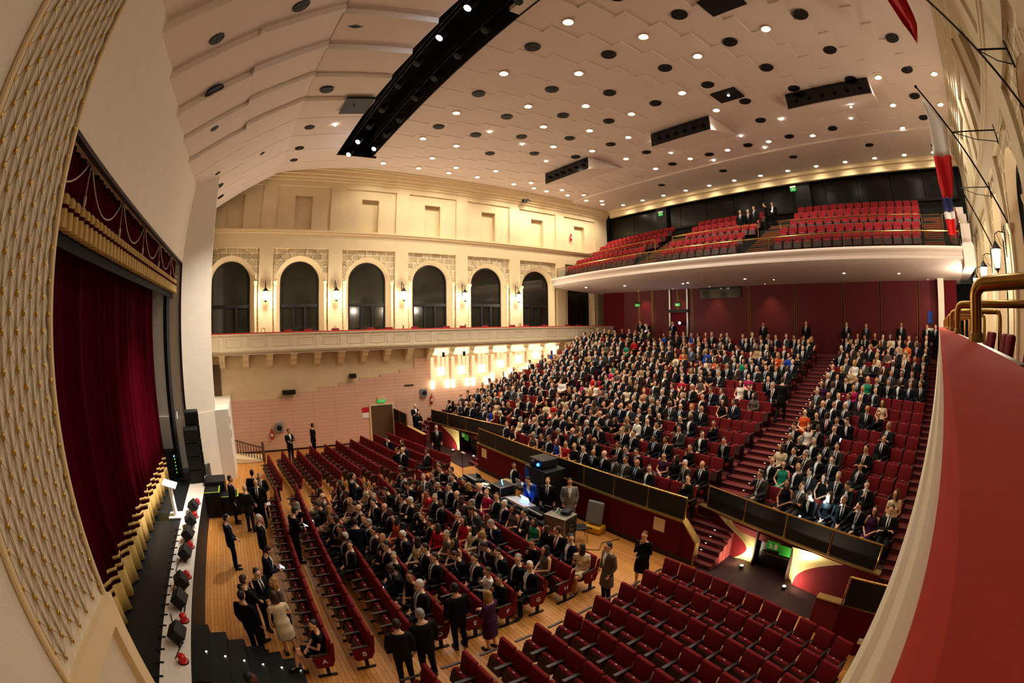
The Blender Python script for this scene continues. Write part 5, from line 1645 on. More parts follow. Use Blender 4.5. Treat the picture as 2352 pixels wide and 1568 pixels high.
for dist, s in REST:
    va, fa, ma = LOA[s[7]]
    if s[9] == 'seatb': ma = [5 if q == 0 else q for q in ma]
    items.append((va, fa, ma, m4(*s[:4])))
o = mass('theatre_seats', items, [M['seat'], M['seatunder'], M['arm'], M['iron'], M['white'], M['seatb']])
tag(o, 'mass of farther red seats on the upper terrace and balcony', 'seats', kind='stuff')
for i, (x, y, z) in enumerate(GAL):
    t = place(single_me[True], 'gallery_seat', None, (x, y, z), R(-90))
    tag(t, 'red gallery seat behind the brass rail, %s along the ledge' % ORD[i], 'seat', 'gallery seats')
for i in range(14):
    x = 2.0 + 1.65 * i + (0.5 if i % 3 == 0 else 0)
    t = place(single_me[True], 'gallery_seat', None, (x, YP + 1.0, 5.7), R(90))
    tag(t, 'red seat back showing above the far gallery rail, %s from the stage' % ORD[i], 'seat', 'far gallery seats')
# ================================================================== PEOPLE
PM = {}
for k, h, r in (('black', '#080808', .75), ('charcoal', '#131313', .8), ('navy', '#0d1020', .8), ('darkgrey', '#1f1e1d', .85), ('grey', '#3a3835', .85), ('brown', '#33251b', .85), ('lightgrey', '#7b7872', .85),
                ('red', '#a81420', .7), ('cream', '#d8c7a2', .75), ('blue', '#1c3f9a', .7), ('green', '#12805c', .6), ('magenta', '#a5134f', .7), ('beige', '#a58a66', .8), ('orange', '#c8501c', .7), ('whitecloth', '#e2ddd2', .8), ('taupe', '#5c5046', .85), ('purple', '#3d1a3a', .8)):
    PM[k] = pm('cloth_' + k, h, r, var=0.1, scale=18, spec=0.15)
for k, h in (('light', '#d9a27c'), ('tan', '#b97f57'), ('pale', '#e3b592'), ('dark', '#5a3524')):
    PM['skin_' + k] = pm('skin_' + k, h, 0.55)
for k, h in (('black', '#0e0a08'), ('dark', '#24170f'), ('brown', '#3f2716'), ('blond', '#9c7440'), ('grey', '#8c8780'), ('white', '#c9c5bd'), ('auburn', '#5c2715')):
    PM['hair_' + k] = pm('hair_' + k, h, 0.6, var=0.2, scale=60)
PM['eye'] = pm('eye_dark', '#1a1210', 0.3)
PM['lip'] = pm('lip', '#9a5142', 0.5)
PM['shoe'] = pm('shoe_leather', '#0c0a09', 0.35)
PM['shirt'] = pm('shirt_white', '#e6e4de', 0.7)
PM['shirtblue'] = pm('shirt_blue', '#9fb2d4', 0.7)
PM['lanyard'] = pm('lanyard_ribbon', '#cfd6d2', 0.6)
for k, h in (('black', '#101014'), ('red', '#8c141c'), ('blue', '#1d2c62'), ('grey', '#5d5d63')):
    PM['tie_' + k] = pm('tie_' + k, h, 0.5)
PM['phone'] = pm('phone_screen', '#202020', 0.3, emit='#a9c8ff', estr=5)


def remesh(mb, vox, it=2):
    me = mb.mesh('tmp', M['white'])
    o = bpy.data.objects.new('tmp', me); COL.objects.link(o)
    r_ = o.modifiers.new('r', 'REMESH'); r_.mode = 'VOXEL'; r_.voxel_size = vox
    if it:
        s_ = o.modifiers.new('s', 'SMOOTH'); s_.iterations = it; s_.factor = 0.5
    bpy.context.view_layer.update()
    ev = o.evaluated_get(bpy.context.evaluated_depsgraph_get())
    m2 = bpy.data.meshes.new_from_object(ev)
    out = MB()
    out.v = [tuple(v.co) for v in m2.vertices]; out.f = [tuple(p.vertices) for p in m2.polygons]; out.m = [0] * len(out.f)
    bpy.data.objects.remove(o); bpy.data.meshes.remove(m2); bpy.data.meshes.remove(me)
    return out


V3 = Vector


def person_parts(pose, low=False):
    """returns {part: (MB, [material keys])}; local frame: facing -X, feet on z=0"""
    sit, fem, tilt = pose.get('sit', True), pose.get('fem', False), pose.get('tilt', 0.12)
    k = 0.94 if fem else 1.0
    pel = V3(pose.get('pel', (0.06, 0, 0.56) if sit else (0, 0, 0.93 * k)))
    ax, fr = V3((math.sin(tilt), 0, math.cos(tilt))), V3((-math.cos(tilt), 0, math.sin(tilt)))
    tw = pose.get('twist', 0.0)
    def tp(h, f=0.0, y=0.0):
        t = tw * max(0, min(1, h / 0.5))
        return pel + ax * (h * k) + fr * (f * math.cos(t) - y * math.sin(t)) + V3((0, y * math.cos(t) + f * math.sin(t), 0))
    sw = 0.165 if fem else 0.195
    def ring(h, df, db, hw, g=0.0, n=16):
        out = []
        for i in range(n):
            a = 2 * math.pi * i / n
            ca, sa = math.cos(a), math.sin(a)
            f = (df + g) * max(ca, 0) ** 0.9 - (db + g) * max(-ca, 0) ** 0.9 if True else 0
            out.append(tp(h, f, (hw + g) * math.copysign(abs(sa) ** 0.85, sa)))
        return out
    if fem: R_ = [(-0.06, .09, .12, .165), (0.06, .095, .125, .175), (0.16, .085, .09, .135), (0.26, .085, .085, .135), (0.36, .125, .095, .155), (0.46, .09, .095, .165), (0.52, .06, .075, .12), (0.56, .045, .055, .06)]
    else: R_ = [(-0.06, .10, .125, .165), (0.06, .115, .125, .175), (0.18, .12, .105, .165), (0.3, .13, .11, .18), (0.4, .13, .115, .195), (0.48, .095, .105, .19), (0.53, .06, .08, .13), (0.57, .05, .06, .07)]
    # joints
    shy = sw
    sh = {s: tp(0.475, -0.01, s * shy) for s in (-1, 1)}
    arms = pose.get('arms', {})
    jo = {}
    for s in (-1, 1):
        a = arms.get(s)
        if a is None:
            el, wr = (pel + V3((-0.06, s * 0.27, 0.24)), pel + V3((-0.28, s * 0.1, 0.13))) if sit else (tp(0.2, -0.02, s * 0.26), pel + V3((-0.05, s * 0.25, -0.05)))
        else:
            el, wr = tp(*a[0]), tp(*a[1])
        jo[s] = (sh[s], el, wr)
    legs = pose.get('legs')
    lg = {}
    for s in (-1, 1):
        if legs: hp, kn, an = [V3(q) for q in legs[s]]
        elif sit: hp, kn, an = pel + V3((-0.02, s * 0.09, 0)), V3((-0.4, s * 0.12, 0.53)), V3((-0.38, s * 0.12, 0.09))
        else: hp, kn, an = pel + V3((0, s * 0.09, -0.02)), V3((-0.02, s * 0.1, 0.5 * k)), V3((0.03, s * 0.11, 0.08))
        lg[s] = (hp, kn, an)
    hy = pose.get('yaw', 0.0); hp_ = pose.get('nod', 0.0)
    HR = Matrix.Rotation(hy, 3, 'Z') @ Matrix.Rotation(-hp_, 3, 'Y')
    neck = tp(0.56, 0.01)
    hc = neck + V3((-0.025, 0, 0.155 * k)) + HR @ V3((-0.02, 0, 0)) + V3((-0.1 * max(0, hp_), 0, -0.05 * max(0, hp_)))
    S = 0.94 if fem else 1.0
    def H(x, y, z): return hc + HR @ V3((x * S, y * S, z * S))
    P = {}
    # ---------------- body: one continuous skin surface
    b = MB()
    b.loft([ring(*q, g=-0.012) for q in R_])
    b.tube([tp(0.52), neck + V3((0, 0, .03)), H(0.02, 0, -0.05)], [0.062 * S, 0.056 * S, 0.055 * S], 10)
    for s in (-1, 1):
        a_, e_, w_ = jo[s]
        b.tube([tp(0.47, 0, s * shy * 0.6), a_, a_.lerp(e_, .5), e_, e_.lerp(w_, .4), w_], [.06 * k, .054 * k, .045 * k, .038 * k, .037 * k, .026 * k], 8)
        d = (w_ - e_).normalized()
        b.ell(w_ + d * 0.045, (0.045, 0.036, 0.018), 8, 6, d.to_track_quat('X', 'Z').to_matrix())
        hq, kq, aq = lg[s]
        b.tube([hq, hq.lerp(kq, .5), kq, kq.lerp(aq, .35), aq], [.085, .072, .053, .055, .036], 8)
        if fem: b.ell(aq + V3((-0.06, 0, -0.035)), (0.1, 0.036, 0.034), 8, 6)
    core = remesh(b, 0.05 if low else 0.022, 1 if low else 2)
    h = MB()
    h.ell(H(0.012, 0, 0.025), (0.1 * S, 0.077 * S, 0.103 * S), 14, 10, HR)
    h.ell(H(-0.03, 0, -0.05), (0.066 * S, 0.058 * S, 0.066 * S), 12, 8, HR)
    if not low:
        h.ell(H(-0.094, 0, -0.012), (0.022, 0.014, 0.026), 8, 6, HR); h.ell(H(-0.08, 0, 0.018), (0.012, 0.011, 0.03), 8, 6, HR)
        h.ell(H(-0.068, 0, 0.035), (0.03, 0.058, 0.014), 8, 6, HR); h.ell(H(-0.08, 0, -0.088), (0.02, 0.026, 0.018), 8, 6, HR)
        for s in (-1, 1):
            h.ell(H(0.012, s * 0.078, -0.005), (0.02, 0.01, 0.032), 8, 6, HR); h.ell(H(-0.066, s * 0.037, -0.022), (0.02, 0.022, 0.02), 8, 6, HR)
    h.tube([H(0.02, 0, -0.03), neck], [.05 * S, .054 * S], 10)
    head = remesh(h, 0.03 if low else 0.0125, 1)
    body = MB(); body.add(core.v, core.f); body.add(head.v, head.f)
    if not low:
        for s in (-1, 1):
            body.ell(H(-0.086, s * 0.033, 0.008), (0.011, 0.014, 0.009), 8, 6, HR, 1)
            body.ell(H(-0.078, s * 0.034, 0.027), (0.012, 0.02, 0.005), 8, 5, HR, 1)
        body.ell(H(-0.09, 0, -0.052), (0.01, 0.023, 0.006), 8, 5, HR, 2)
        for s in (-1, 1):                 # five separate, unequal, bent fingers
            a_, e_, w_ = jo[s]
            d = (w_ - e_).normalized()
            up = V3((0, 0, 1)) if abs(d.z) < 0.8 else V3((-1, 0, 0))
            side = d.cross(up).normalized(); nn = side.cross(d).normalized()
            curl = -nn if sit or abs(d.z) < 0.8 else V3((-0.4, -s * 0.6, 0))
            for q, (off, ln) in enumerate(((-0.027, .062), (-0.009, .074), (0.009, .07), (0.027, .056))):
                p0 = w_ + d * 0.07 + side * off
                p1 = p0 + d * ln * .5 + curl * 0.006; p2 = p1 + d * ln * .32 + curl * ln * .3; p3 = p2 + d * ln * .1 + curl * ln * .3
                body.tube([p0, p1, p2, p3], [.0092, .0088, .008, .0066], 5)
            tside = side * (1 if side.y * s < 0 else -1)
            p0 = w_ + d * 0.028 + tside * 0.03
            body.tube([p0, p0 + tside * .022 + d * .022, p0 + tside * .03 + d * .05 + curl * .008], [.011, .0098, .0078], 5)
    P['body'] = (body, ['skin', 'eye', 'lip'])
    # ---------------- clothing
    vox = 0.045 if low else 0.022
    j = MB()
    g = 0.012
    hem = R_[0]
    kind = pose.get('wear', 'suit')
    rings = [ring(*q, g=g) for q in R_[:-1]]
    if kind in ('suit', 'coat', 'shirt'):
        if not sit and kind == 'suit': rings = [ring(-0.16, .115, .13, .18, g)] + rings
        if kind == 'coat':
            rings = [ring(-0.45, .14, .15, .21, g), ring(-0.2, .13, .14, .19, g)] + rings
    if kind == 'dress':
        if sit:
            j.loft(rings)
            m_ = (lg[-1][1] + lg[1][1]) / 2
            j.tube([pel + V3((0.03, -.04, 0)), lg[-1][0].lerp(lg[-1][1], .82)], [.12, .1], 8); j.tube([pel + V3((0.03, .04, 0)), lg[1][0].lerp(lg[1][1], .82)], [.12, .1], 8)
            j.ell(pel.lerp(m_, .45), (0.2, 0.12, 0.07), 10, 6)
        else:
            j.loft([ring(-0.44, .13, .14, .19, g), ring(-0.2, .12, .145, .19, g)] + rings)
    else: j.loft(rings)
    slv = pose.get('sleeve', 1.0 if kind != 'dress' else 0.0)
    for s in (-1, 1):
        a_, e_, w_ = jo[s]
        if slv > 0:
            end = e_.lerp(w_, .93) if slv >= 1 else a_.lerp(e_, slv)
            pts = [tp(0.46, 0, s * shy * .55), a_, a_.lerp(e_, .5)] + ([e_, e_.lerp(w_, .5), end] if slv >= 1 else [end])
            j.tube(pts, ([.078, .076, .066, .06, .053, .044] if slv >= 1 else [.075, .07, .062, .056])[:len(pts)] if not fem else ([.068, .062, .055, .05, .045, .038] if slv >= 1 else [.064, .058, .052, .048])[:len(pts)], 9)
    jm = remesh(j, vox, 2)
    P['dress' if kind == 'dress' else 'jacket'] = (jm, ['cloth'])
    if kind != 'dress':
        t = MB()
        t.loft([ring(-0.08, .09, .12, .165, 0.006), ring(0.1, .1, .115, .165, 0.0)])
        for s in (-1, 1):
            hq, kq, aq = lg[s]
            t.tube([hq + V3((0, 0, .02)), hq.lerp(kq, .5), kq, kq.lerp(aq, .5), aq + V3((0, 0, -.02))], [.1, .088, .073, .064, .058], 9)
        if pose.get('skirt'):
            t = MB(); t.loft([ring(-0.5, .12, .13, .18, .01), ring(-0.2, .115, .14, .185, .01), ring(0.1, .1, .115, .165, 0.0)])
        P['trousers' if not pose.get('skirt') else 'skirt'] = (remesh(t, vox, 2), ['lower'])
    for s in (-1, 1):
        sh_ = MB()
        hq, kq, aq = lg[s]
        fd = V3((-1, 0, 0))
        kd = V3((aq.x - kq.x, 0, 0))
        foot = Matrix.Rotation(pose.get('foot', 0.0) * s, 3, 'Z')
        sh_.loft([[aq + foot @ V3((x, y * wd, z)) for (y, z) in ((-1, -.075), (-1.05, -.05), (-.7, -.02 + tz), (.7, -.02 + tz), (1.05, -.05), (1, -.075))] for (x, wd, tz) in ((.055, .03, .03), (.0, .036, .045), (-.08, .042, .005), (-.15, .042, -.012), (-.2, .024, -.022))])
        P['shoe' if s < 0 else 'shoe#2'] = (sh_, ['shoe'])
    # shirt front, collar, tie / lanyard
    if kind in ('suit', 'coat') and not fem or kind == 'open':
        s1 = MB(); rows = []
        hs = ((0.545, .062, .05), (0.5, .09, .056), (0.42, .133, .056), (0.34, .135, .046), (0.26, .135, .03), (0.2, .13, .012))
        for (h_, f_, w_) in hs:
            rows.append([tp(h_, f_ + g + .012 - (0.004 if i in (0, 4) else 0) - abs(i - 2) * .004, w_ * (i - 2) / 2) for i in range(5)])
        s1.add([p for r_ in rows for p in r_], [(a * 5 + c, a * 5 + c + 1, (a + 1) * 5 + c + 1, (a + 1) * 5 + c) for a in range(5) for c in range(4)])
        s1.lathe([(0.062, 0), (0.066, 0.02), (0.06, 0.045)], tp(0.545, 0.012), 12)
        P['shirt'] = (s1, ['shirt'])
        if pose.get('tie', True):
            t1 = MB(); rows = []
            for (h_, f_, w_) in ((0.552, .085, .016), (0.53, .095, .02), (0.5, .108, .013), (0.42, .15, .02), (0.34, .15, .026), (0.24, .148, .03), (0.21, .146, .004)):
                rows.append([tp(h_, f_ + g + .006, w_ * q) for q in (-1, 0, 1)])
            t1.add([p for r_ in rows for p in r_], [(a * 3 + c, a * 3 + c + 1, (a + 1) * 3 + c + 1, (a + 1) * 3 + c) for a in range(6) for c in range(2)])
            P['tie'] = (t1, ['tie'])
        if pose.get('lanyard'):
            l1 = MB()
            for s in (-1, 1):
                q = [tp(0.555, 0.03, s * .06), tp(0.5, .115, s * .06), tp(0.4, .168, s * .04), tp(0.28, .168, s * .012), tp(0.2, .158, 0)]
                l1.tube(q, 0.008, 4)
            l1.obox(tp(0.15, .155), (0.008, 0.085, 0.11), Matrix.Rotation(tilt, 3, 'Y'))
            P['lanyard'] = (l1, ['lanyard'])
    # hair
    style = pose.get('hair', 'short')
    hr = MB()
    if style != 'bald':
        hr.ell(H(0.03, 0, 0.056), (0.098 * S, 0.081 * S, 0.085 * S), 14, 9, HR)
        hr.ell(H(0.05, 0, 0.0), (0.08 * S, 0.083 * S, 0.085 * S), 12, 8, HR)
        if style == 'long':
            hr.ell(H(0.062, 0, -0.09), (0.06, 0.1, 0.15), 10, 8, HR)
            for s in (-1, 1): hr.ell(H(0.0, s * 0.078, -0.08), (0.05, 0.028, 0.12), 8, 7, HR)
        if style == 'bun': hr.ell(H(0.12, 0, 0.04), 0.045, 8, 6)
        if not low or True:
            hm = remesh(hr, 0.03 if low else 0.016, 1)
            P['hair'] = (hm, ['hair'])
    else:
        hr.ell(H(0.035, 0, -0.012), (0.085 * S, 0.082 * S, 0.05 * S), 12, 7, HR)
        P['hair'] = (hr, ['hair'])
    if pose.get('phone'):
        w_ = jo[pose['phone']][2]; e_ = jo[pose['phone']][1]
        d = (w_ - e_).normalized()
        f = MB(); f.obox(w_ + d * .09 + V3((0, 0, .03)), (0.012, 0.075, 0.14), Matrix.Rotation(R(50), 3, 'Y'))
        P['phone'] = (f, ['phone'])
    return P


LAP = {1: ((0.2, .02, .26), (0.07, .26, .05)), -1: ((0.2, .02, -.26), (0.06, .28, -.03))}
CLASP = {1: ((0.18, .0, .27), (0.02, .2, .04)), -1: ((0.18, .0, -.27), (0.03, .21, -.03))}
POSES = {
    'sitA': dict(arms=LAP, lanyard=True),
    'sitB': dict(arms={1: ((0.16, .1, .2), (0.42, .2, .06)), -1: ((0.16, .05, -.25), (0.12, .22, .1))}, yaw=0.2, nod=0.1),
    'sitC': dict(arms={1: ((0.2, .06, .26), (0.24, .2, -.1)), -1: ((0.2, .06, -.26), (0.21, .21, .11))}, tilt=0.16, tie=True, yaw=-0.15),
    'sitD': dict(arms={1: ((0.1, .2, .2), (0.18, .42, .06)), -1: ((0.1, .2, -.2), (0.17, .42, -.05))}, tilt=-0.3, nod=0.5, tie=False, phone=1),
    'sitE': dict(arms=LAP, yaw=0.9, twist=0.25, lanyard=True, tie=False),
    'sitF': dict(arms=LAP, yaw=-0.9, twist=-0.2),
    'sitG': dict(arms=CLASP, hair='bald', tilt=0.15, legs={1: ((0.05, .09, .56), (-0.4, .1, .6), (-0.5, -.1, .22)), -1: ((0.05, -.09, .56), (-0.4, -.12, .53), (-0.38, -.12, .09))}),
    'sitH': dict(arms={1: ((0.14, .16, .2), (0.2, .38, .08)), -1: ((0.14, .16, -.2), (0.19, .38, -.07))}, tilt=-0.22, nod=0.15, yaw=0.3, lanyard=True),
    'sitI': dict(arms={1: ((0.3, .08, .3), (0.55, .1, .12)), -1: ((0.18, .02, -.26), (0.06, .26, -.06))}, tilt=0.06, yaw=-0.4, twist=-0.35, nod=0.1, lanyard=True),
    'sitJ': dict(arms=CLASP, tilt=0.22, yaw=0.55, twist=0.3, legs={1: ((0.05, .09, .56), (-0.42, .2, .55), (-0.5, .16, .09)), -1: ((0.05, -.09, .56), (-0.36, -.2, .53), (-0.3, -.18, .09))}),
    'fsitE': dict(fem=True, wear='dress', arms={1: ((0.2, .1, .22), (0.36, .2, .05)), -1: ((0.18, .05, -.22), (0.09, .26, .0))}, hair='long', tilt=-0.1, yaw=-0.7, twist=-0.4, sleeve=0.3),
    'fsitA': dict(fem=True, wear='dress', arms=LAP, hair='long', legs={1: ((0.05, .08, .56), (-0.38, .07, .56), (-0.42, .08, .09)), -1: ((0.05, -.08, .56), (-0.38, -.05, .54), (-0.4, -.05, .09))}),
    'fsitB': dict(fem=True, wear='dress', arms={1: ((0.18, .05, .22), (0.1, .26, -.06)), -1: ((0.18, .05, -.22), (0.09, .26, .05))}, hair='short', yaw=0.5, sleeve=0.35, legs={1: ((0.05, .08, .56), (-0.4, .02, .62), (-0.52, -.12, .25)), -1: ((0.05, -.08, .56), (-0.38, -.06, .54), (-0.36, -.06, .09))}),
    'fsitC': dict(fem=True, wear='suit', arms=LAP, hair='long', yaw=-0.6, twist=-0.2),
    'fsitD': dict(fem=True, wear='suit', arms={1: ((0.16, .1, .2), (0.4, .2, .06)), -1: ((0.2, .05, -.22), (0.1, .25, .06))}, hair='bun', yaw=0.3),
    'stand': dict(sit=False, tilt=0.0, lanyard=False),
    'standlan': dict(sit=False, tilt=0.0, lanyard=True),
    'standclasp': dict(sit=False, tilt=0.02, arms={1: ((0.2, .02, .27), (0.02, .2, .02)), -1: ((0.2, .02, -.27), (0.03, .21, -.03))}, nod=0.15),
    'standbald': dict(sit=False, tilt=0.03, hair='bald', arms={1: ((0.2, .02, .27), (0.02, .16, .14)), -1: ((0.2, -.05, -.27), (-0.04, .05, -.25))}),
    'standphone': dict(sit=False, tilt=-0.12, nod=0.5, arms={1: ((0.18, .08, .22), (0.2, .32, .06)), -1: ((0.18, .05, -.24), (0.16, .28, -.04))}, phone=1, tie=False),
    'standcross': dict(sit=False, tilt=0.05, arms={1: ((0.22, .08, .27), (0.27, .2, -.12)), -1: ((0.22, .08, -.27), (0.24, .22, .12))}, tie=False, lanyard=True),
    'standchin': dict(sit=False, tilt=0.03, arms={1: ((0.2, .12, .22), (0.5, .18, .06)), -1: ((0.2, .08, -.25), (0.18, .2, .08))}, nod=0.1),
    'lean': dict(sit=False, tilt=-0.45, nod=0.3, arms={1: ((0.22, .12, .2), (0.0, .3, .12)), -1: ((0.22, .12, -.2), (0.0, .3, -.12))}, tie=False),
    'walk': dict(sit=False, tilt=-0.05, legs={1: ((0, .09, .9), (-.2, .1, .52), (-.22, .1, .1)), -1: ((0, -.09, .9), (.02, -.1, .5), (.3, -.11, .12))}),
    'coat': dict(sit=False, tilt=0.0, wear='coat', tie=False, arms={1: ((0.2, -.03, .26), (0.0, .08, .22)), -1: ((0.2, -.03, -.26), (0.0, .08, -.22))}),
    'fstand': dict(sit=False, fem=True, wear='dress', tilt=0.0, hair='long', sleeve=0.4, arms={1: ((0.2, .0, .24), (0.16, .2, .05)), -1: ((0.2, .0, -.24), (0.0, .05, -.24))}),
    'fwalk': dict(sit=False, fem=True, wear='dress', tilt=-0.04, hair='short', sleeve=1.0, arms={1: ((0.2, .05, .22), (0.2, .22, .0)), -1: ((0.2, .0, -.24), (0.18, .2, -.05))}, legs={1: ((0, .08, .86), (-.12, .09, .48), (-.2, .09, .09)), -1: ((0, -.08, .86), (.03, -.09, .47), (.24, -.1, .12))}),
    'fchin': dict(sit=False, fem=True, wear='dress', tilt=0.0, hair='bun', sleeve=1.0, arms={1: ((0.2, .08, .2), (0.52, .14, .05)), -1: ((0.2, .04, -.22), (0.1, .2, .08))}),
    'fstandlong': dict(sit=False, fem=True, wear='suit', skirt=True, tilt=0.02, hair='long', arms={1: ((0.2, .06, .22), (0.22, .22, .03)), -1: ((0.2, .06, -.22), (0.2, .22, -.02))}),
}
PARTS, WHOLE, LOWP = {}, {}, {}
SM = {'body', 'jacket', 'dress', 'trousers', 'skirt', 'hair', 'shoe', 'shoe#2', 'shirt', 'tie'}
DEF = {'skin': PM['skin_light'], 'eye': PM['eye'], 'lip': PM['lip'], 'cloth': PM['black'], 'lower': PM['black'], 'shoe': PM['shoe'], 'shirt': PM['shirt'], 'tie': PM['tie_black'], 'lanyard': PM['lanyard'], 'hair': PM['hair_dark'], 'phone': PM['phone']}


def get_parts(pose):
    if pose not in PARTS:
        PARTS[pose] = {nm: (mb.mesh(nm.split('#')[0], [DEF[q] for q in ks], nm in SM), ks) for nm, (mb, ks) in person_parts(POSES[pose]).items()}
    return PARTS[pose]


def set_mats(o, ks, look):
    for i, q in enumerate(ks):
        if q in look:
            o.material_slots[i].link = 'OBJECT'
            o.material_slots[i].material = look[q]


def person(pose, loc, rz, look, label, group=None, scale=1.0, whole=False):
    if whole:
        if pose not in WHOLE:
            b = MB(); ks = []
            for nm, (mb, k_) in person_parts(POSES[pose], False).items():
                for i, q in enumerate(k_):
                    if q not in ks: ks.append(q)
                n = len(b.v); b.v += mb.v; b.f += [tuple(i + n for i in f) for f in mb.f]; b.m += [ks.index(k_[m_]) for m_ in mb.m]
            WHOLE[pose] = (b.mesh('person', [DEF[q] for q in ks], True), ks)
        me, ks = WHOLE[pose]
        t = place(me, 'person', None, loc, rz)
        set_mats(t, ks, look)
    else:
        ps = get_parts(pose)
        me, ks = ps['body']
        t = place(me, 'person', None, loc, rz)
        set_mats(t, ks, look)
        for nm, (me, ks) in ps.items():
            if nm == 'body': continue
            o = place(me, nm.split('#')[0], t); set_mats(o, ks, look)
    t.scale = (scale,) * 3
    if len(label.split()) > 16: label = label.replace(' from the ', ' from ').replace(' of the ', ' of ')
    tag(t, label, 'person', group)
    return t


SUITN = {'black': 'black', 'charcoal': 'charcoal', 'navy': 'navy', 'darkgrey': 'dark grey', 'grey': 'grey', 'brown': 'brown'}
def look_m(r):
    c_ = r.choices(list(SUITN), [34, 26, 14, 14, 8, 4])[0]
    return c_, {'cloth': PM[c_], 'lower': PM[c_], 'skin': PM[r.choices(['skin_light', 'skin_tan', 'skin_pale', 'skin_dark'], [45, 28, 20, 7])[0]], 'hair': PM[r.choices(['hair_black', 'hair_dark', 'hair_brown', 'hair_blond', 'hair_grey', 'hair_white'], [22, 30, 20, 7, 15, 6])[0]],
                'shirt': PM['shirt' if r.random() < 0.92 else 'shirtblue'], 'tie': PM[r.choice(['tie_black', 'tie_black', 'tie_red', 'tie_blue', 'tie_grey'])]}
DRN = {'black': 'black', 'red': 'red', 'cream': 'cream', 'blue': 'blue', 'beige': 'beige', 'taupe': 'taupe', 'magenta': 'magenta', 'green': 'green', 'whitecloth': 'white', 'charcoal': 'charcoal', 'orange': 'orange', 'purple': 'purple'}
def look_f(r):
    c_ = r.choices(list(DRN), [46, 7, 8, 3, 8, 8, 2, 2, 6, 12, 2, 4])[0]
    return c_, {'cloth': PM[c_], 'lower': PM['black'], 'skin': PM[r.choice(['skin_light', 'skin_tan', 'skin_pale', 'skin_light'])], 'hair': PM[r.choices(['hair_black', 'hair_dark', 'hair_brown', 'hair_blond', 'hair_auburn', 'hair_grey'], [18, 30, 22, 16, 8, 6])[0]]}


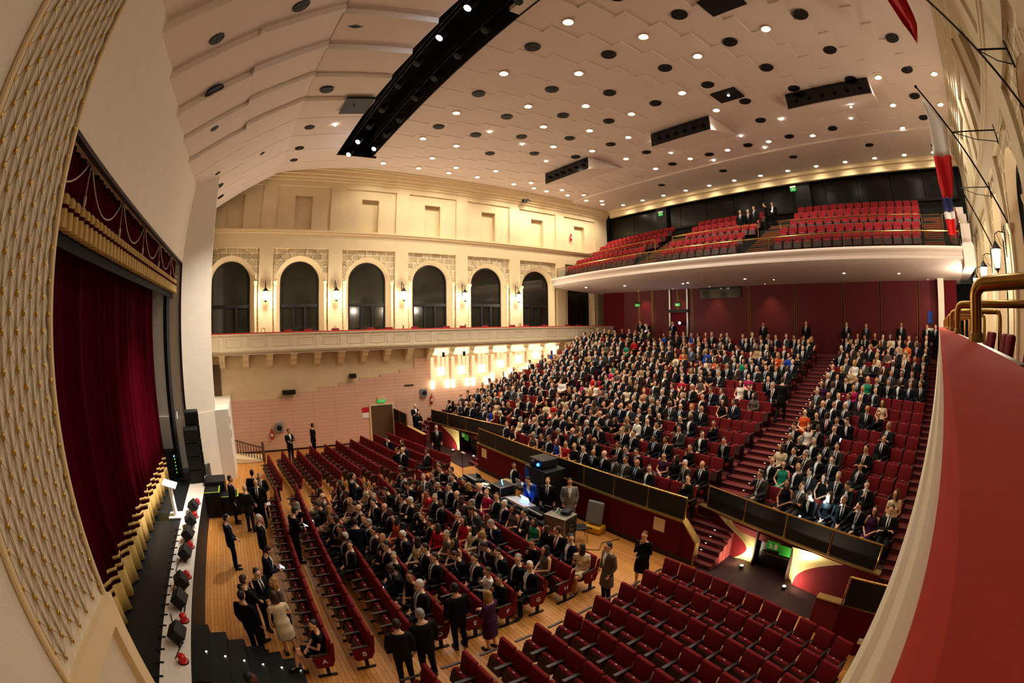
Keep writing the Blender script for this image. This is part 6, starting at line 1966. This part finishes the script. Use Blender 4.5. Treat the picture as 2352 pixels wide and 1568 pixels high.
r = random.Random(5)
def mk(cloth, skin='light', hair='dark', lower=None, shirt='shirt', tie='tie_black'):
    return {'cloth': PM[cloth], 'lower': PM[lower or cloth], 'skin': PM['skin_' + skin], 'hair': PM['hair_' + hair], 'shirt': PM[shirt], 'tie': PM[tie]}
TOW = lambda deg: R(180 + deg)          # facing direction in degrees, 0 is away from the stage, 90 towards the arcade wall
STAND = [
    ('standclasp', (-1.22, 12.35, 0), 10, mk('navy', 'light', 'dark'), 'man in dark navy suit standing alone beside the stage edge'),
    ('stand', (-1.1, 15.75, 0), 0, mk('black', 'light', 'dark'), 'man in black suit standing against the green-taped platform'),
    ('standbald', (-0.56, 14.9, 0), 60, mk('darkgrey', 'light', 'grey'), 'bald man in grey suit standing sideways by the platform group'),
    ('standbald', (-0.11, 15.2, 0), -100, mk('black', 'light', 'brown'), 'balding man in black suit, white shirt and tie facing the gallery'),
    ('stand', (-0.22, 16.3, 0), 80, mk('black', 'light', 'black'), 'man in black suit behind the balding man, back to the gallery'),
    ('standclasp', (0.05, 16.1, 0), -90, mk('black', 'light', 'grey'), 'grey-haired man in black suit standing at far end of row A'),
    ('stand', (-0.22, 12.0, 0), 5, mk('black', 'light', 'white'), 'white-haired man in black suit standing in front of row A'),
    ('standphone', (-0.25, 10.2, 0), 0, mk('navy', 'light', 'brown'), 'man in navy suit looking down at his glowing phone'),
    ('standclasp', (-0.5, 9.15, 0), -60, mk('black', 'pale', 'brown'), 'man in black suit and tie facing the gallery in the front group'),
    ('standchin', (-0.82, 8.72, 0), 30, mk('black', 'light', 'brown'), 'man in black suit resting chin on hand in the front group'),
    ('stand', (-0.92, 8.22, 0), 60, mk('black', 'tan', 'black'), 'man in black suit with back turned by the stage stair'),
    ('fstandlong', (-0.12, 8.75, 0), 200, mk('taupe', 'light', 'blond', 'black'), 'blonde woman in taupe jacket talking with the front group'),
    ('fstand', (-0.2, 8.12, 0), 100, mk('cream', 'light', 'brown'), 'woman in short cream dress seen from behind'),
    ('stand', (1.83, 6.4, 0), 75, mk('charcoal', 'light', 'dark'), 'dark-haired man in black suit of the pair at the aisle, nearer the stage'),
    ('stand', (2.32, 6.42, 0), 95, mk('black', 'light', 'grey'), 'balding man in black suit of the pair at the aisle, farther from stage'),
    ('stand', (3.32, 6.98, 0), 90, mk('black', 'tan', 'black'), 'man in black suit standing at the end of row E'),
    ('fstandlong', (3.85, 6.6, 0), 110, mk('purple', 'light', 'blond', 'purple'), 'blonde woman in dark plum outfit standing at the end of row F'),
    ('walk', (3.25, 14.7, 0), -10, mk('black', 'light', 'black'), 'man in black suit walking between rows D and E'),
    ('standlan', (5.62, 13.8, 0), -120, mk('grey', 'light', 'grey'), 'grey-haired man in grey jacket with lanyard standing among the rows'),
    ('stand', (2.42, 11.1, 0), 70, mk('navy', 'light', 'dark'), 'man in dark blue suit standing with back turned in row C'),
    ('standphone', (0.78, 12.3, 0), 20, mk('black', 'light', 'dark'), 'man in black suit using a blue-lit phone behind row A'),
    ('coat', (7.12, 6.55, 0), 170, mk('taupe', 'light', 'dark', 'black'), 'woman in long taupe coat crossing the aisle'),
    ('fchin', (8.25, 6.4, 0), 200, mk('black', 'light', 'auburn'), 'woman in black dress by the near block with hand at her mouth'),
    ('lean', (8.75, 11.75, 0), -160, mk('blue', 'light', 'dark', 'black'), 'technician in blue shirt bending over the lit mixing desk'),
    ('stand', (8.95, 11.2, 0), -140, mk('black', 'pale', 'blond'), 'blond man in black jacket behind the mixing desk'),
    ('coat', (9.3, 10.5, 0), -130, mk('lightgrey', 'tan', 'black', 'black'), 'man in long grey coat by the burgundy wall'),
    ('stand', (9.15, 20.4, 0), -100, mk('black', 'light', 'grey'), 'bald man in black jacket at the far doorway'),
    ('standcross', (1.95, 22.9, 0), -60, mk('black', 'tan', 'black'), 'guard in black suit with arms crossed by the pink wall'),
    ('stand', (3.3, 23.4, 0), 10, mk('black', 'tan', 'black'), 'guard in black suit walking along the pink wall'),
    ('standcross', (9.55, 24.2, 0.48), -80, mk('black', 'light', 'white'), 'older man in black suit and white shirt at the top of far side stair'),
    ('fstandlong', (9.45, 23.5, 0.3), -90, mk('black', 'light', 'dark'), 'woman in black on the far side stair'),
    ('walk', (17.0, 6.6, 2.9), 0, mk('black', 'light', 'brown'), 'man in dark suit climbing the aisle stair through the terrace'),
    ('stand', (25.2, 11.15, REAR), 180, mk('charcoal', 'tan', 'black'), 'man in dark suit standing at the rear wall, third from arcade'),
    ('stand', (25.2, 8.3, REAR), 180, mk('black', 'light', 'grey'), 'man with white shirt standing at the rear wall beside brass seam'),
    ('stand', (25.2, 5.72, REAR), 180, mk('black', 'light', 'dark'), 'man in black suit at the rear wall above the wing seats'),
    ('stand', (25.2, 4.5, REAR), 180, mk('darkgrey', 'light', 'brown', shirt='shirtblue'), 'slim man in grey suit at the rear wall'),
    ('stand', (25.2, 2.34, REAR), 180, mk('black', 'tan', 'black'), 'man in black suit at the rear wall near the blue poster'),
    ('standclasp', (25.2, 0.75, REAR), 180, mk('black', 'light', 'dark'), 'man in black suit below the white notice at the rear'),
    ('stand', (24.9, 0.2, REAR), 170, mk('black', 'light', 'brown'), 'man in black suit leaning by the rear pillar'),
    ('standclasp', (25.2, 20.9, REAR), 190, mk('black', 'light', 'black'), 'man in black suit at the rear wall under the lit red panel'),
    ('standphone', (25.1, 20.2, REAR), 200, mk('charcoal', 'light', 'black'), 'man in charcoal suit filming by the rear wall panel'),
    ('stand', (24.6, 17.6, REAR), 185, mk('navy', 'light', 'dark'), 'man in navy suit under the bright projector lamp'),
    ('stand', (24.3, 11.95, 11.6), 190, mk('black', 'light', 'dark'), 'man in black jacket on the balcony stair, next to the arcade'),
    ('stand', (24.5, 11.5, 11.7), 190, mk('black', 'pale', 'white'), 'white-haired man in black on the balcony stair'),
    ('stand', (24.6, 11.1, 11.8), 170, mk('charcoal', 'light', 'dark'), 'man in charcoal jacket in the middle of the balcony group'),
    ('stand', (24.8, 10.42, 12.0), 100, mk('black', 'light', 'black'), 'man in black turning away in the balcony group'),
    ('standphone', (24.9, 9.95, 12.05), 190, mk('black', 'light', 'brown'), 'man in black photographing from the balcony, next to the flags'),
]
for i, (pose, loc, fdeg, lk, lab) in enumerate(STAND):
    s_ = 1.0 + 0.03 * math.sin(i * 2.3)
    person(pose, loc, TOW(fdeg), lk, lab, None, s_)
# two sitters away from the seats: on the stage stair and in front of row A, plus one on a chair behind the desk
person('sitF', (-1.0, 6.05, 0.05), TOW(60), mk('black', 'dark', 'black', tie='tie_blue'), 'man in black suit with blue tie sitting on the black stage stair')
person('fsitB', (0.33, 7.42, 0.0), TOW(180), mk('black', 'light', 'dark'), 'woman in black top seated at the aisle end of row A')
person('sitE', (9.45, 14.05, 0.0), TOW(190), mk('black', 'tan', 'black'), 'technician in black seated behind the control table by the wall')

# people in the seats
special = {('mid', 6, 6): ('fsitA', mk('red', 'light', 'black'), 'woman in bright red dress'), ('mid', 6, 5): ('fsitC', mk('cream', 'light', 'black'), 'woman in cream jacket'),
           ('mid', 8, 4): ('fsitA', mk('green', 'tan', 'black'), 'long-haired woman in green dress'), ('mid', 6, 14): ('fsitC', mk('taupe', 'light', 'brown'), 'woman in taupe jacket'),
           ('mid', 4, 8): ('fsitA', mk('orange', 'light', 'dark'), 'woman in orange dress'), ('mid', 5, 4): ('fsitA', mk('black', 'tan', 'black'), 'dark-haired woman in sleeveless black dress'),
           ('mid', 8, 10): ('sitG', mk('black', 'light', 'grey', tie='tie_grey'), 'man in black suit, grey tie'),
           ('centre', 0, 18): ('fsitA', mk('black', 'pale', 'auburn'), 'woman in black dress'), ('centre', 0, 17): ('fsitB', mk('whitecloth', 'pale', 'grey'), 'grey-haired woman in white dress'),
           ('centre', 0, 16): ('fsitB', mk('black', 'light', 'brown'), 'woman in short black dress'), ('centre', 0, 15): ('fsitA', mk('taupe', 'light', 'grey'), 'woman in taupe dress'),
           ('centre', 0, 14): ('fsitB', mk('black', 'tan', 'dark'), 'woman in black dress'), ('centre', 0, 12): ('fsitA', mk('blue', 'pale', 'auburn'), 'woman in royal blue dress'),
           ('centre', 0, 11): ('fsitB', mk('red', 'light', 'dark'), 'woman in red dress'), ('centre', 0, 10): ('fsitB', mk('black', 'light', 'blond'), 'blonde woman in black dress'),
           ('centre', 3, 8): ('sitE', mk('whitecloth', 'light', 'dark', 'black'), 'man in white shirt'), ('farwing', 3, 3): ('fsitA', mk('orange', 'light', 'brown'), 'woman in orange top'),
           ('wing', 7, 4): ('fsitA', mk('magenta', 'light', 'dark'), 'woman in magenta top'), ('wing', 7, 3): ('fsitA', mk('cream', 'light', 'brown'), 'woman in cream dress'), ('wing', 9, 5): ('fsitA', mk('green', 'light', 'blond'), 'woman in green dress'), ('centre', 4, 15): ('sitA', mk('black', 'light', 'grey', shirt='shirtblue'), 'grey-haired man in blue shirt')}
mposes = ['sitA', 'sitH', 'sitB', 'sitC', 'sitD', 'sitE', 'sitF', 'sitG', 'sitI', 'sitJ']
fposes = ['fsitA', 'fsitB', 'fsitC', 'fsitD', 'fsitE']
occs = []
for s in SEATS:
    key = (s[4], s[5], s[6])
    if s[7] or key in special:
        px, py, dist = inframe((s[0], s[1], s[2] + 1.1))
        if not s[7]:
            continue
        occs.append((dist, s))
occs.sort(key=lambda q: q[0])
NIND = 300 - len(STAND) - 3
low_items = []
PAL = list(dict.fromkeys([PM[q] for q in ('black', 'charcoal', 'navy', 'darkgrey', 'grey', 'brown', 'red', 'cream', 'blue', 'beige', 'taupe', 'magenta', 'green', 'whitecloth', 'orange', 'purple')] + [PM[q] for q in PM if q.startswith(('skin', 'hair', 'tie', 'shirt'))] + [PM['eye'], PM['lip'], PM['shoe'], PM['lanyard'], PM['phone']]))
PIX = {m_: i for i, m_ in enumerate(PAL)}
for rank, (dist, s) in enumerate(occs):
    x, y, z, rz, zone, row, nth = s[:7]
    key = (zone, row, nth)
    fem = r.random() < 0.3
    cn, lk = look_f(r) if fem else look_m(r)
    pose = r.choice(fposes if fem else mposes)
    jit = r.uniform(-0.28, 0.28)
    sc = r.uniform(0.96, 1.05)
    if key in special:
        pose, lk, ds = special[key]
    elif fem: ds = 'woman in %s %s' % (DRN[cn], 'dress' if pose in ('fsitA', 'fsitB', 'fsitE') else 'jacket')
    else: ds = '%sman in %s suit' % ('bald ' if pose == 'sitG' else '', SUITN[cn])
    if rank < NIND:
        wl = where(zone, row, nth).replace(' from the nearer stair', ' from nearer stair').replace(' from the rail', '').replace('terrace wing row', 'wing row')
        person(pose, (x - 0.02, y, z - 0.005), rz + jit, lk, '%s, %s' % (ds, wl), 'seated audience', sc, whole=rank >= 125)
    else:
        if pose not in LOWP:
            LOWP[pose] = []
            V_, F_, K_, n = [], [], [], 0
            for nm, (mb, ks) in person_parts(POSES[pose], True).items():
                if nm in ('shoe', 'shoe#2', 'phone'): continue
                V_ += [tuple(v) for v in mb.v]; F_ += [tuple(i + n for i in f) for f in mb.f]; K_ += [ks[m_] for m_ in mb.m]; n += len(mb.v)
            LOWP[pose] = (np.array(V_), F_, K_)
        va, fa, ka = LOWP[pose]
        full = dict(DEF); full.update(lk)
        low_items.append((va, fa, [PIX[full[q]] for q in ka], m4(x - 0.02, y, z, rz + jit, sc)))
if low_items:
    o = mass('seated_crowd', low_items, PAL)
    o.data.polygons.foreach_set('use_smooth', [True] * len(o.data.polygons))
    tag(o, 'distant audience in dark suits filling the upper terrace rows', 'crowd', kind='stuff')
# ================================================================== CONTROL DESK AT THE BACK OF THE FLOOR
def table(x, y, sx, sy, h, lab, cloth=False):
    t = empty('folding_table', (x, y, 0)); tag(t, lab, 'table')
    b = MB(); b.rbox((0, 0, h - 0.02), (sx, sy, 0.04), 0.01); b.build('table_top', M['black'], t)
    for dx in (-1, 1):
        for dy in (-1, 1):
            b = MB(); b.tube([(dx * (sx / 2 - .06), dy * (sy / 2 - .08), 0), (dx * (sx / 2 - .06), dy * (sy / 2 - .08), h - .04)], 0.018, 6); b.build('leg', M['alu'], t)
    b = MB(); b.box(-sx / 2 - .005, -sy / 2, 0.12, -sx / 2 + .005, sy / 2, h - .03); b.build('skirt_cloth', M['black'], t)
    return t
table(8.15, 14.5, 0.8, 1.8, 0.74, 'black control table at the far end of the desk with papers')
table(8.2, 12.6, 0.8, 1.9, 0.74, 'black control table in the middle carrying the flight case')
table(8.2, 10.8, 0.75, 1.6, 0.74, 'black control table nearest the silver equipment rack')
def console(x, y, z, sx, sy, lab, lit):
    t = empty('mixing_console', (x, y, z)); tag(t, lab, 'mixing console')
    Mx = Matrix.Rotation(R(8), 3, 'Y')
    b = MB(); b.rbox((0, 0, 0.07), (sx, sy, 0.1), 0.012, Mx); b.build('chassis', M['darkgrey'] if not lit else M['laptop'], t)
    n = int(sy / 0.07)
    for i in range(n):
        yy = -sy / 2 + 0.04 + i * 0.07
        b = MB(); b.obox(Mx @ V3((-0.05, 0, 0)) + V3((-sx * .2, yy, .13)), (0.05, 0.024, 0.024), Mx); b.build('fader', M['white'], t)
    b = MB(); b.obox((0.2, 0, .17), (0.02, sy * .4, .16), Matrix.Rotation(R(-20), 3, 'Y')); b.build('screen', M['screen'] if lit else M['blackgloss'], t)
console(8.15, 14.8, 0.74, 0.5, 0.9, 'small sound console with white faders at the far table end', 0)
console(8.2, 11.75, 0.74, 0.5, 1.1, 'brightly lit lighting console under the technician', 1)
console(8.15, 10.7, 0.74, 0.45, 0.8, 'dark control console beside the computer screen', 0)
t = empty('flight_case', (8.25, 12.9, 0.74)); tag(t, 'open aluminium flight case standing on the middle table', 'flight case')
b = MB(); b.rbox((0, 0, 0.19), (0.6, 0.62, 0.38), 0.015); b.build('case_body', M['black'], t)
b = MB()
for dx in (-.3, .3):
    for dy in (-.31, .31): b.tube([(dx, dy, 0), (dx, dy, .39)], 0.018, 5)
for z in (0.01, .385):
    b.tube([(-.3, -.31, z), (.3, -.31, z), (.3, .31, z), (-.3, .31, z), (-.3, -.31, z)], 0.018, 5)
b.build('edge_trim', M['alu'], t)
b = MB(); b.obox((-0.02, -.02, .42), (.02, .03, .3), Matrix.Rotation(R(-25), 3, 'X')); b.build('light_wand', emat('wand_blue', '#59c8ff', 4), t)
def laptop(x, y, z, rz, lab, mt):
    t = empty('laptop', (x, y, z), rz); tag(t, lab, 'laptop', 'laptops on the control desk')
    b = MB(); b.rbox((0, 0, 0.012), (0.24, 0.34, 0.02), 0.006); b.build('keyboard_base', M['laptop'], t)
    b = MB(); b.rbox((0.13, 0, 0.13), (0.012, 0.34, 0.23), 0.005, Matrix.Rotation(R(14), 3, 'Y')); l_ = b.build('lid', M['laptop'], t)
    b = MB(); b.obox((0.122, 0, 0.13), (0.006, 0.31, 0.2), Matrix.Rotation(R(14), 3, 'Y')); b.build('screen', mt, l_)
laptop(9.1, 12.95, 0.92, R(180), 'silver laptop on a stool behind the flight case, lid to the stage', M['screen'])
b = MB(); b.box(-.2, -.25, .86, .2, .25, .9)
for dx in (-.17, .17):
    for dy in (-.2, .2): b.tube([(dx, dy, 0), (dx * .8, dy * .8, .87)], 0.018, 5)
tag(b.build('side_stand', M['alu'], loc=(9.1, 12.95, 0)), 'small metal stand holding the silver laptop', 'stand')
t = empty('computer_monitor', (8.3, 10.25, 0.74), R(15)); tag(t, 'black computer monitor glowing blue beside the silver rack', 'monitor')
b = MB(); b.rbox((0, 0, .24), (.04, .48, .32), .01); b.build('screen_housing', M['blackgloss'], t)
b = MB(); b.obox((.022, 0.2, .2), (.006, .06, .1)); b.build('screen', M['screen'], t)
b = MB(); b.tube([(0, 0, .1), (0, 0, .01)], .02, 6); b.rbox((0, 0, .01), (.16, .2, .02), .006); b.build('stand', M['black'], t)
for i, (x, y, rz) in enumerate(((8.1, 13.75, .2), (8.0, 13.95, -.3), (8.25, 14.15, .5), (8.05, 14.25, 0))):
    b = MB(); b.box(-.1, -.15, 0, .1, .15, .006 + .004 * i); tag(b.build('paper_sheet', M['white'] if i < 3 else M['lowstone'], loc=(x, y, .741), rz=rz), 'loose sheet of paper on the far control table, %s from the flight case' % ORD[i], 'paper', 'papers on the control table')
b = MB(); b.lathe([(.035, 0), (.035, .16), (.014, .2), (.014, .23)], (0, 0, 0), 10); mg2 = pm('bottle_plastic', '#cfd8da', .1); tag(b.build('water_bottle', mg2, loc=(7.95, 13.5, .741), smooth=True), 'clear water bottle on the table beside the flight case', 'bottle')
b = MB()
b.loft([[V3((.22 * math.cos(a) * w_, .3 * math.sin(a) * w_, h)) for a in np.linspace(0, 2 * math.pi, 13)[:-1]] for (w_, h) in ((1, 0), (1, .3), (.8, .5), (.3, .56))])
tag(b.build('folded_cloth', PM['beige'], loc=(8.85, 13.55, .45), smooth=True), 'beige cloth bundle draped behind the control table', 'cloth')
# chairs
def chair(x, y, rz, lab):
    t = empty('stacking_chair', (x, y, 0), rz); tag(t, lab, 'chair', 'metal chairs at the desk')
    b = MB(); b.rbox((0, 0, .46), (.42, .42, .06), .025); b.build('seat', M['darkgrey'], t)
    b = MB(); b.rbox((.22, 0, .76), (.05, .4, .34), .03, Matrix.Rotation(R(8), 3, 'Y')); b.build('backrest', M['darkgrey'], t)
    b = MB(); b.tube([(.16, -.2, .44), (.2, -.21, .7), (.25, -.19, .9), (.27, -.08, .97), (.27, .08, .97), (.25, .19, .9), (.2, .21, .7), (.16, .2, .44)], .013, 6); b.build('back_frame', M['alu'], t, smooth=True)
    for dx in (-.18, .18):
        for dy in (-.19, .19):
            b = MB(); b.tube([(dx, dy, .44), (dx * 1.15, dy * 1.05, 0)], .012, 6); b.build('leg', M['alu'], t)
chair(8.95, 9.55, R(150), 'metal stacking chair with arched back beside the silver rack')
chair(7.62, 13.3, R(20), 'metal stacking chair in front of the control table')
chair(9.4, 14.05, 0, 'metal stacking chair under the seated technician')
# silver rack
t = empty('equipment_rack', (8.3, 9.75, 0.42), R(12)); tag(t, 'silver equipment rack full of cables on a low trolley', 'rack')
b = MB(); b.rbox((0, 0, .33), (.62, .8, .62), .015); b.build('case_body', M['alu'], t)
b = MB(); b.box(-.28, -.405, .04, .28, -.4, .6); fr_ = b.build('front_panel', M['black'], t)
random.seed(2)
for q in range(20):
    b = MB(); b.obox((random.uniform(-.24, .24), -.41, random.uniform(.08, .56)), (.035, .01, .02)); b.build('connector', M['alu'], fr_)
for dx in (-.26, .26):
    for dy in (-.35, .35):
        b = MB(); b.tube([(dx, dy, .02), (dx, dy, -.42)], .02, 6); b.build('leg', M['iron'], t)
for q in range(7):
    pts = [(random.uniform(-.25, .2), -.3 + .1 * q, .65), (random.uniform(-.2, .2), -.2 + .08 * q, .74), (random.uniform(-.2, .25), -.1 + .06 * q, .66)]
    b = MB(); b.tube(pts, .014, 5); b.build('cable', [M['black'], PM['green'], M['alu']][q % 3], t, smooth=True)
b = MB(); b.rbox((.1, -.15, .71), (.3, .25, .12), .04); b.build('headset_bag', M['black'], t)
# projector on a draped tower
t = empty('projector_tower', (9.45, 12.0, 0)); tag(t, 'tall black draped tower standing against the burgundy wall', 'stand')
b = MB()
n = 36
rings = []
for z in (0.02, .6, 1.2, 1.75):
    rings.append([V3((.42 * max(-1, min(1, 1.3 * math.cos(a))) + .03 * math.cos(9 * a) * (1 - z / 2.2), .6 * max(-1, min(1, 1.3 * math.sin(a))) + .03 * math.sin(11 * a) * (1 - z / 2.2), z)) for a in np.linspace(0, 2 * math.pi, n + 1)[:-1]])
b.loft(rings); b.build('drape', M['black'], t, smooth=True)
b = MB(); b.rbox((0, 0, 1.78), (.88, 1.22, .05), .02); b.build('platform', M['darkgrey'], t)
b = MB(); b.box(-.44, .35, .3, -.41, .62, 1.7); b.build('blue_strip', M['blue'], t)
t = empty('projector', (9.45, 12.1, 1.805)); tag(t, 'large dark projector on top of the draped tower', 'projector')
b = MB(); b.rbox((0, 0, .17), (.7, .8, .3), .04); b.build('housing', M['darkgrey'], t)
b = MB(); b.lathe([(.1, 0), (.11, .12), (.09, .14)], (-.34, .1, .17), 14, M=Matrix.Rotation(R(-90), 3, 'Y')); b.build('lens_barrel', M['black'], t, smooth=True)
b = MB(); b.ell((-.37, -.18, .15), .06, 10, 8); b.build('blue_lamp', emat('projector_blue', '#2a5cff', 5), t)
# grey case and yellow case
t = empty('upright_case', (9.78, 9.75, .3), R(12)); tag(t, 'grey upright plastic case leaning on the yellow case', 'case')
b = MB(); b.rbox((0, 0, .38), (.16, .6, .76), .05, Matrix.Rotation(R(10), 3, 'Y')); b.build('shell', M['greycase'], t)
b = MB(); b.obox((-.09, -.05, .12), (.02, .12, .06)); b.build('label', M['white'], t)
t = empty('tool_case', (9.72, 9.72, 0), R(12)); tag(t, 'bright yellow plastic case lying on the wooden floor', 'case')
b = MB(); b.rbox((0, 0, .13), (.42, .72, .24), .05); b.build('shell', M['yellow'], t)
b = MB(); b.obox((-.21, 0, .2), (.03, .16, .04)); b.build('handle', M['black'], t)
# microphone stand near the far end, cable on the floor
t = empty('microphone_stand', (8.6, 16.6, 0)); tag(t, 'thin black microphone stand on the floor by the far terrace stair', 'stand')
b = MB(); b.tube([(0, 0, 0), (0, 0, 1.35)], .012, 6); b.build('pole', M['iron'], t)
b = MB(); b.lathe([(.14, 0), (.14, .02), (.03, .04)], (0, 0, 0), 14); b.build('base', M['iron'], t)
b = MB(); b.obox((0, -.1, 1.37), (.1, .3, .03)); b.build('bar', M['alu'], t)
b = MB(); b.tube([(8.4, 9.2, .01), (8.9, 8.6, .01), (9.3, 8.9, .01), (9.9, 8.7, .01)], .012, 5); tag(b.build('floor_cable', M['black'], smooth=True), 'thin black cable across the wooden floor near the yellow case', 'cable')
b = MB(); b.box(-.1, -.15, 0, .1, .15, .008); tag(b.build('paper_sheet', M['white'], loc=(0.2, 15.7, .66)), 'white paper sheet lying on a seat arm at the far end of row A', 'paper')
# a camera flash going off in the front row above the nearer doorway
t = empty('camera_flash', (11.75, 2.8, 2.13)); tag(t, 'small camera with bluish flash firing in the front row above the nearer doorway', 'camera')
b = MB(); b.rbox((0.03, 0, -.03), (.05, .12, .08), .01); b.build('camera_body', M['black'], t)
b = MB(); b.ell((-.02, 0, .03), .035, 10, 8); b.build('flash', emat('flash_white', '#c8f4ff', 60), t)
lamp('POINT', (-.12, 0, .05), 22, (.55, .85, 1), t, .05)
